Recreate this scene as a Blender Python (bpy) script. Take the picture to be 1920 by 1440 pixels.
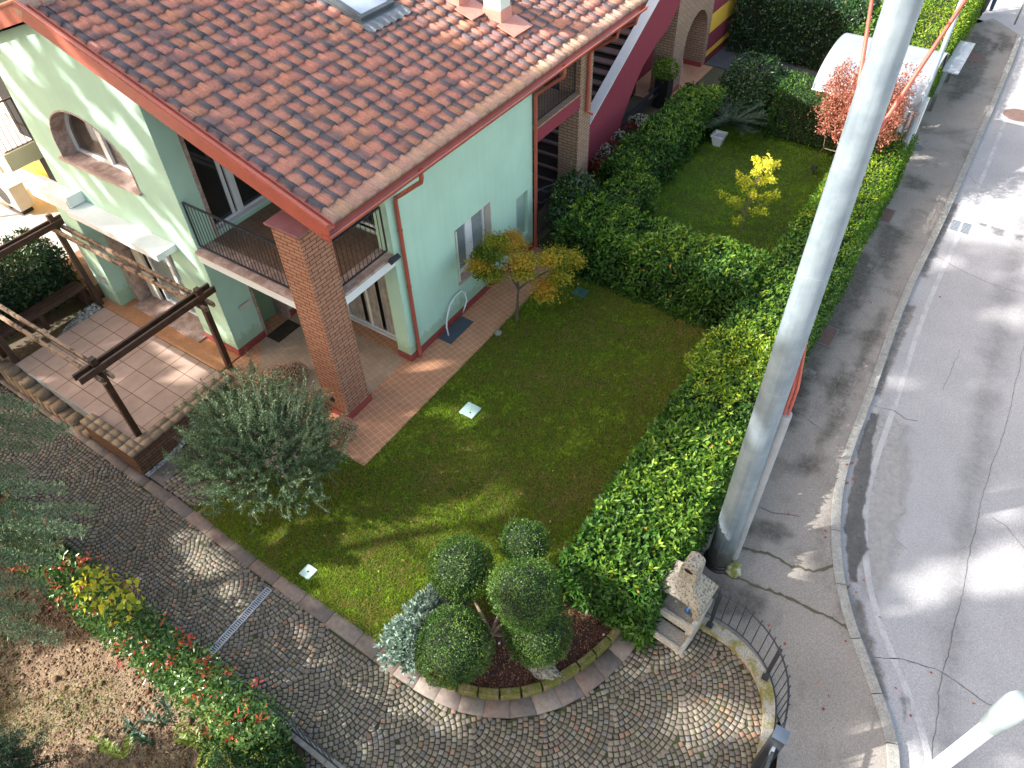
import bpy, math, random
import numpy as np
from mathutils import Vector, Matrix
from mathutils.geometry import tessellate_polygon
for o in list(bpy.data.objects): bpy.data.objects.remove(o)
random.seed(7); RNG = np.random.default_rng(11)
S = bpy.context.scene
COL = S.collection
R = math.radians
# ---------------------------------------------------------------- camera, world, sun, exposure
cam = bpy.data.cameras.new('camera'); camo = bpy.data.objects.new('camera', cam); COL.objects.link(camo)
F_PX = 1382.83
cam.sensor_width = 36.0; cam.lens = 36.0*F_PX/1920.0; cam.clip_start = .1; cam.clip_end = 2000
def cam_rows(th, rho, yaw):
    c, s = math.cos(yaw), math.sin(yaw); Rz = np.array([[c,-s,0],[s,c,0],[0,0,1]])
    c, s = math.cos(th), math.sin(th); Rx = np.array([[1,0,0],[0,c,s],[0,-s,c]])
    c, s = math.cos(rho), math.sin(rho); Rr = np.array([[c,-s,0],[s,c,0],[0,0,1]])
    return Rr@Rx@Rz
CM = cam_rows(R(43.31349), R(2.00668), R(234.88909))
EYE = np.array([7.90725795, 8.12362527, 11.0])
m4 = Matrix([list(r) for r in CM.T]).to_4x4(); m4.translation = Vector(EYE); camo.matrix_world = m4
S.camera = camo
SUN_EL, SUN_AZ = R(33), R(-44)          # direction towards the sun: (cos az, sin az) in the ground plane
SUN = np.array([math.cos(SUN_EL)*math.cos(SUN_AZ), math.cos(SUN_EL)*math.sin(SUN_AZ), math.sin(SUN_EL)])
w = bpy.data.worlds.new('World'); S.world = w; w.use_nodes = True
nt = w.node_tree; bg = nt.nodes['Background']; sky = nt.nodes.new('ShaderNodeTexSky')
sky.sky_type = 'NISHITA'; sky.sun_disc = False; sky.sun_elevation = SUN_EL
sky.sun_rotation = math.pi/2 - SUN_AZ
sky.air_density = 1.0; sky.dust_density = 2.5; sky.ozone_density = 1.0
wm = nt.nodes.new('ShaderNodeMix'); wm.data_type = 'RGBA'; wm.blend_type = 'MULTIPLY'; wm.inputs[0].default_value = 1
nt.links.new(sky.outputs[0], wm.inputs[6]); wm.inputs[7].default_value = (1.20, 1.02, .82, 1)      # sky light tinted warm, in place of a white balance
nt.links.new(wm.outputs[2], bg.inputs[0]); bg.inputs[1].default_value = .14
sun = bpy.data.lights.new('sun', 'SUN'); suno = bpy.data.objects.new('sun', sun); COL.objects.link(suno)
sun.energy = 2.9; sun.angle = R(.55); sun.color = (1.0, .96, .90)
suno.rotation_euler = Vector(SUN).to_track_quat('Z', 'Y').to_euler(); suno.location = (30, -30, 30)
S.view_settings.view_transform = 'Standard'; S.view_settings.look = 'None'
S.view_settings.gamma = 1; S.view_settings.exposure = 2.02
# ---------------------------------------------------------------- helpers
def h(x, y):
    "ground height: the drive falls away to the left, beside the patio wall"
    a = min(1, max(0, (3.2-y)/5.5)); a = a*a*(3-2*a)
    b = min(1, max(0, (x-2.5)/2.0)); b = b*b*(3-2*b)
    return -.5*a*b
def hv(x, y):
    a = np.clip((3.2-y)/5.5, 0, 1); a = a*a*(3-2*a)
    b = np.clip((x-2.5)/2.0, 0, 1); b = b*b*(3-2*b)
    return -.5*a*b
def ray(px, py):
    return CM.T@np.array([px-960, -(py-720), -F_PX])
def P(px, py, z=0.0):
    "point of the horizontal plane z seen at photograph pixel px, py"
    d = ray(px, py); return EYE+(z-EYE[2])/d[2]*d
def G(px, py, dz=0.0):
    "point of the ground seen at a photograph pixel"
    z = 0.0
    for _ in range(12):
        p = P(px, py, z+dz); z = h(p[0], p[1])
    return P(px, py, z+dz)
def tag(o, label=None, cat=None, group=None, kind=None):
    if label: o['label'] = label
    if cat: o['category'] = cat
    if group: o['group'] = group
    if kind: o['kind'] = kind
    return o
def empty(name, loc, label, cat, group=None, rz=0):
    o = bpy.data.objects.new(name, None); COL.objects.link(o); o.location = loc; o.rotation_euler = (0,0,rz)
    o.empty_display_size = .2
    return tag(o, label, cat, group)
def link(name, me, mat, parent=None):
    o = bpy.data.objects.new(name, me); COL.objects.link(o)
    for m in (mat if isinstance(mat, (list, tuple)) else [mat]): me.materials.append(m)
    if parent is not None:
        o.parent = parent
        if parent.type == 'EMPTY' and parent.get('world'): o.location = -parent.location
    return o
def wempty(name, loc, label, cat, group=None):
    "an empty whose children carry world coordinates (they are offset back by its location)"
    o = empty(name, loc, label, cat, group); o['world'] = 1; return o
class MB:
    def __init__(s): s.v = []; s.f = []; s.mi = []; s.m = 0
    def add(s, vs, fs):
        n = len(s.v); s.v += [tuple(float(c) for c in v) for v in vs]
        s.f += [tuple(i+n for i in f) for f in fs]; s.mi += [s.m]*len(fs); return s
    def box(s, x0, x1, y0, y1, z0, z1):
        if x0 > x1: x0, x1 = x1, x0
        if y0 > y1: y0, y1 = y1, y0
        if z0 > z1: z0, z1 = z1, z0
        return s.add([(x0,y0,z0),(x1,y0,z0),(x1,y1,z0),(x0,y1,z0),(x0,y0,z1),(x1,y0,z1),(x1,y1,z1),(x0,y1,z1)],
              [(0,3,2,1),(4,5,6,7),(0,1,5,4),(1,2,6,5),(2,3,7,6),(3,0,4,7)])
    def obox(s, c, ax, ay, az, hx, hy, hz):
        c = np.array(c, float); ax, ay, az = [np.array(a, float)/np.linalg.norm(a) for a in (ax, ay, az)]
        vs = [c+ax*hx*i+ay*hy*j+az*hz*k for k in (-1,1) for (i,j) in ((-1,-1),(1,-1),(1,1),(-1,1))]
        return s.add(vs, [(0,3,2,1),(4,5,6,7),(0,1,5,4),(1,2,6,5),(2,3,7,6),(3,0,4,7)])
    def beam(s, a, b, wd, ht, up=(0,0,1)):
        a = np.array(a, float); b = np.array(b, float); d = b-a; L = np.linalg.norm(d); d /= L
        up = np.array(up, float)
        if abs(d@up) > .98: up = np.array([1.,0,0])
        sd = np.cross(d, up); sd /= np.linalg.norm(sd); u = np.cross(sd, d)
        return s.obox((a+b)/2, d, sd, u, L/2, wd/2, ht/2)
    def tube(s, path, r, n=10, cap=True):
        path = [np.array(p, float) for p in path]; k = len(path)
        rs = list(r) if isinstance(r, (list, tuple, np.ndarray)) else [r]*k
        base = len(s.v); ref = None; vs = []
        for i, p in enumerate(path):
            d = path[min(i+1, k-1)]-path[max(i-1, 0)]; d = d/(np.linalg.norm(d)+1e-9)
            if ref is None: ref = np.array([0,0,1.]) if abs(d[2]) < .9 else np.array([1.,0,0])
            a = np.cross(d, ref); a /= (np.linalg.norm(a)+1e-9); b = np.cross(d, a); ref = np.cross(a, d)
            for j in range(n):
                t = 2*math.pi*j/n; vs.append(p+rs[i]*(a*math.cos(t)+b*math.sin(t)))
        fs = [(i*n+j, i*n+(j+1)%n, (i+1)*n+(j+1)%n, (i+1)*n+j) for i in range(k-1) for j in range(n)]
        if cap: fs += [tuple(range(n)), tuple((k-1)*n+j for j in range(n-1, -1, -1))]
        return s.add(vs, fs)
    def lathe(s, c, prof, n=20):
        c = np.array(c, float); vs = []; k = len(prof)
        for (r, z) in prof:
            for j in range(n):
                t = 2*math.pi*j/n; vs.append(c+np.array([r*math.cos(t), r*math.sin(t), z]))
        fs = [(i*n+j, i*n+(j+1)%n, (i+1)*n+(j+1)%n, (i+1)*n+j) for i in range(k-1) for j in range(n)]
        fs += [tuple(range(n-1, -1, -1)), tuple((k-1)*n+j for j in range(n))]
        return s.add(vs, fs)
    def ball(s, c, r, n=10, sc=(1,1,1), jit=0):
        c = np.array(c, float); vs = []; fs = []
        for i in range(n+1):
            ph = math.pi*i/n
            for j in range(2*n):
                t = math.pi*j/n; q = 1+(random.random()-.5)*jit
                vs.append(c+r*q*np.array([sc[0]*math.sin(ph)*math.cos(t), sc[1]*math.sin(ph)*math.sin(t), sc[2]*math.cos(ph)]))
        for i in range(n):
            for j in range(2*n): fs.append((i*2*n+j, (i+1)*2*n+j, (i+1)*2*n+(j+1)%(2*n), i*2*n+(j+1)%(2*n)))
        return s.add(vs, fs)
    def slab(s, loops, plane, d0, d1):
        "polygon with holes in a plane ('x','y','z'), extruded from d0 to d1 along that axis"
        def T(u, v, d): return {'x':(d,u,v), 'y':(u,d,v), 'z':(u,v,d)}[plane]
        pts = [p for l in loops for p in l]
        tr = tessellate_polygon([[Vector((p[0], p[1], 0)) for p in l] for l in loops])
        n = len(pts); vs = [T(p[0], p[1], d0) for p in pts]+[T(p[0], p[1], d1) for p in pts]; fs = []
        for t in tr: fs.append(tuple(t)); fs.append(tuple(i+n for i in reversed(t)))
        b = 0
        for l in loops:
            k = len(l)
            for i in range(k): fs.append((b+i, b+(i+1)%k, b+(i+1)%k+n, b+i+n))
            b += k
        return s.add(vs, fs)
    def strip(s, left, right, z=None):
        "flat ribbon between two polylines"
        k = len(left); vs = [tuple(p) for p in left]+[tuple(p) for p in right]
        return s.add(vs, [(i, i+1, k+i+1, k+i) for i in range(k-1)])
    def build(s, name, mat, parent=None, smooth=False, bevel=0, recalc=True):
        me = bpy.data.meshes.new(name); me.from_pydata(s.v, [], s.f); me.update()
        if any(s.mi): me.polygons.foreach_set('material_index', s.mi)
        if recalc:
            import bmesh
            b = bmesh.new(); b.from_mesh(me); bmesh.ops.recalc_face_normals(b, faces=b.faces); b.to_mesh(me); b.free()
        if smooth: me.polygons.foreach_set('use_smooth', [True]*len(me.polygons))
        o = link(name, me, mat, parent)
        if bevel:
            m = o.modifiers.new('bevel', 'BEVEL'); m.width = bevel; m.segments = 2; m.limit_method = 'ANGLE'
        return o
def rect(x0, x1, y0, y1): return [(x0,y0),(x1,y0),(x1,y1),(x0,y1)]
def arch(cx, hw, z0, zs, n=16, rise=None):
    rise = rise or hw
    return [(cx-hw, z0), (cx+hw, z0)]+[(cx+hw*math.cos(math.pi*i/n), zs+rise*math.sin(math.pi*i/n)) for i in range(n+1)]
# ---------------------------------------------------------------- materials
def new_mat(name):
    m = bpy.data.materials.new(name); m.use_nodes = True; t = m.node_tree
    return m, t, t.nodes['Principled BSDF']
def nd(t, typ, **k):
    n = t.nodes.new(typ)
    for a, b in k.items(): setattr(n, a, b)
    return n
def ramp(t, stops, interp='LINEAR'):
    r = nd(t, 'ShaderNodeValToRGB'); r.color_ramp.interpolation = interp
    e = r.color_ramp.elements
    while len(e) < len(stops): e.new(.5)
    for i, (p, c) in enumerate(stops): e[i].position = p; e[i].color = (*c, 1)
    return r
def coords(t, scale=1.0, obj=False):
    g = nd(t, 'ShaderNodeNewGeometry'); return g.outputs['Position']
def noise(t, vec, sc, det=4, rough=.6, dist=0):
    n = nd(t, 'ShaderNodeTexNoise'); n.inputs['Scale'].default_value = sc; n.inputs['Detail'].default_value = det
    n.inputs['Roughness'].default_value = rough; n.inputs['Distortion'].default_value = dist
    t.links.new(vec, n.inputs['Vector']); return n
def bump(t, bs, hgt, dist=.01, st=1.0):
    b = nd(t, 'ShaderNodeBump'); b.inputs['Distance'].default_value = dist; b.inputs['Strength'].default_value = st
    t.links.new(hgt, b.inputs['Height']); t.links.new(b.outputs[0], bs.inputs['Normal']); return b
def mixc(t, fac, a, b, mode='MIX'):
    m = nd(t, 'ShaderNodeMix', data_type='RGBA', blend_type=mode)
    for i, v in ((0, fac), (6, a), (7, b)):
        if hasattr(v, 'is_linked') or hasattr(v, 'links'): t.links.new(v, m.inputs[i])
        elif isinstance(v, (int, float)): m.inputs[i].default_value = v
        else: m.inputs[i].default_value = (*v, 1)
    return m.outputs[2]
def simple(name, c1, c2=None, rough=.8, sc=3, sc2=60, fine=.12, bd=.003, metal=0, spec=.5, lo=.35, hi=.65):
    "two-tone large noise, fine speckle and bump"
    m, t, b = new_mat(name); v = coords(t); c2 = c2 or tuple(x*.8 for x in c1)
    n1 = noise(t, v, sc, 5); n2 = noise(t, v, sc2, 3)
    r1 = ramp(t, [(lo, c1), (hi, c2)]); t.links.new(n1.outputs[0], r1.inputs[0])
    r2 = ramp(t, [(.3, (1-fine,)*3), (.7, (1+fine,)*3)]); t.links.new(n2.outputs[0], r2.inputs[0])
    t.links.new(mixc(t, 1.0, r1.outputs[0], r2.outputs[0], 'MULTIPLY'), b.inputs['Base Color'])
    b.inputs['Roughness'].default_value = rough; b.inputs['Metallic'].default_value = metal
    b.inputs['Specular IOR Level'].default_value = spec
    if bd: bump(t, b, n2.outputs[0], bd)
    return m
LEAF_K = .9
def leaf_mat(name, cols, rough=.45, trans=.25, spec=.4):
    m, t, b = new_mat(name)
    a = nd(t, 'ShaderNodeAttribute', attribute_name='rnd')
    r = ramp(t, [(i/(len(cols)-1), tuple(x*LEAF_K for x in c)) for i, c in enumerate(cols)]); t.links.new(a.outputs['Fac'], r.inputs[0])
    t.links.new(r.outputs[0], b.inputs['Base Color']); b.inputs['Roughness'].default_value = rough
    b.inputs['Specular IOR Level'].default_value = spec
    tr = nd(t, 'ShaderNodeBsdfTranslucent')
    t.links.new(mixc(t, 1.0, r.outputs[0], (1.3, 1.35, .7), 'MULTIPLY'), tr.inputs[0])
    mx = nd(t, 'ShaderNodeMixShader'); mx.inputs[0].default_value = trans
    t.links.new(b.outputs[0], mx.inputs[1]); t.links.new(tr.outputs[0], mx.inputs[2])
    t.links.new(mx.outputs[0], t.nodes['Material Output'].inputs[0]); return m
def attr_mat(name, rough=.8, sc=40, fine=.15, bd=.003, spec=.3, stain=None):
    "colour from the mesh's own point colours (colour of each stone, tile or block) with fine noise"
    m, t, b = new_mat(name); a = nd(t, 'ShaderNodeAttribute', attribute_name='col'); v = coords(t)
    n = noise(t, v, sc, 4); r = ramp(t, [(.3, (1-fine,)*3), (.7, (1+fine,)*3)]); t.links.new(n.outputs[0], r.inputs[0])
    c = mixc(t, 1.0, a.outputs['Color'], r.outputs[0], 'MULTIPLY')
    if stain:
        n3 = noise(t, v, stain[0], 6, .7); r3 = ramp(t, [(stain[2], (0,0,0)), (stain[3], (1,1,1))])
        t.links.new(n3.outputs[0], r3.inputs[0]); c = mixc(t, r3.outputs[0], c, stain[1])
    t.links.new(c, b.inputs['Base Color'])
    b.inputs['Roughness'].default_value = rough; b.inputs['Specular IOR Level'].default_value = spec
    if bd: bump(t, b, n.outputs[0], bd)
    return m
def fast_mesh(name, V, F, mat, parent=None, rnd=None, col=None, smooth=False):
    "big mesh from numpy arrays; F is (n,k) indices"
    V = np.asarray(V, np.float32).reshape(-1, 3); F = np.asarray(F, np.int32); k = F.shape[1]
    me = bpy.data.meshes.new(name)
    me.vertices.add(len(V)); me.vertices.foreach_set('co', V.ravel())
    me.loops.add(F.size); me.loops.foreach_set('vertex_index', F.ravel())
    me.polygons.add(len(F)); me.polygons.foreach_set('loop_start', np.arange(0, F.size, k, dtype=np.int32))
    if smooth: me.polygons.foreach_set('use_smooth', np.ones(len(F), bool))
    me.update(calc_edges=True)
    if rnd is not None:
        a = me.attributes.new('rnd', 'FLOAT', 'POINT'); a.data.foreach_set('value', np.asarray(rnd, np.float32).ravel())
    if col is not None:
        c = np.ones((len(V), 4), np.float32); c[:, :3] = col
        a = me.attributes.new('col', 'FLOAT_COLOR', 'POINT'); a.data.foreach_set('color', c.ravel())
    return link(name, me, mat, parent)
def unit(a): return a/(np.linalg.norm(a, axis=-1, keepdims=True)+1e-9)
def leaves(name, pos, nrm, length, width, mat, parent=None, updir=.4, jit=.7, rnd=None, fold=True, droop=0, along=None):
    "a leaf at every pos, lying roughly across nrm; folded along the midrib"
    n = len(pos); nrm = unit(nrm+RNG.normal(0, jit, (n, 3)))
    d = RNG.normal(0, 1, (n, 3)) if along is None else along+RNG.normal(0, .45, (n, 3))
    d = d+nrm*updir; d[:, 2] -= droop
    d = unit(d); sd = unit(np.cross(d, nrm)); up = np.cross(sd, d)
    L = (length*(RNG.random(n)**1.3*.8+.55))[:, None]; W = (width*(RNG.random(n)*.5+.75))[:, None]
    base = pos; tip = pos+d*L; mid = pos+d*L*.5
    rn = RNG.random(n) if rnd is None else rnd
    if fold:
        V = np.stack([base, mid+sd*W*.5+up*W*.18, tip-up*L*.06, mid-up*W*.02, mid-sd*W*.5+up*W*.18], 1)
        i = np.arange(n)[:, None]*5; F = np.concatenate([i+np.array([0,1,2,3]), i+np.array([0,3,2,4])], 0)
        return fast_mesh(name, V.reshape(-1, 3), F, mat, parent, rnd=np.repeat(rn, 5))
    V = np.stack([base, mid+sd*W*.5, tip, mid-sd*W*.5], 1); i = np.arange(n)[:, None]*4
    return fast_mesh(name, V.reshape(-1, 3), i+np.array([0,1,2,3]), mat, parent, rnd=np.repeat(rn, 4))
def lump(p, f=1.7, s=0.0):
    "smooth pseudo noise in -1..1"
    x, y, z = p[..., 0]*f+s, p[..., 1]*f+s*1.7, p[..., 2]*f+s*.3
    return (np.sin(x*1.9+np.sin(y*1.3+s))+np.sin(y*2.3+np.sin(z*1.7+x*.8))+np.sin(z*2.9+x*1.1+y*.6))/3
# ---------------------------------------------------------------- material library
def wall_paint(name, c):
    "painted render: faint patches, rain streaks down the wall and splashed dirt along the foot"
    m, t, b = new_mat(name); v = coords(t); n1 = noise(t, v, 1.1, 5); r1 = ramp(t, [(.3, tuple(x*1.04 for x in c)), (.7, tuple(x*.93 for x in c))]); t.links.new(n1.outputs[0], r1.inputs[0])
    mp = nd(t, 'ShaderNodeMapping'); mp.inputs['Scale'].default_value = (9, 9, .55); t.links.new(v, mp.inputs[0]); n2 = noise(t, mp.outputs[0], 1.0, 5, .6); r2 = ramp(t, [(.48, (1,1,1)), (.76, (.945,.95,.935))]); t.links.new(n2.outputs[0], r2.inputs[0])
    n3 = noise(t, v, 220, 3); r3 = ramp(t, [(.3, (.96,)*3), (.7, (1.04,)*3)]); t.links.new(n3.outputs[0], r3.inputs[0])
    sp = nd(t, 'ShaderNodeSeparateXYZ'); t.links.new(v, sp.inputs[0]); n4 = noise(t, v, 7, 5, .7); ad = nd(t, 'ShaderNodeMath', operation='MULTIPLY_ADD'); t.links.new(n4.outputs[0], ad.inputs[0]); ad.inputs[1].default_value = -.7; t.links.new(sp.outputs[2], ad.inputs[2])
    r4 = ramp(t, [(.0, (.80,.76,.68)), (.12, (1,1,1))]); t.links.new(ad.outputs[0], r4.inputs[0])
    c_ = mixc(t, 1., r1.outputs[0], r2.outputs[0], 'MULTIPLY'); c_ = mixc(t, 1., c_, r3.outputs[0], 'MULTIPLY'); c_ = mixc(t, 1., c_, r4.outputs[0], 'MULTIPLY'); t.links.new(c_, b.inputs['Base Color'])
    b.inputs['Roughness'].default_value = .9; b.inputs['Specular IOR Level'].default_value = .2; bump(t, b, n3.outputs[0], .0015); return m
M_mint = wall_paint('mint_render', (.46,.68,.56))
M_niche = simple('grey_mint_panel', (.34,.46,.40), (.31,.43,.37), .7, 2, 100, .05, 0)  # mint greyed so its colour carries the shade of the recess
M_pale = simple('pale_mint_paint', (.72,.80,.76), (.66,.75,.71), .8, 2, 150, .04, .001)
M_redpaint = simple('red_oxide_paint', (.42,.10,.065), (.36,.085,.06), .38, 3, 60, .08, .001, spec=.5)
M_copper = simple('painted_copper_gutter', (.43,.105,.070), (.36,.088,.062), .34, 4, 50, .08, .001, spec=.6)
M_skirt = simple('red_skirting_paint', (.30,.06,.05), (.25,.05,.045), .5, 4, 60, .1, .001)
M_white = simple('white_frame_paint', (.75,.77,.80), (.70,.72,.76), .35, 4, 80, .03, 0)
M_white2 = simple('white_render', (.74,.76,.78), (.66,.69,.72), .85, 2.5, 90, .05, .001)
M_iron = simple('dark_blue_iron', (.018,.024,.035), (.03,.035,.045), .45, 8, 90, .2, .001)
M_black = simple('black_plastic', (.012,.012,.014), (.02,.02,.022), .4, 8, 90, .1, 0)
M_maroon = None
M_maroon = wall_paint('maroon_render', (.25,.045,.065))
M_yellow = simple('yellow_render', (.80,.48,.05), (.74,.43,.05), .85, 1.5, 150, .05, .001)
M_yellow2 = simple('pale_yellow_render', (.95,.80,.52), (.90,.75,.47), .85, 1.5, 150, .05, .001)
M_marble = simple('pink_marble', (.46,.35,.31), (.30,.20,.17), .45, 7, 45, .2, 0, lo=.42, hi=.6)
M_sill = simple('pink_granite_sill', (.50,.36,.32), (.42,.29,.26), .6, 9, 140, .25, 0)
M_cream = simple('cream_shutter', (.62,.60,.52), (.55,.53,.46), .5, 4, 80, .04, 0)
M_dark = simple('dark_interior', (.012,.012,.012), (.02,.018,.016), .9, 2, 20, .1, 0)
M_greendark = simple('deep_green_wall', (.22,.34,.20), (.2,.31,.18), .9, 2, 100, .05, .001)
M_curtain = simple('grey_curtain', (.42,.40,.37), (.28,.26,.24), .9, 5, 40, .1, 0)
M_wood = simple('dark_stained_wood', (.035,.016,.010), (.075,.034,.020), .55, 6, 60, .35, .003)
M_woodw = simple('weathered_rafter', (.30,.20,.13), (.05,.03,.022), .8, 7, 50, .35, .004, lo=.48, hi=.6)  # pale and dark wood tones in patches
M_steel = None
def brick_mat(name, cA, cB, mortar, bw=.25, rh=.078, ms=.008, off=.5):
    m, t, b = new_mat(name); g = nd(t, 'ShaderNodeNewGeometry'); sp = nd(t, 'ShaderNodeSeparateXYZ')
    t.links.new(g.outputs['Position'], sp.inputs[0]); ad = nd(t, 'ShaderNodeMath', operation='ADD')
    t.links.new(sp.outputs[0], ad.inputs[0]); t.links.new(sp.outputs[1], ad.inputs[1])
    cb = nd(t, 'ShaderNodeCombineXYZ'); t.links.new(ad.outputs[0], cb.inputs[0]); t.links.new(sp.outputs[2], cb.inputs[1])
    br = nd(t, 'ShaderNodeTexBrick'); t.links.new(cb.outputs[0], br.inputs['Vector'])
    br.inputs['Scale'].default_value = 1; br.inputs['Brick Width'].default_value = bw; br.inputs['Row Height'].default_value = rh
    br.inputs['Mortar Size'].default_value = ms; br.inputs['Mortar Smooth'].default_value = .25; br.offset = off
    br.inputs['Color1'].default_value = (*cA, 1); br.inputs['Color2'].default_value = (*cB, 1); br.inputs['Mortar'].default_value = (*mortar, 1)
    br.inputs['Bias'].default_value = -.1
    n = noise(t, g.outputs['Position'], 35, 4); r = ramp(t, [(.3, (.82,)*3), (.7, (1.15,)*3)]); t.links.new(n.outputs[0], r.inputs[0])
    t.links.new(mixc(t, 1.0, br.outputs[0], r.outputs[0], 'MULTIPLY'), b.inputs['Base Color'])
    inv = nd(t, 'ShaderNodeMath', operation='SUBTRACT'); inv.inputs[0].default_value = 1; t.links.new(br.outputs['Fac'], inv.inputs[1])
    b.inputs['Roughness'].default_value = .9; b.inputs['Specular IOR Level'].default_value = .2
    bump(t, b, inv.outputs[0], .008); return m
M_brick = brick_mat('pink_brick', (.43,.225,.15), (.36,.17,.11), (.11,.055,.04), ms=.009)
M_brickold = brick_mat('old_brown_brick', (.22,.12,.075), (.15,.075,.05), (.06,.04,.03), ms=.008)
M_bricktan = brick_mat('tan_brick', (.38,.26,.19), (.33,.22,.15), (.15,.09,.065), ms=.009)
def tile_mat(name, c1, c2, grout, size, rot=0, ms=.006, rough=.5, off=0.0, gl=.1, speck=90):
    m, t, b = new_mat(name); g = nd(t, 'ShaderNodeNewGeometry'); mp = nd(t, 'ShaderNodeMapping')
    mp.inputs['Rotation'].default_value = (0, 0, R(rot)); t.links.new(g.outputs['Position'], mp.inputs[0])
    br = nd(t, 'ShaderNodeTexBrick'); br.offset = off; t.links.new(mp.outputs[0], br.inputs['Vector'])
    br.inputs['Scale'].default_value = 1; br.inputs['Brick Width'].default_value = size; br.inputs['Row Height'].default_value = size
    br.inputs['Mortar Size'].default_value = ms; br.inputs['Mortar Smooth'].default_value = gl
    br.inputs['Color1'].default_value = (*c1, 1); br.inputs['Color2'].default_value = (*c2, 1); br.inputs['Mortar'].default_value = (*grout, 1)
    n = noise(t, g.outputs['Position'], 2.5, 6); r = ramp(t, [(.3, (.85,)*3), (.7, (1.12,)*3)]); t.links.new(n.outputs[0], r.inputs[0])
    n2 = noise(t, g.outputs['Position'], speck, 2); r2 = ramp(t, [(.35, (.86,)*3), (.65, (1.14,)*3)]); t.links.new(n2.outputs[0], r2.inputs[0])
    c = mixc(t, 1.0, br.outputs[0], r.outputs[0], 'MULTIPLY'); c = mixc(t, 1.0, c, r2.outputs[0], 'MULTIPLY')
    t.links.new(c, b.inputs['Base Color']); b.inputs['Roughness'].default_value = rough; b.inputs['Specular IOR Level'].default_value = .35
    inv = nd(t, 'ShaderNodeMath', operation='SUBTRACT'); inv.inputs[0].default_value = 1; t.links.new(br.outputs['Fac'], inv.inputs[1])
    bump(t, b, inv.outputs[0], .003); return m
M_orange = tile_mat('terracotta_tiles', (.52,.25,.135), (.49,.235,.125), (.66,.46,.34), .125, 14, .005, .5)
M_orange2 = tile_mat('terracotta_strip', (.42,.205,.10), (.40,.19,.09), (.44,.25,.14), .125, 45, .0035, .5)
M_tan = tile_mat('tan_tiles', (.46,.34,.25), (.42,.31,.225), (.30,.21,.15), .125, 14, .0035, .5)
M_balc = tile_mat('brown_balcony_tiles', (.20,.115,.075), (.17,.10,.065), (.27,.20,.15), .125, 14, .004, .45)
M_slab = tile_mat('pink_washed_slabs', (.45,.32,.26), (.40,.28,.225), (.16,.10,.06), .48, 0, .009, .85, speck=160)
def glass(name, tint, rough=.06):
    m, t, b = new_mat(name); v = coords(t); n = noise(t, v, 1.3, 3)
    r = ramp(t, [(.3, tint), (.7, tuple(x*1.6 for x in tint))]); t.links.new(n.outputs[0], r.inputs[0])
    t.links.new(r.outputs[0], b.inputs['Base Color']); b.inputs['Roughness'].default_value = rough
    b.inputs['Specular IOR Level'].default_value = .9; return m
M_glassdark = glass('dark_window_glass', (.012,.014,.016))
M_glassgrey = glass('grey_window_glass', (.16,.19,.20), .12)
M_glasssky = glass('skylight_glass', (.28,.33,.40), .08)
M_mullion = simple('dark_grey_metal', (.06,.075,.085), (.09,.10,.11), .4, 6, 80, .1, 0, spec=.6)

# ---------------------------------------------------------------- the green house
ROOF_S = .322
def roof_z(y): return 4.80-ROOF_S*(y-.67)          # tile surface, garden slope; ridge at y = -5.35
YR = -5.35
HS = wempty('green_house', (0, 0, 0), 'mint green two-storey house with red tiled roof, corner balcony and brick pillar', 'house')
def wz(y): return (roof_z(y) if y > YR else roof_z(YR)+ROOF_S*(y-YR))-.22
wl = MB()
# gable wall x = 1.5 .. 1.85
out = [(-7.72, 0), (-3.25, 0), (-3.25, wz(-3.25)), (YR, wz(YR)), (-7.72, wz(-7.72))]
out = [(-7.72, 0.0), (-6.84, 0.0), (-6.84, 2.52), (-4.33, 2.52), (-4.33, 0.0), (-3.25, 0.0), (-3.25, wz(-3.25)), (YR, wz(YR)), (-7.72, wz(-7.72))]
AW = arch(-5.62, 1.22, 3.64, 3.95, 20, .93)
wl.slab([out, AW], 'x', 1.85, 1.45)
wl.box(1.45, 2.2, -7.5, -6.86, 0, 2.5)                                     # pier under the canopy
# return wall y = -3.25 with nook and upper door
wl.slab([[(-.3, 0), (.38, 0), (.38, 2.12), (1.08, 2.12), (1.08, 0), (1.449, 0), (1.449, wz(-3.25)), (-.3, wz(-3.25))], rect(-.1, 1.32, 2.86, 4.98)], 'y', -3.252, -3.6)
# porch back wall x = -.3 with doors
wl.slab([[(-3.25, 0), (-2.12, 0), (-2.12, 2.2), (-.42, 2.2), (-.42, 0), (-.352, 0), (-.352, 4.4), (-3.25, 5.4)], rect(-2.1, -.45, 2.87, 4.4)], 'x', -.30, -.55)
wl.box(-.35, 0, -.35, 0, 0, 4.42)                                             # corner pier
# side wall y = 0 with window and shallow niche
wl.slab([[(-4.75, 0), (-.351, 0), (-.351, 4.62), (-4.75, 4.62)], rect(-3.07, -1.79, .87, 2.22), rect(-4.54, -4.06, .55, 1.73)], 'y', 0, -.35)
nb_ = MB(); nb_.box(-4.54, -4.06, -.30, -.09, .55, 1.73); nb_.build('niche_panel', M_niche, HS)
wl.box(-4.75, -4.5, -6, -.351, 0, 4.6)
wl.build('wall', M_mint, HS)
# inner dark volume so that openings read dark
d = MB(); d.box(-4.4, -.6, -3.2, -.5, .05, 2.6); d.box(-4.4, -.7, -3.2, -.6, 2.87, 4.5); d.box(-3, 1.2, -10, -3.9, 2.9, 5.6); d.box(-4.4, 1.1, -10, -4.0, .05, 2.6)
d.build('interior', M_dark, HS)
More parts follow.
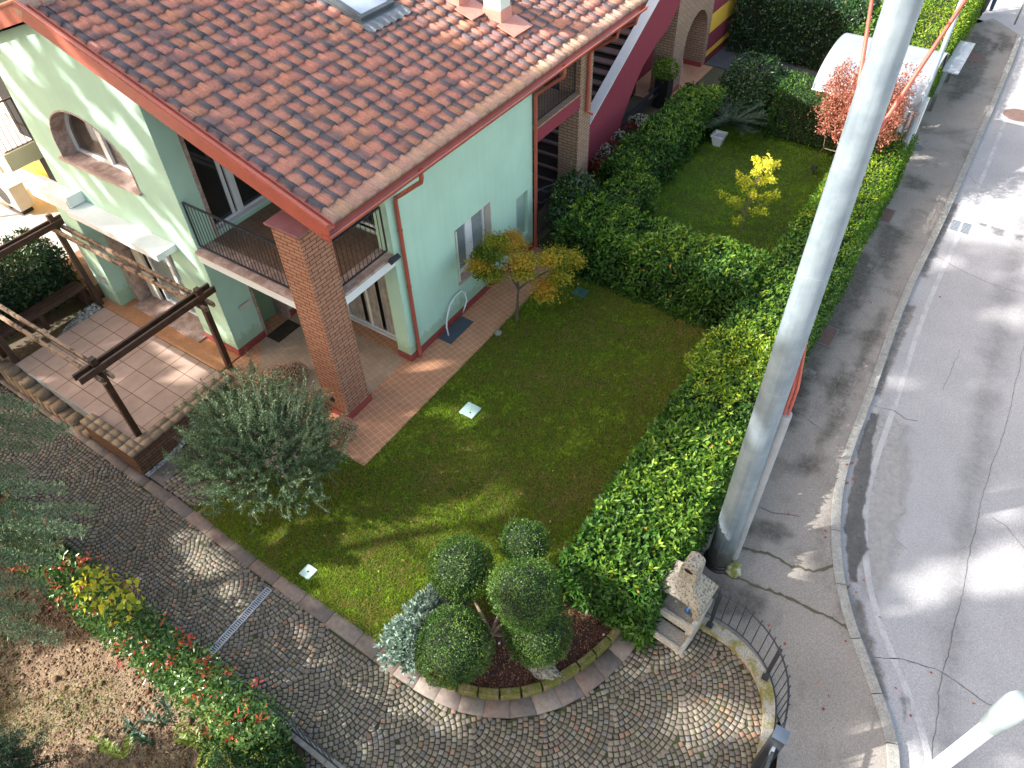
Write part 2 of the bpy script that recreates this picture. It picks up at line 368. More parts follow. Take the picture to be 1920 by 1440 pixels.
# deep green nook
nk = MB(); nk.box(.1, 1.08, -3.9, -3.62, 0, 2.12); nk.build('nook_wall', M_greendark, HS)
nk = MB(); nk.box(1.06, 1.12, -3.6, -3.235, 0, 2.16); nk.box(.36, .44, -3.6, -3.235, 0, 2.16); nk.build('door_surround', M_marble, HS)
def skirt(lst, hh, lip):
    sk = MB()
    for (x0, x1, y0, y1) in lst:
        sk.box(x0, x1, y0, y1, .005, hh)
        if lip: sk.box(x0, x1+.012, y0, y1+.012, .1, .135)
    sk.build('skirting', M_skirt, HS, bevel=.006)
skirt([(-4.75,.028,0,.028), (0,.028,-.35,0)], .17, 1); skirt([(1.12,1.878,-3.25,-3.215), (1.85,1.878,-4.33,-3.25)], .17, 1); skirt([(-.30,.36,-3.25,-3.22)], .17, 0)
skirt([(1.30,1.99,-.02,.025), (1.95,1.99,-.66,-.02), (1.30,1.34,-.66,-.02), (1.34,1.95,-.66,-.62)], .16, 0)
# brick pillar
pl = MB(); pl.box(1.335, 1.95, -.62, 0-.001, 0, 4.36); pl.build('brick_pillar', M_brick, HS)
pc = MB(); pc.box(1.27, 2.01, -.70, .05, 4.36, 4.40); pc.build('pillar_cap', simple('purple_copper_cap', (.30,.13,.14), (.24,.09,.10), .4, 5, 60, .12, .002), HS, bevel=.005)
# balcony
bl = MB(); bl.box(1.50, 1.9, -3.249, -.63, 2.53, 2.73); bl.box(0.002, 1.334, -.38, -.001, 2.53, 2.73); bl.box(1.50, 1.9, -.629, -.02, 2.53, 2.73)
bl.build('balcony_beam', M_white2, HS)
bf = MB(); bf.box(-.29, 1.49, -3.24, -.39, 2.60, 2.78); bf.build('balcony_floor', M_balc, HS)
be = MB(); be.box(1.5, 1.93, -3.245, -.63, 2.733, 2.79); be.box(0.01, 1.33, -.37, .03, 2.733, 2.79); be.build('balcony_edge', M_marble, HS, bevel=.004)
def railing(a, b, z0, z1, n, parent, posts=True, name='railing', r=.007):
    k = MB(); a = np.array(a, float); b = np.array(b, float); e = np.array([0,0,1.])
    k.beam([*a, z1], [*b, z1], .045, .022); k.beam([*a, z0], [*b, z0], .035, .018)
    for i in range(n+1):
        p = a+(b-a)*i/n; k.tube([[*p, z0], [*p, z1]], r if 0 < i < n else .018, 6)
    return k.build(name, M_iron, parent)
railing((1.80, -3.20), (1.80, -.66), 2.87, 3.80, 26, HS)
railing((1.30, -.10), (.06, -.10), 2.87, 3.80, 12, HS)
# drain pipes, gutter, bargeboards, roof
g = MB()
n = 10; prof = [(.085*math.cos(math.pi+math.pi*i/n), .085*math.sin(math.pi+math.pi*i/n)) for i in range(n+1)]
gy, gz = .775, 4.715
vs = []; x0, x1 = -8.22, 2.05
outer = prof+[(.076, .0)]+[(c*.88, s_*.88) for (c, s_) in reversed(prof)]+[(-.076, 0)]
for x in (x0, x1): vs += [(x, gy+c, gz+s_*1.15) for (c, s_) in outer]
k = len(outer)
g.add(vs, [(i, (i+1) % k, k+(i+1) % k, k+i) for i in range(k)]); g.tube([(x0, gy+.088, gz+.004), (x1, gy+.088, gz+.004)], .014, 8)
g.box(x1-.006, x1, gy-.07, gy+.07, gz-.08, gz); g.box(x0, x0+.006, gy-.07, gy+.07, gz-.08, gz)
g.build('gutter', M_copper, HS, smooth=False)
for x in (-.20, -4.79):
    q = MB(); q.tube([(x, .74, 4.66), (x, .74, 4.5), (x, .715, 4.41), (x, .62, 4.34), (x, .18, 3.98), (x, .075, 3.90), (x, .06, 3.8), (x, .06, .22)], .042, 12)
    q.tube([(x, .06, .30), (x, .06, .02)], .050, 12)
    for z in (.34, 1.9, 3.2): q.tube([(x, .06, z), (x, .06, z+.025)], .05, 12)
    q.build('drain_pipe', M_redpaint, HS, smooth=False)
bb = MB()
def barge(y0, y1, s):
    def Z(y): return wz(YR)+.18+(-s)*0+(ROOF_S*(YR-y) if s > 0 else -ROOF_S*(YR-y))
    for (xa, xb, dz0, dz1) in ((2.0, 2.03, -.14, .15), (1.97, 2.055, .15, .175), (1.90, 2.0, .085, .105), (1.885, 1.90, .085, .15)):
        vs = [(xa,y0,Z(y0)+dz0),(xb,y0,Z(y0)+dz0),(xb,y0,Z(y0)+dz1),(xa,y0,Z(y0)+dz1),(xa,y1,Z(y1)+dz0),(xb,y1,Z(y1)+dz0),(xb,y1,Z(y1)+dz1),(xa,y1,Z(y1)+dz1)]
        bb.add(vs, [(0,1,2,3),(4,7,6,5),(0,4,5,1),(1,5,6,2),(2,6,7,3),(3,7,4,0)])
    # rounded ridge of the flashing
    bb.tube([(2.01, y0, Z(y0)+.18), (2.01, y1, Z(y1)+.18)], .026, 8)
barge(YR, .83, 1); barge(-9.5, YR, -1)
bb.build('bargeboard', M_copper, HS)
so = MB()   # soffit boards and rafters
for (xa, xb) in ((1.5, 1.999),): so.add([(xa,.70,roof_z(.70)-.15),(xb,.70,roof_z(.70)-.15),(xb,YR,roof_z(YR)-.15),(xa,YR,roof_z(YR)-.15),(xa,.70,roof_z(.70)-.12),(xb,.70,roof_z(.70)-.12),(xb,YR,roof_z(YR)-.12),(xa,YR,roof_z(YR)-.12)],
    [(0,1,2,3),(7,6,5,4),(0,4,5,1),(1,5,6,2),(2,6,7,3),(3,7,4,0)])
xa, xb = -8.2, 1.499
so.add([(xa,.70,roof_z(.70)-.15),(xb,.70,roof_z(.70)-.15),(xb,YR,roof_z(YR)-.15),(xa,YR,roof_z(YR)-.15),(xa,.70,roof_z(.70)-.10),(xb,.70,roof_z(.70)-.10),(xb,YR,roof_z(YR)-.10),(xa,YR,roof_z(YR)-.10)],
    [(0,1,2,3),(7,6,5,4),(0,4,5,1),(1,5,6,2),(2,6,7,3),(3,7,4,0)])
xa, xb = -8.2, 1.99; zr = roof_z(YR)
so.add([(xa,YR,zr-.15),(xb,YR,zr-.15),(xb,-10,zr-.15-ROOF_S*4.65),(xa,-10,zr-.15-ROOF_S*4.65),(xa,YR,zr-.02),(xb,YR,zr-.02),(xb,-10,zr-.02-ROOF_S*4.65),(xa,-10,zr-.02-ROOF_S*4.65)],
    [(0,1,2,3),(7,6,5,4),(0,4,5,1),(1,5,6,2),(2,6,7,3),(3,7,4,0)])
for i in range(16):
    x = 1.0-i*.62; so.beam((x, .68, roof_z(.68)-.245), (x, -.3, roof_z(-.3)-.245), .085, .13)
so.build('soffit', M_wood, HS)
# roof tiles: double-roll tiles in courses
TW, TL = .30, .287
ncol = int((2.0+8.2)/TW); nrow = int(round((.72-YR)/math.cos(math.atan(ROOF_S))/TL))
prof = []
for i in range(25):
    u = i/24*TW; q = (u % (TW/2))/(TW/2)
    q = u/TW; z = .050*math.sin(math.pi*q/.48)**.75 if q < .48 else (.010+.012*math.exp(-((q-.74)/.035)**2) if q < .965 else .0)
    prof.append((u, z))
nu = len(prof); ca, sa = 1/math.hypot(1, ROOF_S), ROOF_S/math.hypot(1, ROOF_S)
V = []; Fq = []; C = []
red = np.array([.46,.20,.14]); gry = np.array([.10,.096,.11]); tanc = np.array([.46,.275,.195])
SKY = (-3.25, -2.3, -4.35, -2.12)      # skylight hole: x0,x1,y0,y1
for r in range(nrow):
    s0 = r*TL
    for c in range(ncol+1):
        xo = 1.93-(c+1)*TW+random.uniform(-.006, .006); w_ = TW
        yb = .72-(s0)*ca; yt = .72-(s0+TL*1.02)*ca
        if SKY[0]-.05 < xo+TW/2 < SKY[1]+.05 and SKY[2] < (yb+yt)/2 < SKY[3]+.05: continue
        dark = random.choice([0, 1, 1, 1, 1, 1, 1, 2, 3]) if r > 0 else random.choice([4,4,4,4,4,4,5])
        ph = random.random(); tone = .87+.24*random.random(); dz = random.uniform(-.004, .006); tl = random.uniform(-.006,.006)
        hue = np.array([1, 1+random.uniform(-.05,.07), 1+random.uniform(-.06,.10)])
        for (sv, lift, rowi) in ((0, .012, 0), (0, .054, 1), (.5, .034, 2), (1.03, .012, 3)):
            y = .72-(s0+sv*TL)*ca; zb = 4.80-ROOF_S*(y-.67)-.05
            for (u, z) in prof:
                zz = (z+lift+dz+tl*(u/TW-.5)*2) if rowi > 0 else (lift-.012 if z > .02 else lift-.012)
                V.append((xo+u, y+.0*z, zb+zz+.0))
                q = u/TW
                kk = 0.0
                if dark == 1: kk = 1/(1+math.exp(-(.46-q+.05*math.sin(sv*4+ph*6))*30))
                elif dark == 2: kk = 1/(1+math.exp(-(.62-q+.2*math.sin(sv*5+ph*6))*14))*.8
                elif dark == 3: kk = 1/(1+math.exp(-(.3-abs(q-.75)+.1*math.sin(sv*4+ph*9))*18))*.7
                elif dark == 5: kk = .45
                base = (tanc if dark == 4 or dark == 5 else red)*hue
                cc = base*(1-kk)+gry*kk
                cc = cc*tone*(.93+.07*math.sin(u*130+ph*9))
                if rowi == 0: cc = cc*.25
                C.append(cc)
        b0 = len(V)-4*nu
        for a in range(3):
            for i in range(nu-1): Fq.append((b0+a*nu+i, b0+a*nu+i+1, b0+(a+1)*nu+i+1, b0+(a+1)*nu+i))
M_tiles = attr_mat('clay_roof_tiles', .75, 22, .16, .003, .3, stain=(3.0, (.30,.20,.15), .62, .78))
RF = fast_mesh('roof', np.array(V), np.array(Fq), M_tiles, HS, col=np.array(C), smooth=False)
rt = MB()
for i in range(28):
    x = 2.0-i*.36; rt.tube([(x+.03, YR, roof_z(YR)+.02), (x-.36, YR, roof_z(YR)+.005)], [.13, .11], 12)
rt.build('ridge_tiles', simple('ridge_tile_grey', (.30,.24,.21), (.42,.22,.16), .8, 5, 40, .2, .003), RF)
# skylight
def rp(x, y, dz=0): return np.array([x, y, roof_z(y)+dz])
sn = np.array([0, sa, ca]); sx = np.array([1., 0, 0]); sy = np.array([0, -ca, sa])   # sy: up the slope
sc = rp((SKY[0]+SKY[1])/2, -3.15)
q = MB(); hx, hy = .43, .98
q.obox(sc+sn*.02, sx, sy, sn, hx+.12, hy+.14, .02)
q.m = 0
for sgn in (-1, 1):
    q.obox(sc+sn*.07+sx*sgn*hx, sx, sy, sn, .045, hy+.045, .04); q.obox(sc+sn*.07+sy*sgn*hy, sx, sy, sn, hx-.046, .045, .04)
SK = q.build('skylight', M_mullion, HS, bevel=.006)
q = MB(); q.obox(sc+sn*.07, sx, sy, sn, hx-.046, hy-.046, .02); q.build('pane', M_glasssky, SK)
q = MB()   # lead apron below the skylight, dressed over the tile rolls
na = 40; vs = []
for j in range(4):
    for i in range(na+1):
        u = -.62+1.24*i/na; v = -hy-.13-j*.09; roll = .035*max(0, math.sin(u*2*math.pi/(TW/1.5)))*min(1, j/2)
        vs.append(sc+sx*u+sy*v+sn*(.045-.004*j+roll))
q.add(vs, [(j*(na+1)+i, j*(na+1)+i+1, (j+1)*(na+1)+i+1, (j+1)*(na+1)+i) for j in range(3) for i in range(na)])
q.build('flashing', simple('lead_flashing', (.14,.16,.18), (.22,.24,.26), .35, 10, 60, .1, .002, metal=.5), SK, recalc=False)
# chimneys: painted box stack and a smaller one behind
def chimney(x0, x1, y0, y1, ztop, parent, nm='chimney'):
    zb = roof_z(y1)-.05; c = MB(); c.box(x0, x1, y0, y1, zb, ztop)
    ch = c.build(nm, M_pale2, parent, bevel=.005)
    e = MB(); e.box(x0-.02, x1+.02, y0-.02, y1+.02, zb, roof_z(y0)+.13 if False else zb+.33)
    # sloping base flashing following the roof
    c0 = rp((x0+x1)/2, y1+.22, .06); e.obox(c0, sx, sy, sn, (x1-x0)/2+.16, .22, .012)
    e.build('flashing', M_redlead, ch, bevel=.004); e = MB(); e.box(x0-.05, x1+.05, y0-.05, y1+.05, ztop, ztop+.10); e.build('cap', M_redlead, ch, bevel=.004); return ch
M_pale2 = simple('chimney_mint', (.66,.74,.66), (.60,.70,.60), .9, 3, 120, .05, .001)
M_redlead = simple('salmon_flashing', (.60,.27,.21), (.52,.22,.17), .5, 5, 60, .1, .002)
CH = chimney(-4.93, -4.58, -1.02, -.62, 6.0, HS)
c = MB(); c.box(-4.935, -4.575, -1.025, -.615, 5.78, 5.98); c.build('painted_band', M_redlead, CH)
chimney(-4.6, -4.3, -1.75, -1.42, 6.1, HS)
# painted lily emblem on the face of the chimney
q = MB()
for k in range(9):
    t = k/8; y = -.98+.3*t
    q.tube([(-4.574, y, 5.30), (-4.574, y+.03*math.sin(k*2.1), 5.38+.05*random.random())], .006, 5)
q.add([(-4.576,-.80,5.42),(-4.576,-.74,5.52),(-4.576,-.80,5.68),(-4.576,-.86,5.52)], [(0,1,2,3)])
q.build('painted_flowers', simple('painted_motif', (.25,.42,.25), (.35,.25,.4), .9, 20, 60, .2, 0), CH)
# side window with folded white shutters
def frame(mb, plane, d, u0, u1, v0, v1, w_, th):
    def B(a, b, c_, e):
        if plane == 'y': mb.box(a, b, d, d+th, c_, e)
        else: mb.box(d, d+th, a, b, c_, e)
    B(u0, u1, v0, v0+w_); B(u0, u1, v1-w_, v1); B(u0, u0+w_, v0+w_, v1-w_); B(u1-w_, u1, v0+w_, v1-w_)
W = MB(); frame(W, 'y', -.20, -3.07, -1.79, .9, 2.22, .055, .05); W.box(-2.49, -2.36, -.2, -.135, .95, 2.17)
frame(W, 'y', -.17, -2.99, -2.49, .96, 2.16, .05, .04); frame(W, 'y', -.17, -2.36, -1.86, .96, 2.16, .05, .04)
WN = W.build('window', M_white, HS, bevel=.004)
q = MB(); q.box(-2.94, -2.54, -.175, -.165, 1.01, 2.11); q.box(-2.31, -1.91, -.175, -.165, 1.01, 2.11); q.build('pane', M_glassgrey, WN)
q = MB(); q.box(-3.10, -1.76, -.19, .045, .84, .895); q.build('sill', M_sill, WN, bevel=.004)
q = MB(); q.box(-3.062, -3.028, -.145, .03, .905, 2.2); q.build('shutter', M_cream, WN, bevel=.004)
q = MB(); q.box(-1.832, -1.80, -.145, .03, .905, 2.2); q.build('shutter', M_cream, WN, bevel=.004)
# sliding doors of the porch (lower and upper)
def slider(z0, z1, y0, y1, parent):
    W = MB(); frame(W, 'x', -.42, y0, y1, z0, z1, .06, .06); ym = (y0+y1)/2-.1; W.box(-.42, -.35, ym-.05, ym+.05, z0+.06, z1-.06)
    W.box(-.36, -.28, y0, y1, z0-.0, z0+.03)
    D = W.build('sliding_door', M_white, parent, bevel=.004)
    q = MB(); q.box(-.40, -.39, y0+.06, ym-.05, z0+.06, z1-.06); q.box(-.40, -.39, ym+.05, y1-.06, z0+.06, z1-.06)
    return D, q
D, q = slider(.02, 2.2, -2.12, -.42, HS); q.build('pane', M_glassdark, D)
# curtains hanging behind the glass, seen through it
vs = []; nn = 70
for i in range(nn+1):
    y = -2.03+1.5*i/nn; xx = -.365-.018*math.sin(i*1.1)-.006*math.sin(i*.37)
    vs += [(xx, y, .1), (xx, y, 2.12)]
q = MB(); q.add([v for v in vs], [(2*i, 2*i+1, 2*i+3, 2*i+2) for i in range(nn) if not (20 < i < 26 or 44 < i < 50)])
q.build('curtain', M_curtain, D, smooth=True, recalc=False)
D, q = slider(2.84, 4.4, -2.1, -.45, HS); q.build('pane', M_glassdark, D)
# upper door facing the balcony in the return wall
W = MB(); frame(W, 'y', -3.45, -.1, 1.32, 2.86, 4.98, .06, .06); W.box(.52, .66, -3.45, -3.38, 2.92, 4.92); W.box(.72, .79, -3.44, -3.39, 2.92, 4.92)
W.box(-.1, 1.32, -3.38, -3.26, 2.84, 2.875)
D = W.build('balcony_door', M_white, HS, bevel=.004)
q = MB(); q.box(-.04, .52, -3.43, -3.42, 2.92, 4.92); q.box(.79, 1.26, -3.43, -3.42, 2.92, 4.92); q.build('pane', M_glassdark, D)
q = MB(); q.box(1.32, 1.40, -3.45, -3.235, 2.80, 5.02); q.box(-.18, -.1, -3.45, -3.235, 2.80, 5.02); q.box(-.1, 1.32, -3.45, -3.235, 4.98, 5.03); q.build('surround', M_marble, D, bevel=.003)
# arched gable window
q = MB(); A0 = arch(-5.62, 1.19, 3.66, 3.95, 24, .90); A1 = arch(-5.62, 1.12, 3.72, 3.95, 24, .83)
q.slab([A0, A1], 'x', 1.56, 1.50); q.box(1.50, 1.57, -5.70, -5.55, 3.72, 4.80)
AWN = q.build('arched_window', M_white, HS)
q = MB(); q.slab([arch(-5.62, 1.13, 3.71, 3.95, 24, .84)], 'x', 1.515, 1.505); q.build('pane', glass('brown_window_glass', (.035,.028,.022), .08), AWN)
q = MB(); q.slab([arch(-5.62, 1.218, 3.645, 3.95, 24, .928), arch(-5.62, 1.191, 3.66, 3.95, 24, .901)], 'x', 1.862, 1.57); q.build('reveal', M_marble, AWN)
q = MB(); q.box(1.565, 1.92, -6.9, -4.36, 3.60, 3.658); q.build('sill', M_sill, AWN, bevel=.004)
# ground-floor window under the canopy: door leaf, shutters, marble jamb
q = MB(); frame(q, 'x', 1.46, -6.1, -4.36, .03, 2.45, .06, .06); q.box(1.46, 1.53, -5.3, -5.18, .09, 2.39)
D = q.build('french_window', M_white, HS, bevel=.004)
q = MB(); q.box(1.47, 1.48, -6.04, -5.3, .09, 2.39); q.box(1.47, 1.48, -5.18, -4.42, .09, 2.39); q.build('pane', M_glassgrey, D)
q = MB(); q.box(1.46, 1.85, -6.84, -6.60, 0.004, 2.5); q.box(1.4, 2.08, -6.6, -4.33, .004, .035); q.build('jamb', M_marble, D)
q = MB(); q.box(1.54, 1.60, -6.50, -6.18, .05, 2.42); q.build('shutter', M_cream, D, bevel=.004)
# canopy box above it
q = MB(); q.box(1.852, 2.30, -6.86, -3.97, 2.50, 2.64); q.box(1.852, 2.22, -8.3, -6.86, 2.50, 2.80); q.box(1.852, 2.2, -6.98, -6.80, 2.66, 2.9)
q.build('window_canopy', M_white2, HS, bevel=.006)
q = MB(); q.box(1.21, 1.50, -3.213, -3.205, 1.02, 1.12); q.build('socket_plate', M_cream, HS)
q = MB(); q.box(2.203, 2.21, -7.25, -7.0, .55, .78); q.build('meter_door', simple('grey_plate', (.42,.45,.43), None, .6), HS)
# flood light on the balcony edge
fl = wempty('floodlight', (.12, .09, 2.78), 'small black floodlight fixed to the white balcony beam by the drain pipe', 'light')
q = MB(); q.obox((.12, .12, 2.80), (1,0,0), (0,.8,-.6), (0,.6,.8), .12, .05, .05); q.build('housing', M_black, fl, bevel=.01)
q = MB(); q.box(.08, .16, .03, .08, 2.74, 2.80); q.build('bracket', M_black, fl)
# ---------------------------------------------------------------- ground, road, pavement
def sheet(name, pts, z, mat, kind='structure', nx=1, zf=None):
    q = MB(); tr = tessellate_polygon([[Vector((p[0], p[1], 0)) for p in pts]])
    q.add([(p[0], p[1], z if zf is None else zf(p[0], p[1])+z) for p in pts], [tuple(t) for t in tr])
    o = q.build(name, mat, None); o['kind'] = kind
    me = o.data
    if me.polygons[0].normal.z < 0: me.flip_normals()
    return o
def grid_sheet(name, pts, dz, mat, step=.25, kind='structure', zf=h):
    "polygon cut into a fine grid so that it can follow the ground height"
    import bmesh
    b = bmesh.new(); vs = [b.verts.new((p[0], p[1], 0)) for p in pts]; f = b.faces.new(vs)
    if f.normal.z < 0: f.normal_flip()
    f.normal_update()
    xs = [p[0] for p in pts]; ys = [p[1] for p in pts]
    for ax, lo, hi in ((0, min(xs), max(xs)), (1, min(ys), max(ys))):
        c = lo+step
        while c < hi:
            no = (1,0,0) if ax == 0 else (0,1,0); co = (c,0,0) if ax == 0 else (0,c,0)
            bmesh.ops.bisect_plane(b, geom=b.verts[:]+b.edges[:]+b.faces[:], plane_co=co, plane_no=no); c += step
    for v in b.verts: v.co.z = zf(v.co.x, v.co.y)+dz
    b.normal_update()
    if sum(f.normal.z for f in b.faces) < 0: bmesh.ops.reverse_faces(b, faces=b.faces)
    me = bpy.data.meshes.new(name); b.to_mesh(me); b.free()
    o = link(name, me, mat); o['kind'] = kind; return o
def asphalt(name, c1, c2, stain, sc=1.2, st=(.52, .66), seed=0, speck=.30):
    m, t, b = new_mat(name); v = coords(t); mp = nd(t, 'ShaderNodeMapping'); mp.inputs['Location'].default_value = (seed, seed, 0); t.links.new(v, mp.inputs[0]); v = mp.outputs[0]
    n1 = noise(t, v, .8, 5); r1 = ramp(t, [(.35, c1), (.65, c2)]); t.links.new(n1.outputs[0], r1.inputs[0])
    n2 = noise(t, v, 70, 2, .8); r2 = ramp(t, [(.32, (1-speck,)*3), (.68, (1+speck,)*3)]); t.links.new(n2.outputs[0], r2.inputs[0])
    n4 = noise(t, v, 28, 3); r4 = ramp(t, [(.3, (.88,)*3), (.7, (1.12,)*3)]); t.links.new(n4.outputs[0], r4.inputs[0])
    n3 = noise(t, v, sc, 7, .62, .4); r3 = ramp(t, [(st[0], (0,0,0)), (st[1], (1,1,1))]); t.links.new(n3.outputs[0], r3.inputs[0])
    c = mixc(t, r3.outputs[0], r1.outputs[0], stain); c = mixc(t, 1.0, c, r2.outputs[0], 'MULTIPLY'); c = mixc(t, 1.0, c, r4.outputs[0], 'MULTIPLY')
    t.links.new(c, b.inputs['Base Color']); b.inputs['Roughness'].default_value = .85; b.inputs['Specular IOR Level'].default_value = .3
    bump(t, b, n2.outputs[0], .003); return m
M_road = asphalt('road_asphalt', (.305,.305,.315), (.345,.345,.355), (.265,.265,.27), .5, (.60, .8), 3, .22)
M_pave = asphalt('pavement_asphalt', (.235,.212,.187), (.275,.25,.225), (.165,.147,.126), 1.1, (.52, .68), 0, .28)
M_soil = simple('far_soil', (.13,.10,.07), (.08,.09,.04), .95, .6, 30, .3, .01)
M_grassbase = simple('grass_soil', (.035,.055,.012), (.07,.07,.025), .95, 1.2, 60, .35, .006)
q = MB(); q.box(-160, 160, -160, 160, -.9, -.75); o = q.build('ground', M_soil); o['kind'] = 'structure'
kR = [(P(*p)[0], P(*p)[1]) for p in ((1895,130),(1780,400),(1700,560),(1640,740),(1590,870),(1575,960),(1578,1060),(1600,1160),(1640,1260),(1680,1370),(1690,1440))]
kR = [(-24.4, 8.05)]+kR+[(3.4, 10.75), (9, 11.3), (30, 12)]
def offs(path, d):
    out = []
    for i, p in enumerate(path):
        a = np.array(path[max(0, i-1)]); b = np.array(path[min(len(path)-1, i+1)]); t = b-a; t = t/np.linalg.norm(t)
        out.append((p[0]-t[1]*d, p[1]+t[0]*d))
    return out
def resamp(path, step):
    path = [np.array(p, float) for p in path]; out = [path[0]]
    for a, b in zip(path, path[1:]):
        L = np.linalg.norm(b-a); n = max(1, int(round(L/step)))
        out += [a+(b-a)*i/n for i in range(1, n+1)]
    return [tuple(p) for p in out]
def smoothp(path, it=2):
    p = [np.array(a, float) for a in path]
    for _ in range(it):
        q = [p[0]]
        for a, b in zip(p, p[1:]): q += [a*.75+b*.25, a*.25+b*.75]
        q.append(p[-1]); p = q
    return [tuple(a) for a in p]
kR = resamp(smoothp(kR, 2), .3)
kL = offs(kR, -.16)
if kL[len(kL)//2][1] > kR[len(kR)//2][1]: kL = offs(kR, .16)
ZR = -.11
# road: one sheet to the horizon, crossing street at the far end
road = [(-150, 60), (-150, -60), (-26.5, -60), (-26.3, 4.2), (-25.4, 6.9)]+[(-24.4, 8.05)]+kR+[(120, 14), (120, 60)]
sheet('road', road, ZR, M_road)
# kerb stones
KC = []; q = MB()
M_kerb = simple('pitted_stone_kerb', (.31,.305,.28), (.24,.235,.215), .9, 6, 50, .3, .004)
i = 0; seg = 4
while i+seg < len(kR):
    a0, a1, b0, b1 = kR[i], kR[i+seg], kL[i], kL[i+seg]
    g0 = .006; L = math.dist(a0, a1); t = g0/L; zt = .012+random.uniform(-.004, .004)
    pts = [np.array(a0)+(np.array(a1)-a0)*t]+[np.array(kR[i+k]) for k in range(1, seg)]+[np.array(a1)-(np.array(a1)-a0)*t]
    ptl = [np.array(b0)+(np.array(b1)-b0)*t]+[np.array(kL[i+k]) for k in range(1, seg)]+[np.array(b1)-(np.array(b1)-b0)*t]
    n = len(pts); vs = [(*p, ZR-.05) for p in pts]+[(*p, zt) for p in pts]+[(*p, ZR-.05) for p in ptl]+[(*p, zt) for p in ptl]
    fs = [(k, k+1, n+k+1, n+k) for k in range(n-1)]+[(n+k, n+k+1, 3*n+k+1, 3*n+k) for k in range(n-1)]+[(2*n+k, 3*n+k, 3*n+k+1, 2*n+k+1) for k in range(n-1)]+[(0, n, 3*n, 2*n), (n-1, 3*n-1, 4*n-1, 2*n-1)]
    q.add(vs, fs); i += seg
o = q.build('kerb', M_kerb, None, bevel=.008); o['kind'] = 'structure'
# pits in the kerb tops
# pavement between kerb and hedge / fence
inner = [(-24.2, 6.2), (-14, 6.3), (2.0, 6.6), (1.9, 7.2), (2.02, 7.9), (2.35, 8.62), (2.9, 9.05), (3.5, 9.2), (4.5, 9.3), (9, 9.6), (30, 10)]
sheet('pavement', [(-25.6, 6.9)]+[(-24.4, 8.0)]+kL+inner[::-1], -.004, M_pave)
# faded edge line of the road, cracks, wet gutter
def ribbon(name, path, w, z, mat, kind='structure', taper=False, jit=0):
    path = resamp(path, .12) if jit == 0 else resamp(path, .06)
    if jit:
        o_ = np.array([0., 0.]); np_ = []
        for p in path: o_ = o_*.86+np.array([random.gauss(0, 1), random.gauss(0, 1)])*jit; np_.append((p[0]+o_[0], p[1]+o_[1]))
        path = np_
    n = len(path); L = []; Rr = []
    for i in range(n):
        a = np.array(path[max(0, i-1)]); b = np.array(path[min(n-1, i+1)]); t = b-a; t = t/(np.linalg.norm(t)+1e-9)
        ww = w*(random.uniform(.5, 1.2) if jit else 1)*(1 if not taper else .35+.65*math.sin(math.pi*i/max(1, n-1)))
        L.append((path[i][0]-t[1]*ww/2, path[i][1]+t[0]*ww/2, z)); Rr.append((path[i][0]+t[1]*ww/2, path[i][1]-t[0]*ww/2, z))
    q = MB(); q.strip(L, Rr); o = q.build(name, mat, None, recalc=False)
    if o.data.polygons[0].normal.z < 0: o.data.flip_normals()
    o['kind'] = kind; return o
M_line = asphalt('faded_line', (.43,.43,.44), (.39,.39,.40), (.33,.33,.34), 3, (.45, .6), 5, .15)
gl = offs(kR, .42) if offs(kR, .42)[len(kR)//2][1] > kR[len(kR)//2][1] else offs(kR, -.42)
ribbon('road_marking', gl, .10, ZR+.004, M_line)
M_crack = simple('crack_fill', (.10,.097,.095), (.14,.135,.13), .95, 8, 60, .2, 0)
M_crackmoss = simple('mossy_crack', (.075,.08,.035), (.09,.08,.065), .95, 8, 60, .3, .002)
def pc(pts, z): return [tuple(P(*p, z)[:2]) for p in pts]
for pts, z, w_, mt in (
    ([(1740,470),(1790,500),(1850,530),(1920,552)], ZR, .012, M_crack), ([(1640,760),(1680,772),(1700,788),(1722,790)], ZR, .02, M_crack),
    ([(1640,1232),(1690,1234),(1760,1256),(1800,1285),(1850,1320),(1885,1330)], ZR, .016, M_crack),
    ([(1835,960),(1815,1050),(1805,1110),(1785,1190),(1765,1260),(1760,1330),(1750,1400),(1748,1440)], ZR, .014, M_crack),
    ([(1920,640),(1900,740),(1880,820),(1845,920),(1835,960)], ZR, .010, M_crack), ([(1800,655),(1782,700),(1770,730)], ZR, .008, M_crack),
    ([(1860,970),(1885,985),(1920,1030)], ZR, .012, M_crack), ([(1700,1030),(1680,1010)], ZR, .01, M_crack),
    ([(1700,235),(1740,250),(1790,248),(1840,240)], -.004, .012, M_crack), ([(1720,290),(1760,300),(1800,310),(1830,345)], -.004, .008, M_crack),
    ([(1600,610),(1650,640),(1670,650)], -.004, .010, M_crack), ([(1475,760),(1515,790),(1540,808)], -.004, .02, M_crack),
    ([(1560,560),(1610,580),(1640,600)], -.004, .01, M_crack), ([(1410,945),(1450,962),(1500,970)], -.004, .02, M_crack),
    ([(1700,440),(1730,470),(1745,500)], -.004, .008, M_crack), ([(1830,130),(1850,155),(1880,165)], -.004, .008, M_crack)):
    ribbon('crack', pc(pts, z), w_, z+.004, mt, 'structure', jit=.007)
for pts, w_ in (([(1385,1027),(1430,1038),(1480,1065),(1525,1072),(1555,1060),(1572,1052)], .055), ([(1360,1072),(1400,1090),(1460,1115),(1520,1140),(1560,1158),(1600,1182)], .055)):
    ribbon('crack', pc(pts, -.004), w_, .0005, M_crackmoss, 'structure', jit=.014)
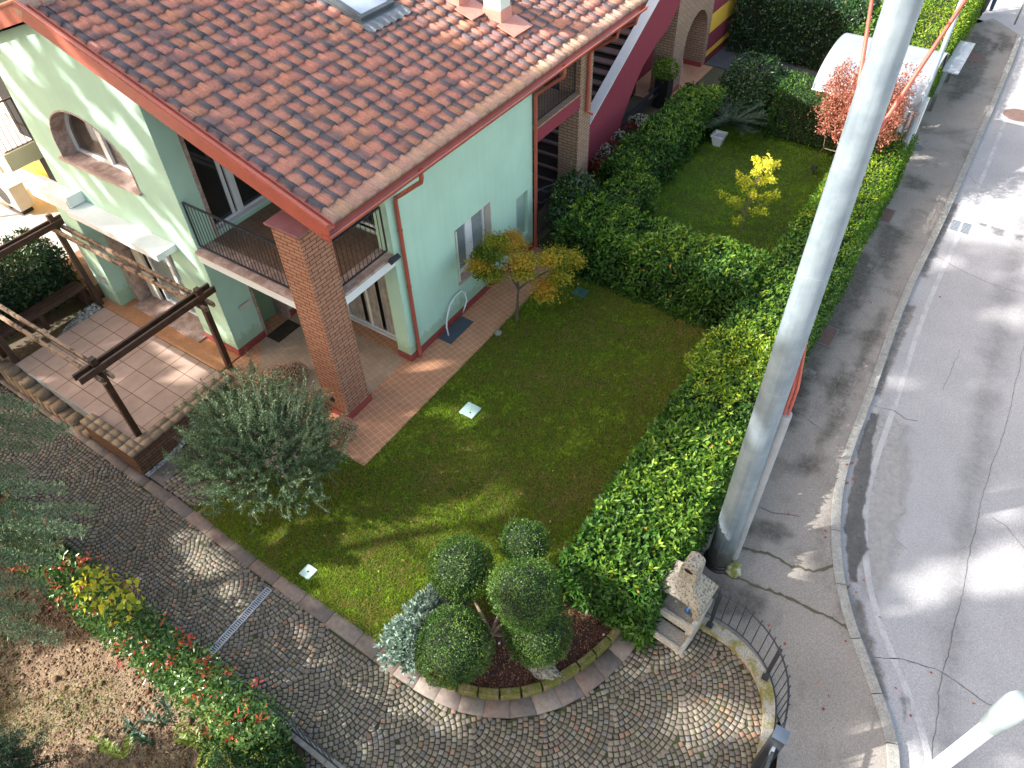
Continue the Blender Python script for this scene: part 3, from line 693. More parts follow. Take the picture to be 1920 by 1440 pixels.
def stain_sheet(name, polys, z, base, soft=.12, amp=.10, res=.035, alpha=.85, sc=5.0, seed=0):
    "patches with soft, ragged edges: a grid whose own attribute fades it into the asphalt below"
    Vs = []; Fs = []; As = []; nb = 0
    for pix in polys:
        pts = np.array([P(*p, z)[:2] for p in pix]); lo = pts.min(0)-soft*2; hi = pts.max(0)+soft*2
        nx, ny = int((hi[0]-lo[0])/res)+2, int((hi[1]-lo[1])/res)+2
        X, Y = np.meshgrid(lo[0]+res*np.arange(nx), lo[1]+res*np.arange(ny), indexing='ij'); x, y = X.ravel(), Y.ravel()
        ins = np.zeros(len(x), bool); dmin = np.full(len(x), 9.); j = len(pts)-1
        for i in range(len(pts)):
            xi, yi = pts[i]; xj, yj = pts[j]
            c = ((yi > y) != (yj > y)) & (x < (xj-xi)*(y-yi)/((yj-yi) or 1e-9)+xi); ins ^= c
            ex, ey = xj-xi, yj-yi; t_ = np.clip(((x-xi)*ex+(y-yi)*ey)/(ex*ex+ey*ey), 0, 1); dmin = np.minimum(dmin, np.hypot(x-xi-t_*ex, y-yi-t_*ey)); j = i
        q3 = np.stack([x, y, x*0+seed], 1); sd_ = np.where(ins, dmin, -dmin)+amp*(lump(q3, sc, seed)*.7+lump(q3, sc*2.7, seed+2)*.4+lump(q3, sc*6, seed+4)*.25)
        al = np.clip(.5+sd_/soft/2, 0, 1); al = al*al*(3-2*al)*alpha
        idx = np.arange(nx*ny).reshape(nx, ny); F_ = np.stack([idx[:-1,:-1], idx[1:,:-1], idx[1:,1:], idx[:-1,1:]], -1).reshape(-1, 4); F_ = F_[al[F_].max(1) > .01]
        Vs.append(np.stack([x, y, np.full(len(x), z)], 1)); Fs.append(F_+nb); As.append(al); nb += len(x)
    c1, c2, rough = base; m, t, b = new_mat(name); v = coords(t)
    n1 = noise(t, v, 2.5, 5); r1 = ramp(t, [(.35, c1), (.65, c2)]); t.links.new(n1.outputs[0], r1.inputs[0])
    n2 = noise(t, v, 130, 2); r2 = ramp(t, [(.3, (.75,)*3), (.7, (1.25,)*3)]); t.links.new(n2.outputs[0], r2.inputs[0])
    t.links.new(mixc(t, 1.0, r1.outputs[0], r2.outputs[0], 'MULTIPLY'), b.inputs['Base Color']); b.inputs['Roughness'].default_value = rough
    at = nd(t, 'ShaderNodeAttribute', attribute_name='rnd'); n3 = noise(t, v, 9, 6, .7); r3 = ramp(t, [(.35, (.55,)*3), (.6, (1.,)*3)]); t.links.new(n3.outputs[0], r3.inputs[0])
    mu = nd(t, 'ShaderNodeMath', operation='MULTIPLY'); t.links.new(at.outputs['Fac'], mu.inputs[0]); t.links.new(r3.outputs[0], mu.inputs[1]); t.links.new(mu.outputs[0], b.inputs['Alpha'])
    bump(t, b, n2.outputs[0], .003)
    o = fast_mesh(name, np.concatenate(Vs), np.concatenate(Fs), m, None, rnd=np.concatenate(As)); o['kind'] = 'structure'
    if o.data.polygons[0].normal.z < 0: o.data.flip_normals()
    return o
stain_sheet('pale_road_patch', [[(1600,960),(1612,820),(1650,775),(1700,800),(1700,900),(1680,1000),(1670,1080),(1640,1120),(1615,1110),(1608,1040)]], ZR+.003, ((.335,.33,.32), (.375,.37,.36), .8), .14, .10, seed=3)
stain_sheet('wet_gutter', [[(1590,1060),(1584,990),(1594,920),(1614,830),(1634,775),(1648,778),(1636,830),(1630,900),(1618,960),(1622,1000),(1628,1030),(1612,1052),(1606,1090),(1596,1090)]], ZR+.007, ((.075,.07,.065), (.105,.10,.09), .4), .025, .03, .02, .95, 9, seed=5)
stain_sheet('damp_patch', [[(1560,470),(1640,470),(1640,520),(1612,560),(1590,610),(1560,640),(1530,700),(1500,760),(1480,800),(1470,760),(1500,640),(1530,540)], [(1655,420),(1700,430),(1690,470),(1660,520),(1640,470)],
    [(1830,60),(1870,80),(1850,120),(1835,165),(1780,190),(1790,130)], [(1390,970),(1440,975),(1475,1000),(1465,1015),(1420,1000),(1385,1010)], [(1320,1080),(1400,1092),(1440,1130),(1420,1165),(1350,1150),(1315,1120)],
    [(1700,320),(1745,345),(1735,360),(1695,350)], [(1540,830),(1575,790),(1600,720),(1640,640),(1660,600),(1655,580),(1620,640),(1585,730),(1555,790)], [(1500,855),(1530,850),(1530,880),(1495,885)], [(1450,740),(1500,700),(1520,730),(1490,790),(1460,800)],
    [(1575,1065),(1600,1120),(1620,1200),(1605,1200),(1585,1130)], [(1560,760),(1590,690),(1580,680),(1540,760)], [(1880,60),(1900,80),(1880,100),(1860,90)]], 0.0, ((.07,.063,.05), (.10,.092,.072), .7), .18, .16, .04, .55, 4, seed=1)
stain_sheet('oil_stain', [[(1860,425),(1885,432),(1880,442),(1862,438)], [(1905,440),(1918,442),(1915,450),(1903,447)], [(1835,418),(1850,420),(1848,425)], [(1690,1300),(1702,1330),(1695,1350)]], ZR+.004, ((.13,.13,.135), (.16,.16,.165), .6), .05, .05, .02, .6, 12, seed=12)
stain_sheet('tyre_wear', [[(1925,380),(1870,560),(1830,760),(1800,960),(1770,1200),(1760,1440),(1790,1440),(1800,1200),(1830,960),(1860,760),(1900,560),(1940,420)]], ZR+.0025, ((.25,.25,.255), (.28,.28,.285), .8), .25, .15, .06, .45, 3, seed=14)
stain_sheet('gutter_grit', [[(1700,570),(1716,575),(1670,690),(1652,745),(1640,740),(1655,690)], [(1600,1120),(1612,1120),(1640,1220),(1665,1310),(1655,1310),(1622,1210)], [(1786,380),(1796,384),(1765,450),(1735,520),(1725,516),(1750,450)]], ZR+.006, ((.12,.105,.085), (.17,.15,.12), .95), .06, .05, .025, .6, 10, seed=15)
stain_sheet('worn_paint', [[(1655,640),(1690,560),(1700,565),(1665,650)], [(1640,760),(1655,700),(1668,700),(1655,770)]], ZR+.0055, ((.40,.40,.40), (.46,.46,.46), .8), .1, .08, .04, .5, 7, seed=8)
# lawns
E0 = G(700,1200); 
lawn = [(2.0, .5), (2.0, 1.0), (.5, 1.0), (-1.5, 1.0), (-4.2, 1.0), (-4.8, .2), (-5.6, .3), (-5.6, 5.8), (2.9, 6.9), (2.9, 5.5)]
lawn = [(2.66, -.30), (2.66, 1.02), (-1.5, .99), (-4.8, .96), (-5.6, .96), (-5.6, 6.0), (3.0, 6.2), (5.06, 4.4)]+[tuple(G(*p)[:2]) for p in ((712,1205),(640,1155),(500,1060),(345,940))]
LIN = [tuple(G(*p)[:2]) for p in ((345,940),(500,1060),(640,1155),(712,1205))]
grid_sheet('lawn', lawn, .0, M_grassbase, .3)
lawn2 = [(-7.2, 1.3), (-7.2, 6.2), (-13.6, 6.0), (-13.6, 1.0)]
sheet('second_lawn', lawn2, .002, M_grassbase)
sheet('far_lawn', [(-19.2, -6), (-25.4, -6), (-25.4, 5.6), (-19.2, 5.6)], .0, simple('far_grass', (.09,.13,.025), (.06,.10,.02), .95, 2, 40, .3, .01))
sheet('garden_soil', [(-7.25, .0), (-7.25, 6.4), (-4.0, 6.4), (-4.0, 0)], -.012, M_grassbase)
sheet('garden_soil', [(-26, -30), (-4.7, -30), (-4.7, 6.3), (-26, 6.3)], -.02, M_soil)
# house floors
sheet('patio', [(2.45, -2.95), (2.45, -7.2), (4.66, -7.2), (4.66, -2.95)], .0, M_slab)
sheet('terrace', [(.9, -3.25), (2.44, -3.2), (2.44, -2.9), (2.62, -2.8), (2.66, -.3), (2.66, 1.0), (-4.8, .98), (-4.8, 0), (0, 0), (-.34, 0), (-.34, -3.25)], .003, M_orange)
sheet('terrace_inset', [(0, -3.2), (0, -.15), (1.33, -.15), (1.9, -.64), (1.9, -2.6), (1.3, -3.2)], .008, M_tan)
sheet('terrace', [(1.4, -3.25), (2.44, -3.25), (2.44, -7.5), (1.4, -7.5)], .0025, M_orange2)
sheet('terrace', [(.1, -3.9), (1.2, -3.9), (1.2, -3.2), (.1, -3.2)], .0045, M_orange)
# soil of the left garden
M_clod = simple('brown_clods', (.17,.105,.065), (.26,.19,.12), .95, 5, 35, .35, .02, lo=.4, hi=.6)
grid_sheet('garden_soil', [(6.85, -12), (6.85, 5.2), (12, 8), (14, 5), (14, -12)], -.02, M_clod, .5)
# driveway of porphyry cobbles in segmental arcs
bay = [tuple(G(*p)[:2]) for p in ((60,760),(245,895),(390,1005),(510,1100),(700,1240))]+[(5.37, 4.61), (5.25, 5.21), (4.98, 5.76), (4.51, 6.28), (3.87, 6.63), (3.19, 6.8), (2.62, 6.86), (2.0, 7.2), (1.98, 7.45), (2.07, 8.05), (2.4, 8.6), (2.87, 8.85), (3.48, 8.96), (5, 9.1), (8.5, 9.0), (8.5, 5.2), (6.88, 3.6), (6.82, 2.8), (6.7, 0), (6.68, -1.2), (6.62, -9), (G(60,760)[0]-.02, -9)]
M_joint = simple('mossy_joint', (.05,.07,.015), (.035,.03,.022), .95, 3, 60, .3, .003)
grid_sheet('driveway', bay, -.012, M_joint, .4)
def inpoly(x, y, poly):
    r = False; j = len(poly)-1
    for i in range(len(poly)):
        xi, yi = poly[i]; xj, yj = poly[j]
        if (yi > y) != (yj > y) and x < (xj-xi)*(y-yi)/(yj-yi)+xi: r = not r
        j = i
    return r
V = []; Fq = []; C = []; cw = .082; AW_ = 1.25; ARC = .82
def cobble(cx, cy, ang, s1, s2):
    ca_, sa_ = math.cos(ang), math.sin(ang); z0 = h(cx, cy)-.02; zt = h(cx, cy)+random.uniform(-.002, .004)
    b0 = len(V); hx, hy = s1/2, s2/2
    tone = random.uniform(.72, 1.2); k = random.random()
    base = np.array([.20,.165,.132]) if k < .60 else (np.array([.235,.205,.155]) if k < .86 else (np.array([.30,.185,.125]) if k < .91 else np.array([.185,.175,.165])))
    col = base*tone
    j = [random.uniform(-.005, .005) for _ in range(8)]
    for (sc_, z) in ((1, z0), (1, zt-.006), (.84, zt)):
        for n_, (i_, j_) in enumerate(((-1,-1),(1,-1),(1,1),(-1,1))):
            x = (hx*i_+j[2*n_])*sc_; y = (hy*j_+j[2*n_+1])*sc_
            V.append((cx+x*ca_-y*sa_, cy+x*sa_+y*ca_, z)); C.append(col*(1.0 if sc_ < 1 else .8))
    for a in (0, 4):
        for n_ in range(4): Fq.append((b0+a+n_, b0+a+(n_+1)%4, b0+a+4+(n_+1)%4, b0+a+4+n_))
    Fq.append((b0+8, b0+9, b0+10, b0+11))
ncob = 0; SW = 1.46; SD = SW/2; RS = SW*.74
XB = 6.06
def cobble_owner(x, y):
    "scale pattern: the lowest scale that reaches the point, rows half a width apart and staggered"
    j0 = int(math.floor((y+10)/SD))
    for j in range(j0-2, j0+2):
        yc = -10+j*SD; xo = XB+(SW/2 if j % 2 else 0); i = round((x-xo)/SW); xc = xo+i*SW
        if y >= yc-.10 and (x-xc)**2+(y-yc)**2 < RS*RS: return (i, j)
    return None
for j in range(0, 28):
    yc = -10+j*SD; xo = XB+(SW/2 if j % 2 else 0)
    for i in range(-4, 4):
        xc = xo+i*SW; k = 0; rr_ = .05
        while rr_ < RS:
            n_ = max(4, int(2*math.pi*rr_/cw)); a0 = random.random()*.3
            for q_ in range(n_):
                a = 2*math.pi*(q_+a0)/n_; x, y = xc+rr_*math.sin(a), yc+rr_*math.cos(a)
                if cobble_owner(x, y) != (i, j) or not inpoly(x, y, bay): continue
                cobble(x, y, -a, 2*math.pi*rr_/n_*.81*random.uniform(.92, 1.05), .078*.82); ncob += 1
            rr_ += .078
print('cobbles', ncob)
M_cob = attr_mat('porphyry_cobbles', .75, 60, .2, .002, .35, stain=(.8, (.17,.14,.11), .56, .8))
o = fast_mesh('paving_cobbles', np.array(V), np.array(Fq), M_cob, None, col=np.array(C)); o['kind'] = 'structure'
# border slabs of the drive, straight then curving round the flower bed
M_border = attr_mat('porphyry_slabs', .8, 14, .18, .003, .3, stain=(2.5, (.12,.10,.08), .60, .8))
inn = [(5.0, -9.0), (5.02, -6.0), (5.04, -3.7)]+LIN
inn = [(4.88, -9), (4.90, -5.8), (4.91, -2.9)]+LIN+[(5.08, 4.55), (4.97, 5.09), (4.75, 5.56), (4.41, 5.95), (3.87, 6.27), (3.29, 6.49), (2.70, 6.55)]
outp = [tuple(G(*p)[:2]) for p in ((60,760),(245,895),(390,1005),(510,1100),(700,1240))]+[(5.37, 4.61), (5.25, 5.21), (4.98, 5.76), (4.51, 6.28), (3.87, 6.63), (3.19, 6.8), (2.62, 6.86)]
outp = [(outp[0][0]-.02, -9.0)]+outp
def at_s(path, s):
    seg_ = [math.dist(a, b) for a, b in zip(path, path[1:])]; T_ = sum(seg_)*s
    for a, b, l in zip(path, path[1:], seg_):
        if T_ <= l: return np.array(a)+(np.array(b)-a)*T_/max(l, 1e-6)
        T_ -= l
    return np.array(path[-1])
inn = smoothp(inn, 1); outp = smoothp(outp, 1)
# match both edges by nearest points
V = []; Fq = []; C = []
oo = resamp(outp, .04); ii = np.array(resamp(inn, .02))
acc = 0; marks = [0]
tot = 0
for i in range(1, len(oo)):
    tot += math.dist(oo[i], oo[i-1])
    lim = .62 if oo[i][1] < 3.4 else .36
    if tot > lim: marks.append(i); tot = 0
for a_, b_ in zip(marks, marks[1:]):
    A = np.array(oo[a_]); B = np.array(oo[b_]); Ci = ii[np.argmin(((ii-A)**2).sum(1))]; Di = ii[np.argmin(((ii-B)**2).sum(1))]
    cen = (A+B+Ci+Di)/4; b0 = len(V); tone = random.uniform(.8, 1.2); col = np.array(random.choice([(.20,.16,.14), (.225,.185,.155), (.175,.145,.13), (.23,.17,.14)]))*tone
    dt = random.uniform(-.002, .003)
    for z, s_ in ((-.05, 1), (.002, 1), (.006, .985)):
        for p in (A, B, Di, Ci):
            pp = cen+(p-cen)*(s_*.985); V.append((pp[0], pp[1], h(pp[0], pp[1])+z+dt)); C.append(col)
    for a in (0, 4):
        for n_ in range(4): Fq.append((b0+a+n_, b0+a+(n_+1)%4, b0+a+4+(n_+1)%4, b0+a+4+n_))
    Fq.append((b0+8, b0+9, b0+10, b0+11))
o = fast_mesh('path_border', np.array(V), np.array(Fq), M_border, None, col=np.array(C)); o['kind'] = 'structure'
# drain channel across the drive
dr = wempty('drain_channel', (6, 1.4, 0), 'galvanised slotted drain channel across the cobbled drive', 'drain')
M_galv = simple('galvanised_steel', (.42,.46,.50), (.34,.38,.42), .45, 3, 70, .08, .001, metal=.55)
a = G(505,1105); b = G(394,1227); d_ = (b-a); L = np.linalg.norm(d_); d_ /= L; sd = np.cross(d_, [0,0,1])
q = MB(); q.beam(a+sd*.055+[0,0,.004], b+sd*.055+[0,0,.004], .016, .03); q.beam(a-sd*.055+[0,0,.004], b-sd*.055+[0,0,.004], .016, .03)
nb = int(L/.034)
for i in range(nb+1):
    p = a+(b-a)*i/nb; q.beam(p-sd*.05+[0,0,.002], p+sd*.05+[0,0,.002], .014, .02)
q.build('grating', M_galv, dr)
q = MB(); q.beam(a-[0,0,.006], b-[0,0,.006], .11, .006); q.build('channel', M_black, dr)

# ---------------------------------------------------------------- patio walls, steps, pergola
pw = wempty('brick_garden_wall', (4.9, -2.7, 0), 'low old brown brick wall with tan capping round the patio corner', 'wall')
q = MB(); q.box(2.42, 4.90, -3.09, -2.82, -.72, .06); q.box(4.64, 4.90, -4.45, -3.091, -.72, .06); q.build('brickwork', M_brickold, pw)
q = MB()
M_cap = attr_mat('tan_brick_capping', .9, 60, .25, .001, .2, stain=(2.2, (.13,.105,.07), .48, .72))
V = []; Fq = []; C = []
def blockcol(x0, x1, y0, y1, z0, z1, col):
    b0 = len(V)
    for p in ((x0,y0,z0),(x1,y0,z0),(x1,y1,z0),(x0,y1,z0),(x0,y0,z1),(x1,y0,z1),(x1,y1,z1),(x0,y1,z1)): V.append(p); C.append(col)
    for f in ((0,3,2,1),(4,5,6,7),(0,1,5,4),(1,2,6,5),(2,3,7,6),(3,0,4,7)): Fq.append(tuple(b0+i for i in f))
def tanc_(): return np.array([.29,.215,.15])*random.uniform(.88, 1.10)
x = 2.42
while x < 4.62:
    blockcol(x, min(x+.246, 4.635), -3.12, -2.965, .06, .10+random.uniform(-.001, .001), tanc_()); blockcol(x+.0, min(x+.246, 4.635), -2.961, -2.80, .06, .10+random.uniform(-.001, .001), tanc_()); x += .25
y = -4.45
while y < -2.85:
    blockcol(4.64, 4.775, y, min(y+.246, -2.80), .06, .10+random.uniform(-.001, .001), tanc_()); blockcol(4.783, 4.92, y, min(y+.246, -2.80), .06, .10+random.uniform(-.001, .001), tanc_()); y += .25
fast_mesh('capping', np.array(V), np.array(Fq), M_cap, pw, col=np.array(C))
st = wempty('garden_steps', (4.9, -5.5, 0), 'old tan brick steps leading down from the patio to the drive', 'steps')
V = []; Fq = []; C = []
for k in range(6):
    y0 = -7.5+k*.5; z1 = .02-.085*k
    for j in range(2):
        blockcol(4.67, 4.93, y0+j*.25, y0+j*.25+.243, -.75, z1-random.uniform(0, .004), tanc_()*.8)
fast_mesh('step', np.array(V), np.array(Fq), M_cap, st, col=np.array(C))
q = MB(); q.box(4.655, 4.665, -7.2, -4.45, -.5, .006); q.build('metal_edge', M_galv, st)
# pebble strip and slab beside the brick wall
PG = wempty('pergola', (3.4, -4.7, 0), 'dark stained timber pergola with paired beams over the patio', 'pergola')
posts = [((4.48, -3.22), (4.54, -3.05)), ((2.25, -3.12), (2.30, -3.0)), ((2.42, -7.35), (2.34, -7.72)), ((4.60, -7.25), (4.55, -7.72))]
for (a_, b_) in posts:
    q = MB(); q.beam((*a_, 0), (*b_, 2.27), .11, .11, (0,1,0)); q.build('post', M_wood, PG, bevel=.006)
for y in (-3.04, -7.68):
    for s in (-1, 1):
        q = MB(); q.beam((1.98, y+s*.085, 2.07), (4.92, y+s*.085, 2.07), .05, .13); q.build('beam', M_wood, PG, bevel=.006)
for x in (4.57, 2.33):
    for s in (-1, 1):
        q = MB(); a_ = -7.35; pts = []
        q.beam((x+s*.085, -8.0, 1.955), (x+s*.085, -2.72, 1.955), .06, .10, (0,0,1)); q.build('rafter', M_woodw, PG, bevel=.01)
BN = wempty('garden_bench', (3.4, -7.7, 0), 'dark timber plank bench beneath the shrubs beside the patio', 'bench')
q = MB()
for k in range(3): q.box(2.45, 4.75, -7.98+k*.15, -7.85+k*.15, .42, .47)
q.build('seat', M_wood, BN, bevel=.005)
for x in (2.55, 3.6, 4.65):
    q = MB(); q.box(x-.05, x+.05, -7.92, -7.58, 0, .42); q.build('leg', M_wood, BN, bevel=.004)
# doormats, hose
M_mat = tile_mat('dark_patterned_mat', (.03,.022,.016), (.055,.04,.025), (.10,.08,.05), .06, 0, .004, .95)
q = MB(); c0 = P(503,628,.012); c1 = P(528,641,.012); c2 = P(561,611,.012)
q.obox((.80,-3.02,.016), (1,0,0), (0,1,0), (0,0,1), .33, .19, .008)
tag(q.build('doormat', M_mat, None), 'dark patterned doormat in the shaded doorway below the balcony', 'doormat')
m, t, b = new_mat('striped_mat'); v = coords(t); wv = nd(t, 'ShaderNodeTexWave'); wv.bands_direction = 'Y'; wv.inputs['Scale'].default_value = 14; t.links.new(v, wv.inputs[0])
r = ramp(t, [(.4, (.05,.10,.085)), (.6, (.07,.065,.12))]); t.links.new(wv.outputs[0], r.inputs[0]); t.links.new(r.outputs[0], b.inputs['Base Color']); b.inputs['Roughness'].default_value = .9
q = MB(); q.obox((-1.27,.22,.018), (1,0,0), (0,1,0), (0,0,1), .42, .17, .008)
tag(q.build('striped_mat', m, None), 'green and violet striped mat lying by the red skirting under the side wall', 'mat')
hs = wempty('wall_hose', (-1.3, .15, 0), 'white foam-sleeved hose bent in an arch over the striped mat', 'hose')
a = P(838,625,.05); q = MB(); path = [(-1.0,.22,.06),(-1.03,.16,.25),(-1.12,.12,.42),(-1.3,.08,.62),(-1.5,.07,.72),(-1.74,.07,.72),(-1.84,.09,.62),(-1.80,.16,.45),(-1.72,.13,.25),(-1.74,.06,.1)]
q.tube([tuple(p_) for p_ in [np.array(x_) for x_ in path]], .018, 8)
q.build('sleeve', M_white, hs, smooth=True)
# manhole covers on the lawn
for k, (px, lab) in enumerate((((882,771), 'pale green plastic inspection cover in the lawn near the terracotta tiles'), ((579,1074), 'pale green inspection cover in the lawn near the cobbled drive'), ((1088,550), 'green inspection cover in the lawn at the foot of the laurel hedge'))):
    c = G(*px); root = wempty('inspection_cover', tuple(c), lab, 'manhole cover', 'inspection covers in the lawn')
    s_ = (.16, .11, .16)[k]; q = MB(); q.box(c[0]-s_, c[0]+s_, c[1]-s_, c[1]+s_, c[2]-.02, c[2]+.045)
    q.build('cover', simple('cover_green', (.50,.68,.62), (.42,.6,.54), .5, 6, 60, .08, 0) if k < 2 else simple('cover_dark', (.05,.13,.09), None, .6), root, bevel=.008)
    q = MB(); q.tube([(c[0]+s_*.4*(k < 1), c[1]+s_*.3*(k < 1), c[2]+.044), (c[0]+s_*.4*(k < 1), c[1]+s_*.3*(k < 1), c[2]+.049)], .016, 12); q.build('key_hole', M_black, root)
# pebble strip
def pebbles(name, x0, x1, y0, y1, n, r0, cols, lab, zf=h, dz=0.0, cat='pebbles'):
    V = []; Fq = []; C = []
    t = (1+5**.5)/2; ico = unit(np.array([(-1,t,0),(1,t,0),(-1,-t,0),(1,-t,0),(0,-1,t),(0,1,t),(0,-1,-t),(0,1,-t),(t,0,-1),(t,0,1),(-t,0,-1),(-t,0,1)], float))
    fc = np.array([(0,11,5),(0,5,1),(0,1,7),(0,7,10),(0,10,11),(1,5,9),(5,11,4),(11,10,2),(10,7,6),(7,1,8),(3,9,4),(3,4,2),(3,2,6),(3,6,8),(3,8,9),(4,9,5),(2,4,11),(6,2,10),(8,6,7),(9,8,1)])
    for i in range(n):
        x = random.uniform(x0, x1); y = random.uniform(y0, y1); r_ = r0*random.uniform(.6, 1.3)
        M_ = np.diag([random.uniform(.8,1.3), random.uniform(.8,1.3), .7])*r_; b0 = len(V)*0+len(C)
        V.append(ico@M_+[x, y, zf(x, y)+dz+r_*.3]); C += [np.array(random.choice(cols))*random.uniform(.7, 1.15)]*12; Fq.append(fc+b0)
    m_ = bpy.data.materials.get('pebble_stone') or attr_mat('pebble_stone', .7, 40, .1, 0, .3)
    o = fast_mesh(name, np.concatenate(V), np.concatenate(Fq), m_, None, col=np.array(C), smooth=True)
    return tag(o, lab, cat, kind='stuff')
pebbles('pebbles', 3.6, 4.88, -2.80, -2.69, 600, .022, [(.6,.6,.58), (.4,.4,.4), (.2,.2,.2), (.7,.69,.65)], 'strip of white and grey pebbles along the foot of the brick wall')
pebbles('pebbles', 2.5, 4.75, -7.55, -7.22, 1100, .024, [(.35,.35,.33), (.25,.25,.24), (.5,.5,.48)], 'dark and pale pebbles under the timber bench')
q = MB(); q.box(2.9, 4.88, -2.68, -2.3, -.6, -.47); o = q.build('side_slab', simple('dark_porphyry_slab', (.13,.115,.115), (.17,.14,.13), .7, 4, 40, .2, .003)); o['kind'] = 'structure'
q = MB(); q.box(2.9, 4.88, -2.299, -1.2, -.6, -.488); o = q.build('side_path', M_joint); o['kind'] = 'structure'
V = []; Fq = []; C = []
for i in range(22):
    for j in range(11): cobble(2.95+i*.09+.02*(j % 2), -2.24+j*.09+.05*math.sin(i*.5), .3*math.sin(i*.5), .08, .08)
o = fast_mesh('paving_cobbles', np.array(V)+[0,0,.03], np.array(Fq), M_cob, None, col=np.array(C)); o['kind'] = 'structure'
q = MB(); q.box(4.2, 4.95, -1.2, -.85, -.6, -.44); q.box(3.4, 4.15, -1.6, -1.2, -.6, -.40); q.box(2.7, 3.6, -1.0, -.2, -.6, -.02); o = q.build('garden_slabs', simple('beige_slab', (.36,.28,.23), (.30,.23,.19), .8, 4, 40, .15, .003), None, bevel=.006); o['kind'] = 'structure'

# ---------------------------------------------------------------- the red house with the outside stair
RH = wempty('red_house', (-10, -1, 0), 'maroon house with white-capped stair wall, brick column and brick arch beside the green house', 'house')
q = MB(); q.box(-6.85, -4.80, -.18, 0, 2.70, 3.04); q.build('balcony_front', M_maroon, RH)
q = MB(); q.box(-6.82, -4.80, -1.6, -.19, 2.85, 3.02); q.box(-6.83, -4.80, -.24, .03, 3.045, 3.085); q.build('balcony_floor', M_bricktan, RH)
railing((-4.85, -.12), (-6.78, -.12), 3.12, 4.0, 16, RH)
q = MB(); q.box(-7.40, -6.82, -.56, -.001, 0, 4.55); q.build('brick_column', M_bricktan, RH)
q = MB(); q.box(-17, -4.78, -2.2, -1.95, 0, 4.6); q.box(-17, -8.6, -9, -2.3, 0, 5.8); q.build('wall', M_maroon, RH)
q = MB(); q.box(-17.2, -8.4, -9.2, -2.1, 5.8, 6.0); q.build('roof', M_tiles, RH)
# stair
for k in range(24):
    x = -6.3-.30*k; z = .165*(k+1)
    q = MB(); q.box(x-.31, x+.02, -1.94, -.72, z-.05, z); q.box(x-.31, x-.28, -1.94, -.72, z-.165, z-.05) if False else None
    q.build('step', simple('brown_marble_tread', (.22,.15,.13), (.17,.115,.10), .5, 6, 50, .15, 0) if k == 0 else bpy.data.materials['brown_marble_tread'], RH)
q = MB(); q.add([(-6.0,-1.93,.0),(-13.2,-1.93,3.75),(-13.2,-.73,3.75),(-6.0,-.73,.0),(-6.0,-1.93,-.2),(-13.2,-1.93,3.5),(-13.2,-.73,3.5),(-6.0,-.73,-.2)],[(0,1,2,3),(7,6,5,4),(0,4,5,1),(1,5,6,2),(2,6,7,3),(3,7,4,0)]); q.build('stair_slab', M_dark, RH)
par = [(-6.9,.0),(-7.2,.92),(-8.41,1.62),(-10.02,2.45),(-11.35,3.26),(-12.74,4.0),(-13.46,4.4),(-13.46,2.95),(-12.8,2.45),(-12.06,2.26),(-11.33,1.92),(-10.89,1.53),(-10.52,1.1),(-10.26,.77),(-9.9,.0)]
q = MB(); q.slab([par], 'y', -.50, -.70); q.build('stair_parapet', M_maroon, RH)
q = MB(); q.add([(-7.2,-.73,.93),(-7.2,-.46,.93),(-13.46,-.46,4.41),(-13.46,-.73,4.41),(-7.2,-.73,.97),(-7.2,-.46,.97),(-13.46,-.46,4.45),(-13.46,-.73,4.45)],[(0,1,2,3),(7,6,5,4),(0,4,5,1),(1,5,6,2),(2,6,7,3),(3,7,4,0)])
q.build('parapet_cap', simple('white_cap_tiles', (.66,.67,.68), (.60,.61,.62), .6, 3, 60, .04, 0), RH)
q = MB(); q.box(-13.4, -8.0, -1.7, -1.6, 0, 2.4); q.build('veranda_window', M_glassdark, RH)
q = MB(); q.box(-13.4, -10.2, -.66, -.60, .62, .70); q.box(-13.4, -10.2, -.66, -.60, .40, .46); q.build('rail', M_iron, RH)
# brick arch
AR = [[(-16.55, 0), (-13.68, 0), (-13.68, 5.2), (-16.55, 5.2)]]
ah = arch(-15.4, .88, .02, 1.15, 20, .95)
q = MB(); q.slab([[(-16.55, 0), (-16.28, 0)]+[p for p in arch(-15.4, .88, 0, 1.15, 20, .95)[::-1][:-2]]+[(-14.52, 0), (-13.68, 0), (-13.68, 5.2), (-16.55, 5.2)]], 'y', -.60, -1.25)
q.build('brick_arch', M_bricktan, RH)
q = MB(); q.box(-13.68+.002, -13.66, -1.25, -.58, .02, .16); q.box(-14.5, -13.68, -.6, -.575, .02, .16); q.box(-16.27, -16.25, -1.25, -.6, .02, .18); q.build('skirting', M_skirt, RH)
q = MB(); q.box(-19.5, -16.57, -.9, -.62, 0, 3.0); q.build('far_wall', M_maroon, RH)
q = MB(); q.box(-19.5, -16.57, -.615, -.60, 1.02, 1.62); q.box(-19.5, -16.57, -.615, -.60, .25, .42); q.build('yellow_band', M_yellow, RH)
q = MB(); q.box(-16.5, -13.3, -1.95, -.25, -.01, .02); q.build('porch_floor', M_orange, RH)
for x in (-8.6,):
    pass
dp = MB(); dp.tube([(-7.1,.74,4.62),(-7.1,.7,4.4),(-7.1,.1,4.0),(-7.1,.06,3.9),(-7.1,.06,2.55),(-7.2,.16,2.45)], .042, 10); dp.build('drain_pipe', M_redpaint, RH)
dp = MB(); dp.tube([(-8.0,.74,4.62),(-8.0,.7,4.4),(-8.0,.1,4.1)], .042, 10); dp.build('drain_pipe', M_redpaint, RH)
# dark path in front of the far hedge
sheet('path', [(-19.0, -.6), (-16.6, -.6), (-16.5, 2.9), (-15.6, 6.1), (-17.0, 6.1), (-17.8, 2.9)], .004, simple('dark_path', (.07,.075,.085), (.10,.10,.11), .8, 3, 60, .15, .002))
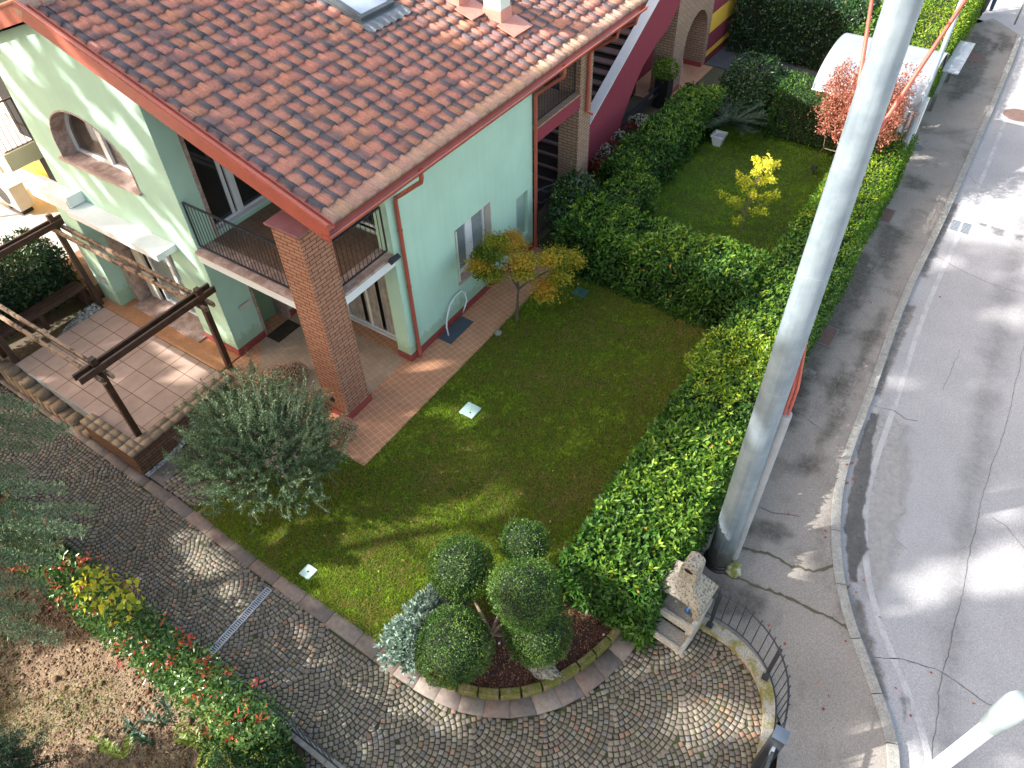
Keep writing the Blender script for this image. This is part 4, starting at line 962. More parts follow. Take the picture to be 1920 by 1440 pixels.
# low curved gate in the gap beside the column
gt = wempty('garden_gate', (-5.7, .1, 0), 'dark barred garden gate with curved top between green house and brick column', 'gate')
q = MB(); top = [(-4.95, -.05, 1.42), (-5.3, -.05, 1.36), (-5.7, -.05, 1.22), (-6.1, -.05, 1.12), (-6.75, -.05, 1.08)]; q.tube(top, .02, 6); q.tube([(-4.95,-.05,.2), (-6.75,-.05,.2)], .015, 6)
for i in range(19):
    x = -4.95-.1*i; zt = np.interp(-x, [4.95,5.3,5.7,6.1,6.75], [1.42,1.36,1.22,1.12,1.08]); q.tube([(x,-.05,.2), (x,-.05,zt)], .009, 5)
q.build('bars', M_iron, gt)
q = MB(); q.box(-6.8, -4.9, -1.9, -1.8, .3, 1.3); q.build('boards', M_wood, gt)
# ---------------------------------------------------------------- yellow house at the left
YH = wempty('yellow_house', (0, -11, 0), 'bright yellow house with slatted balcony behind the green house gable', 'house')
q = MB(); q.box(-8, -.1, -22, -9.2, 0, 7.4); q.build('wall', M_yellow, YH)
q = MB(); q.box(-.1, 1.95, -15, -9.45, 2.55, 2.95); q.build('balcony', M_yellow2, YH)
q = MB(); q.box(.0, 1.9, -15, -9.5, 2.96, 2.985); q.build('balcony_floor', simple('pale_boards', (.70,.62,.56), (.62,.54,.48), .8, 2, 40, .1, 0), YH)
q = MB(); q.beam((1.93,-15,3.95), (1.93,-9.5,3.95), .05, .03); q.beam((1.93,-9.5,3.95), (.0,-9.5,3.95), .05, .03)
for i in range(46): q.tube([(1.93,-9.5-i*.12,2.95), (1.93,-9.5-i*.12,3.94)], .008, 5)
for i in range(16): q.tube([(1.93-i*.12,-9.5,2.95), (1.93-i*.12,-9.5,3.94)], .008, 5)
q.build('balcony_railing', simple('brown_rail_paint', (.10,.06,.045), None, .5), YH)
q = MB(); q.box(-.11, -.02, -12.8, -10.4, 3.0, 5.2); q.build('window', M_white, YH)
gc = wempty('glass_awning', (1, -9, 2.4), 'clear curved awning with dark ribs over the neighbour side door', 'awning')
for y in (-10.6, -8.9):
    q = MB(); q.tube([(.0, y, 2.62), (.35, y, 2.58), (.75, y, 2.42), (1.1, y, 2.15)], .022, 6); q.build('rib', M_iron, gc)
m, t, b = new_mat('clear_acrylic'); b.inputs['Base Color'].default_value = (.75,.78,.82,1); b.inputs['Alpha'].default_value = .55; b.inputs['Roughness'].default_value = .15
q = MB(); pr = [(.0, 2.64), (.35, 2.60), (.75, 2.44), (1.1, 2.17)]
q.add([(x, y, z+e) for e in (0, -.008) for y in (-10.6, -8.9) for (x, z) in pr], [(i, i+1, 5+i, 4+i) for i in range(3)]+[(8+i, 12+i, 13+i, 9+i) for i in range(3)]); q.build('sheet', m, gc, recalc=False)
ac = wempty('air_conditioner', (1.4, -12.4, 0), 'cream air conditioner unit on the neighbour paved yard', 'air conditioner')
q = MB(); q.box(.9, 1.3, -13.2, -12.3, .15, .85); q.build('casing', M_cream, ac, bevel=.01)
q = MB(); q.tube([(1.301,-12.85,.5), (1.31,-12.85,.5)], .27, 20); q.build('fan_grille', M_black, ac)
q = MB(); q.box(.95, 1.25, -13.1, -12.98, 0, .15); q.box(.95, 1.25, -12.52, -12.4, 0, .15); q.build('foot', M_black, ac)
tb = wempty('garden_table', (1.6, -14, 0), 'white table under the yellow house balcony', 'table')
q = MB(); q.box(.7, 2.4, -14.6, -13.4, .98, 1.02); q.build('top', M_white, tb, bevel=.01)
for (x, y) in ((.8,-14.5),(2.3,-14.5),(.8,-13.5),(2.3,-13.5)):
    q = MB(); q.box(x-.03, x+.03, y-.03, y+.03, 0, .98); q.build('leg', M_white, tb)
sheet('yard_paving', [(-.1, -22), (7, -22), (7, -10.2), (2.6, -9.3), (-.1, -9.3)], .0, simple('grey_yard_slabs', (.36,.36,.37), (.46,.45,.44), .7, 1.5, 60, .1, .001))
q = MB(); q.box(1.2, 2.4, -9.3, -7.72, -.1, .25); o = q.build('yard_wall', simple('brown_wall_top', (.22,.11,.06), (.28,.16,.09), .8, 5, 50, .2, .003), None, bevel=.01)
tag(o, 'low brown boundary wall at the left corner of the green house', 'wall')
rp_ = wempty('plant_pot', (2.4, -11.3, 0), 'brown round plant pot with a leafy plant beside the neighbour yard', 'plant pot')
q = MB(); q.lathe((3.05,-9.9,0), [(.16,0), (.24,.35), (.26,.38), (.22,.38), (.18,.30)], 18); q.build('pot', simple('brown_pot', (.12,.07,.05), (.2,.13,.1), .7), rp_)
# ---------------------------------------------------------------- vegetation
LAUREL = [(.012,.038,.010), (.028,.085,.014), (.055,.145,.018), (.115,.225,.022), (.27,.39,.04)]
M_laurel = leaf_mat('laurel_leaf', LAUREL, .45, .2, .3)
M_laureldark = leaf_mat('dark_laurel_leaf', [(.009,.032,.012), (.018,.058,.016), (.030,.085,.020), (.05,.12,.02)], .32, .12, .5)
M_laurelsun = leaf_mat('bright_laurel_leaf', [(.03,.09,.012), (.05,.14,.012), (.09,.20,.015), (.20,.30,.02), (.34,.40,.03)], .5, .3, .25)  # laurel leaf with sunlight put into its greens
M_dead = leaf_mat('dry_leaf', [(.28,.12,.03), (.42,.25,.05), (.20,.08,.03)], .7, .2, .2)
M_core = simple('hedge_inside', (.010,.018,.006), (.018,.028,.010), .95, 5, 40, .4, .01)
M_bark = simple('bark', (.16,.115,.075), (.09,.065,.045), .9, 12, 60, .3, .006)
M_barkpale = simple('pale_bark', (.30,.22,.16), (.18,.13,.09), .85, 14, 60, .25, .005)
def box_surface(n, x0, x1, y0, y1, z0, z1, dz=None, bulge=.07, thick=.24, sides='xXyYz', seed=0.0, arch_=.10):
    Lx, Ly, Lz = x1-x0, y1-y0, z1-z0
    A = {'z': Lx*Ly, 'x': Ly*Lz, 'X': Ly*Lz, 'y': Lx*Lz, 'Y': Lx*Lz}; ks = list(sides); a = np.array([A[k] for k in ks]); a = a/a.sum()
    ch = RNG.choice(len(ks), n, p=a); u = RNG.random((n, 3)); pos = np.stack([x0+Lx*u[:,0], y0+Ly*u[:,1], z0+Lz*u[:,2]], 1); nr = np.zeros((n, 3))
    for i, k in enumerate(ks):
        m_ = ch == i
        ax = {'x':0,'X':0,'y':1,'Y':1,'z':2}[k]; v, s_ = {'x':(x0,-1),'X':(x1,1),'y':(y0,-1),'Y':(y1,1),'z':(z1,1)}[k]
        pos[m_, ax] = v; nr[m_, ax] = s_
    off = bulge*lump(pos, 2.2, seed)+bulge*.6*lump(pos, 6.0, seed+3)-RNG.exponential(thick*.35, n)
    # rounded shoulders
    ex = np.minimum(pos[:,0]-x0, x1-pos[:,0]); ey = np.minimum(pos[:,1]-y0, y1-pos[:,1]); et = z1-pos[:,2]
    sh = .16
    top = ch == (ks.index('z') if 'z' in ks else -1)
    dwn = np.clip(sh-np.minimum(ex, ey), 0, sh)
    pos[top, 2] -= (dwn[top]**2)/sh*1.0
    sd = ~top; pos[sd] -= nr[sd]*((np.clip(sh-et[sd], 0, sh)**2)/sh)[:, None]
    pos += nr*off[:, None]
    nr2 = nr.copy(); nr2[top, 0] += np.where(pos[top,0]-x0 < sh, -.7, 0)+np.where(x1-pos[top,0] < sh, .7, 0); nr2[:, 2] += .25
    return pos, unit(nr2), off
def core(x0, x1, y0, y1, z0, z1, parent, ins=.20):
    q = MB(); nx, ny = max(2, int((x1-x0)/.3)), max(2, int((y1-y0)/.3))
    q.box(x0+ins, x1-ins, y0+ins, y1-ins, z0, z1-ins*1.15); q.build('inner_branches', M_core, parent, bevel=.09)  # solid dark block, not branches: its colour stands for the inner shade
def hedge(label, x0, x1, y0, y1, z1, dens, ll, lw, mat, group=None, z0=0.0, sides='xXyYz', seed=0., tipf=None, cat='hedge', name='laurel_hedge', shoots=0, bulge=.07, bias=0):
    root = wempty(name, ((x0+x1)/2, (y0+y1)/2, 0), label, cat, group)
    area = (x1-x0)*(y1-y0)+sum({'x':(y1-y0),'X':(y1-y0),'y':(x1-x0),'Y':(x1-x0)}.get(k, 0) for k in sides)*(z1-z0)
    n = int(area*dens); pos, nr, off = box_surface(n, x0, x1, y0, y1, z0, z1, seed=seed, sides=sides, bulge=bulge)
    kp = (lump(pos, 7.5, seed+9)+.25*RNG.normal(0, 1, n) > -.80); pos, nr, off = pos[kp], nr[kp], off[kp]; n = len(pos)
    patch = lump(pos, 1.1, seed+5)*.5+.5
    rnd = np.clip(RNG.random(n)*.42+off*1.6+.10+patch*.30+.20*(nr[:,2] > .8)-.04+bias, 0, 1)  # shading put into leaf tone: tops lighter, sides and inner leaves darker
    rnd[RNG.random(n) < .012] = 1.
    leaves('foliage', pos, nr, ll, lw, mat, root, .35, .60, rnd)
    if n > 3000:
        k_ = RNG.choice(n, int(n*.004)); leaves('dead_leaves', pos[k_]+nr[k_]*.03, nr[k_], ll*.9, lw, M_dead, root, .1, .6)['kind'] = 'stuff'
    if shoots:
        sp = []; sa = []; sr = []
        for _ in range(shoots):
            bx, by = random.uniform(x0+.05, x1-.05), random.uniform(y0+.05, y1-.05); d_ = unit(np.array([random.uniform(-.5,.5), random.uniform(-.5,.5), 1.])); H_ = random.uniform(.05, .22)
            rr = random.uniform(.7, 1)
            for k in range(7):
                sp.append(np.array([bx, by, z1-.06])+d_*H_*k/6); a = k*2.4; sa.append([math.cos(a), math.sin(a), .9]); sr.append(rr)
        leaves('young_shoots', np.array(sp), np.array(sa), ll*.9, lw*.85, mat, root, .5, .2, np.array(sr), along=np.array(sa))['kind'] = 'stuff'
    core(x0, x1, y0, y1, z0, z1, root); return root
# the long laurel hedge along the pavement, its big near end first
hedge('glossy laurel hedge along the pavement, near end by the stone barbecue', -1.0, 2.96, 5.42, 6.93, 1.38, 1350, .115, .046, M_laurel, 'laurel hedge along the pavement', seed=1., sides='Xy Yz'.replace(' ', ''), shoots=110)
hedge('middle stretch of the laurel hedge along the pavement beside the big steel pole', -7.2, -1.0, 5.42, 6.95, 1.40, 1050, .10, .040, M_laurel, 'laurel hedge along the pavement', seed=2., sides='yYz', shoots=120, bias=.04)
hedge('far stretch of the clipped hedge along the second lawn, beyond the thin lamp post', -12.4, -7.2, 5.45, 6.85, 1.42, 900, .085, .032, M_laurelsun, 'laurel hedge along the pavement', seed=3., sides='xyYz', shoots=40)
hedge('sunlit clipped hedge beyond the curved white canopy, up to the people', -25, -15.2, 4.9, 6.45, 1.9, 420, .10, .04, M_laurelsun, None, seed=4., sides='xXyYz', bias=.15)
root = wempty('yellow_shrub', (-1.5, 6.2, 0), 'yellow-green privet patch growing out of the laurel hedge', 'shrub')
n = 4200; uu = RNG.uniform(-1, 1, (n, 2)); k_ = (uu[:, 0]**2+uu[:, 1]**2+.35*lump(np.stack([uu[:, 0], uu[:, 1], uu[:, 0]*0], 1), 4.)) < .8; uu = uu[k_]; n = len(uu); pos = np.stack([-2.15+uu[:, 0]*1.25, 6.0+uu[:, 1]*.78, 1.40+.10*lump(np.stack([uu[:, 0]*3, uu[:, 1]*3, uu[:, 0]*0], 1), 2.)+RNG.normal(0, .045, n)], 1); u = np.tile([0, 0, 1.], (n, 1))
leaves('foliage', pos, u, .09, .034, leaf_mat('yellow_privet_leaf', [(.05,.14,.01), (.12,.24,.015), (.26,.38,.02), (.50,.52,.03)], .4, .3), root, .6, .5)
M_tmp = bpy.data.materials['yellow_privet_leaf']
root = wempty('yellow_shrub', (2.2, 6.6, 0), 'small yellow-green sprigs at the foot of the near hedge end by the pole', 'shrub')
n = 500; u = unit(RNG.normal(0, 1, (n, 3))); pos = np.array([1.75, 6.98, .35])+u*np.array([.35, .12, .30])
leaves('foliage', pos, u, .07, .03, M_tmp, root, .6, .5)
# hedge between the two lawns
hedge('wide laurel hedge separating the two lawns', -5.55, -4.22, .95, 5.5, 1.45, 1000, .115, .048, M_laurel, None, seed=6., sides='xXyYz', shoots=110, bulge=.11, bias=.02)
root = wempty('laurel_bush', (-5.6, .6, 0), 'tall loose laurel bush against the brick column and dark gate', 'bush')
n = 5200; u = unit(RNG.normal(0, 1, (n, 3))); pos = np.array([-5.45, .72, .85])+u*np.array([.72, .52, .90])*(1+.2*lump(u, 4))[:, None]
leaves('foliage', pos, u, .105, .04, M_laureldark, root, .6, .6)
sp = []; sa = []
for _ in range(46):
    b_ = np.array([-5.45, .7, 1.35])+np.array([random.uniform(-.65,.6), random.uniform(-.45,.5), random.uniform(-.2,.15)])
    for k in range(8): sp.append(b_+np.array([0,0,.04*k])); a = k*2.4; sa.append([math.cos(a), math.sin(a), .8])
leaves('young_shoots', np.array(sp), np.array(sa), .09, .034, M_laurel, root, .5, .2, along=np.array(sa))['kind'] = 'stuff'
q = MB(); q.ball((-5.45,.72,.7), 1, 8, (.55,.38,.75)); q.build('inner_branches', M_core, root)
hedge('laurel hedge running beside the red house stair wall', -12.6, -7.3, .42, 1.62, 1.25, 850, .115, .044, M_laurel, None, seed=7., sides='xXyYz', shoots=70, bulge=.12)
hedge('short laurel stretch behind the wide hedge, by the flowering border', -7.3, -5.6, .95, 2.05, 1.25, 850, .10, .036, M_laurel, None, seed=7.5, sides='xXyYz', shoots=40, bulge=.12)
hedge('dark clipped hedge at the end of the second lawn by the red maple', -14.2, -12.75, 2.9, 5.7, 1.55, 800, .075, .028, M_laurel, None, seed=8., sides='xXyYz', bulge=.04)
root = wempty('laurel_bush', (-13.6, 2, 0), 'tall dark laurel bush behind the palm-like plant at the end of the second lawn', 'bush')
n = 7000; u = unit(RNG.normal(0, 1, (n, 3))); pos = np.array([-13.6, 2.1, .85])+u*np.array([.85, 1.0, 1.0])*(1+.2*lump(u, 4))[:, None]
leaves('foliage', pos, u, .12, .045, M_laureldark, root, .5, .6)
q = MB(); q.ball((-13.6,2.1,.75), 1, 8, (.62,.75,.78)); q.build('inner_branches', M_core, root)
hedge('big dark laurel hedge beyond the dark path, behind the brick arch', -19.4, -17.9, -.4, 3.9, 2.15, 520, .12, .05, M_laureldark, None, seed=9., sides='xXyYz', bulge=.12, name='laurel_hedge')
hedge('dark laurel hedge stretch behind the curved white canopy', -19.0, -16.9, 3.9, 5.2, 1.95, 420, .12, .05, M_laurel, None, seed=9.5, sides='xXyYz', bulge=.12, bias=.1)
hedge('dark evergreen hedge behind the timber bench', 2.3, 6.2, -9.6, -8.0, 1.3, 800, .10, .04, M_laureldark, None, seed=10., sides='xXyYz', bulge=.15, shoots=40)
root = wempty('leafy_pot_plant', (3.05, -9.9, .38), 'leafy green plant in the brown round pot', 'plant')
n = 900; u = unit(RNG.normal(0, 1, (n, 3))); pos = np.array([3.05, -9.9, .55])+u*np.array([.3, .3, .22])
leaves('foliage', pos, u, .09, .04, M_laurelsun, root, .6, .5)
# -------- branching trees
def skeleton(base, height, spread, nl, seed, lean=(0, 0), split=3, up=.55, r0=.05):
    rnd_ = random.Random(seed); tips = []; segs = []
    def grow(p, d, L, r, lev):
        n = 4; pts = [p]
        for i in range(n):
            d = unit(d+np.array([rnd_.gauss(0, .12), rnd_.gauss(0, .12), rnd_.gauss(0, .06)+.03])); p = p+d*L/n; pts.append(p)
        segs.append((pts, [r*(1-.12*i) for i in range(n+1)]))
        if lev == 0: tips.append((p, d, pts)); return
        for k in range(split+(rnd_.random() < .4)):
            a = 2*math.pi*(k+rnd_.random()*.6)/split; s_ = unit(np.cross(d, [.3,.2,.9])); t_ = np.cross(d, s_)
            nd_ = unit(d*up+(s_*math.cos(a)+t_*math.sin(a))*spread); grow(p, nd_, L*rnd_.uniform(.6, .85), r*.58, lev-1)
    grow(np.array(base, float), unit(np.array([lean[0], lean[1], 1.])), height, r0, nl); return segs, tips
def woods(segs, parent, mat, name='trunk', n=6):
    q = MB()
    for pts, rs in segs: q.tube(pts, rs, n, cap=False)
    return q.build(name, mat, parent, smooth=True, recalc=False)
# orange-green maple by the side wall
def maple(name, base, H_, label, cols, seed, rad, nleaf=9000, ls=.045, lev=3, first=.42):
    root = wempty(name, base, label, 'tree'); segs, tips = skeleton(base, H_*first, .78, lev, seed, split=3, up=.85, r0=.045)
    woods(segs, root, M_bark)
    P_ = []; Rn = []
    per = max(4, nleaf//len(tips)); bz = base[2]+H_
    for (p, d, pts) in tips:
        c = p; k = per; tone = random.random()
        pp = c+RNG.normal(0, 1, (k, 3))*np.array([rad, rad, rad*.35]); P_.append(pp)
        Rn.append(np.clip(RNG.normal(tone, .15, k)*.8+.15*(pp[:, 2]-c[2])/rad, 0, 1))
    P_ = np.concatenate(P_); Rn = np.concatenate(Rn)
    leaves('crown', P_, np.tile([0,0,1.], (len(P_), 1)), ls, ls*.8, leaf_mat(name+'_leaf', cols, .55, .35, .2), root, .1, .5, Rn, fold=False)
    return root
maple('japanese_maple', (-2.27, 1.17, 0), 1.75, 'small maple turning from green to orange by the mint side wall', [(.08,.14,.015), (.18,.22,.02), (.42,.36,.03), (.62,.38,.05), (.52,.25,.07)], 5, .115, 26000, .045, 3, .42)
root = wempty('red_maple', (-12.1, 5.3, 0), 'salmon red weeping maple beside the curved white canopy', 'tree')
RM = P(1622, 195, 2.45); segs, tips = skeleton((RM[0], RM[1], 0), .75, 1.0, 3, 8, split=3, up=.35, r0=.06); woods(segs, root, M_bark)
n = 36000; u = unit(RNG.normal(0, 1, (n, 3))); f_ = RNG.random(n)**.35
pos = RM+u*f_[:, None]*np.array([1.0, 1.08, 1.02])*(1+.34*lump(u, 4.2, 2.))[:, None]
keep = lump(pos, 5.5, 1.)+.2*RNG.normal(0, 1, n) > -.02; pos = pos[keep]
leaves('crown', pos, u[keep], .06, .035, leaf_mat('red_maple_leaf', [(.18,.045,.035), (.33,.10,.065), (.48,.20,.14), (.55,.28,.21)], .6, .3, .2), root, .2, .7, fold=False)
# yellow sapling
root = wempty('yellow_sapling', (-7.78, 4.15, 0), 'young sapling with bright yellow-green leaves on the second lawn', 'tree')
b0 = np.array([-7.78, 4.15, 0]); segs = []; pp = []
tr_ = [b0, b0+[-.03,.0,.5], b0+[.0,.03,1.0], b0+[-.05,.1,1.6], b0+[-.1,.2,2.1]]; segs.append((tr_, [.022,.018,.014,.008,.004]))
for k in range(17):
    t = .25+.72*k/16; i = min(3, int(t*4)); p0 = tr_[i]+(tr_[i+1]-tr_[i])*(t*4-i); a = k*2.4; L_ = .80*(1-t)+.20
    e = p0+np.array([math.cos(a)*L_, math.sin(a)*L_, L_*.55]); segs.append(([p0, (p0+e)/2+[0,0,.03], e], [.007,.005,.002]))
    for j in range(130): s_ = random.uniform(.25, 1.05); pp.append(p0+(e-p0)*s_+RNG.normal(0, .035, 3))
for j in range(60): pp.append(tr_[-1]+RNG.normal(0, .05, 3)*[1,1,2.2])
woods(segs, root, M_barkpale); pp = np.array(pp)
leaves('crown', pp, np.tile([0,0,1.], (len(pp), 1)), .075, .038, leaf_mat('yellow_sapling_leaf', [(.20,.29,.02), (.38,.46,.03), (.62,.62,.05), (.80,.74,.08)], .5, .35, .2), root, .2, .6, np.clip((pp[:,2]-.4)/1.6+RNG.normal(0, .15, len(pp)), 0, 1))
# olive by the patio corner
root = wempty('olive_tree', tuple(G(470, 905)), 'bushy silver-green olive tree at the corner of lawn and patio wall', 'tree')
ob = G(470, 905); segs, tips = skeleton(ob, .8, .9, 3, 21, split=4, up=.6, r0=.07); woods(segs, root, M_bark)
oc = P(492, 838, 1.0); pp = []; dd = []; sg = []
for k in range(1500):
    u = unit(RNG.normal(0, 1, 3)); u[2] = abs(u[2])*1.1-.35; u = unit(u)
    rr = RNG.random()**.45; st_ = oc+u*np.array([1.32, 1.5, 1.05])*rr*.84*(1+.25*lump(u, 4.)); L_ = random.uniform(.22, .5)*(.6+.6*rr)
    d = unit(u*.8+np.array([0, 0, .9])+RNG.normal(0, .35, 3)); e = st_+d*L_
    mid_ = (st_+e)/2+RNG.normal(0, .02, 3); sg.append(([st_, mid_, e], [.006,.004,.002]))
    for j in range(44):
        s_ = j/44; q_ = st_*(1-s_)**2+2*mid_*s_*(1-s_)+e*s_*s_; pp.append(q_+RNG.normal(0, .006, 3)); a = j*2.4; sd_ = unit(np.cross(d, [.3,.4,.8])); tt_ = np.cross(d, sd_)
        dd.append(d*.7+(sd_*math.cos(a)+tt_*math.sin(a))*.8)
pp = np.array(pp); dd = np.array(dd)
leaves('crown', pp, unit(RNG.normal(0, 1, pp.shape)+[0,0,.8]), .056, .0155, leaf_mat('olive_leaf', [(.04,.08,.033), (.07,.125,.052), (.115,.20,.09), (.24,.33,.20)], .5, .15, .4), root, 0, .3, along=dd*2.2, fold=False)
woods(sg, root, simple('olive_twig', (.20,.19,.13), (.14,.13,.09), .8, 20, 60, .2, 0), 'twigs', 3)
# boxwood topiary
tb_ = G(915, 1240); root = wempty('topiary_tree', tuple(tb_), 'boxwood topiary of clipped green balls on a forked trunk in the mulch bed', 'topiary')
M_box = leaf_mat('boxwood_leaf', [(.018,.05,.010), (.04,.10,.016), (.075,.155,.022), (.15,.24,.035)], .45, .2, .35)
M_box2 = leaf_mat('young_boxwood_leaf', [(.04,.09,.015), (.08,.16,.02), (.15,.24,.04), (.24,.32,.07)], .45, .25, .35)
balls = [((866,1064), 1.15, .49), ((984,1018), 1.15, .38), ((985,1112), 1.70, .50), ((850,1212), 1.15, .54), ((1006,1180), .95, .50)]
q = MB(); fork = tb_+np.array([-.12, .02, .75]); q.tube([tb_, tb_+[-.05,0,.4], fork], [.055,.045,.04], 8)
for (px, z, r_) in balls:
    c = P(*px, z); e = c-np.array([0,0,r_*.6]); q.tube([fork, (fork+e)/2+[0,0,-.02], e], [.032,.026,.018], 7)
q.build('trunk', M_barkpale, root, smooth=True)
for k, (px, z, r_) in enumerate(balls):
    c = P(*px, z); n = int(11500*(r_/.47)**2); u = unit(RNG.normal(0, 1, (n, 3)))
    rr = r_*(1+.12*lump(u, 2.1, k*1.7)+.065*lump(u, 6.5, k+2)+.035*lump(u, 15, k))-RNG.exponential(.035, n)+(RNG.random(n) < .05)*RNG.random(n)*.06; pos = c+u*rr[:, None]*np.array([1, 1, .93])
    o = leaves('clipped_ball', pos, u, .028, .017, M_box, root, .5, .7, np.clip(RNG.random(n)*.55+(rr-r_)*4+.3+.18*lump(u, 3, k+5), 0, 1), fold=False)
    q = MB(); q.ball(c, r_*.76, 10); q.build('inner_branches', M_core, root, smooth=True)
# silver shrub
root = wempty('silver_shrub', (4.9, 4.2, 0), 'grey-green silvery leaved shrub beside the topiary balls', 'shrub')
M_silver = leaf_mat('silver_leaf', [(.13,.20,.17), (.22,.32,.27), (.34,.45,.38), (.48,.58,.50)], .6, .15, .3)
pp = []; dd = []
for k in range(760):
    t = random.random(); c = (1-t)*P(762, 1222, .30)+t*P(835, 1150, .42); u = unit(RNG.normal(0, 1, 3)); u[2] = abs(u[2])
    c = c+u*np.array([.40,.42,.46])*random.uniform(.7, 1.05)
    for j in range(15):
        a = j*2.4; tl = j/15; dv = unit(u*(.4+tl)+np.array([math.cos(a), math.sin(a), .35])*(1.0-.4*tl)); pp.append(c+u*.03*tl); dd.append(dv*2)
leaves('foliage', np.array(pp), unit(RNG.normal(0, .5, (len(pp), 3))+[0,0,1]), .085, .032, M_silver, root, .2, .2, along=np.array(dd))
q = MB(); cm_ = (P(762, 1222, .2)+P(835, 1150, .2))/2; q.ball(cm_, 1, 8, (.62,.34,.40)); q.build('inner_branches', M_core, root)
# cycad in a white pot
cp = P(1345, 272, 0); root = wempty('cycad', (cp[0]-.3, cp[1]+.1, .3), 'dark feathery cycad fronds behind the white square pot', 'plant')
pp = []; dd = []; sg = []
cb = P(1372, 232, .55)
for k in range(46):
    a = k*2.4; el = random.uniform(.35, 1.1); pts = []
    for j in range(11):
        s_ = j/10; pts.append(cb+np.array([math.cos(a)*s_*1.0*math.cos(el*.6), math.sin(a)*s_*1.0*math.cos(el*.6), s_*1.0*math.sin(el)-.3*s_*s_]))
    sg.append((pts, [.008]*11)); d = unit(pts[-1]-pts[0]); sd_ = unit(np.cross(d, [0,0,1]))
    for j in range(40):
        s_ = .12+.86*j/40; i = min(9, int(s_*10)); q_ = pts[i]+(pts[i+1]-pts[i])*(s_*10-i)
        for sg_ in (-1, 1): pp.append(q_); dd.append((sd_*sg_+d*.6)*3)
leaves('fronds', np.array(pp), unit(RNG.normal(0, .2, (len(pp), 3))+[0,0,1]), .19, .018, leaf_mat('cycad_leaf', [(.015,.05,.025), (.03,.08,.035), (.05,.11,.045)], .35, .1, .5), root, 0, .1, along=np.array(dd), fold=False)
woods(sg, root, M_bark, 'stems', 4)
# flowering border by the red house
def flower_bush(c, r_, cols, label, seed):
    root = wempty('flowering_plant', tuple(c), label, 'flowering plant', 'flowering plants below the red wall'); n = 1300
    u = unit(RNG.normal(0, 1, (n, 3))); u[:, 2] = abs(u[:, 2]); pos = c+u*r_*np.array([1, 1, .8])*(RNG.random(n)**.3)[:, None]
    leaves('foliage', pos, u, .055, .028, M_laureldark, root, .3, .6)
    n = 260; u = unit(RNG.normal(0, 1, (n, 3))); u[:, 2] = abs(u[:, 2])+.2; pos = c+unit(u)*r_*np.array([1.03, 1.03, .86])
    leaves('flowers', pos, u, .05, .045, leaf_mat('petal_%d' % seed, cols, .6, .3, .2) if not bpy.data.materials.get('petal_%d' % seed) else bpy.data.materials['petal_%d' % seed], root, .1, .4, fold=False)['kind'] = 'stuff'
WHT = [(.6,.5,.45), (.75,.7,.62)]; REDF = [(.25,.01,.015), (.40,.03,.03)]; PNK = [(.45,.10,.15), (.6,.3,.35)]
for k, (px, z, cols, sd_, lab) in enumerate((((1200,222), .55, WHT, 1, 'white flowering plant nearest the potted bush, farthest of the row'), ((1180,240), .5, REDF, 2, 'red flowering plant in front of the maroon wall, between white ones'),
    ((1155,252), .5, WHT, 1, 'white flowering plant in the middle of the row below the maroon wall'), ((1150,272), .45, REDF, 2, 'red flowering plant above the pale flowers by the hedge'), ((1132,278), .45, WHT, 1, 'white flowering plant near the brick column'), ((1118,292), .4, PNK, 3, 'pink flowering plant closest to the brick column'), ((1125,308), .3, REDF, 2, 'dark red flowering plant lowest beside the brick column'))):
    c = P(*px, z); flower_bush(np.array([c[0], c[1], z-.2]), .34, cols, lab, sd_)
# pale flowering shrubs under the porch, behind the olive
M_heath = leaf_mat('heather_flower', [(.45,.25,.20), (.65,.42,.34), (.75,.55,.46)], .7, .2, .2)
for k, (px, z, r_, lab) in enumerate((((520,700), .35, .36, 'pale pink flowering shrub behind the olive tree'), ((548,690), .35, .30, 'pale pink flowering shrub between olive and brick pillar'), ((598,738), .35, .26, 'pale pink flowering plant at the brick pillar foot'), ((642,800), .25, .27, 'pale pink flowering plant by the terracotta tiles'))):
    c = P(*px, z); root = wempty('heather', (c[0], c[1], 0), lab, 'shrub', 'pink flowering shrubs'); n = 1500
    u = unit(RNG.normal(0, 1, (n, 3))); u[:, 2] = abs(u[:, 2]); pos = np.array([c[0], c[1], .08])+u*r_*np.array([1, 1, 1.1])*(RNG.random(n)**.3)[:, None]
    leaves('foliage', pos, u, .04, .014, M_box, root, .4, .6, fold=False)
    n = 1100; u = unit(RNG.normal(0, 1, (n, 3))); u[:, 2] = abs(u[:, 2])+.15; pos = np.array([c[0], c[1], .08])+unit(u)*r_*np.array([1.02, 1.02, 1.14])
    leaves('flowers', pos, u, .028, .02, M_heath, root, .2, .6, fold=False)
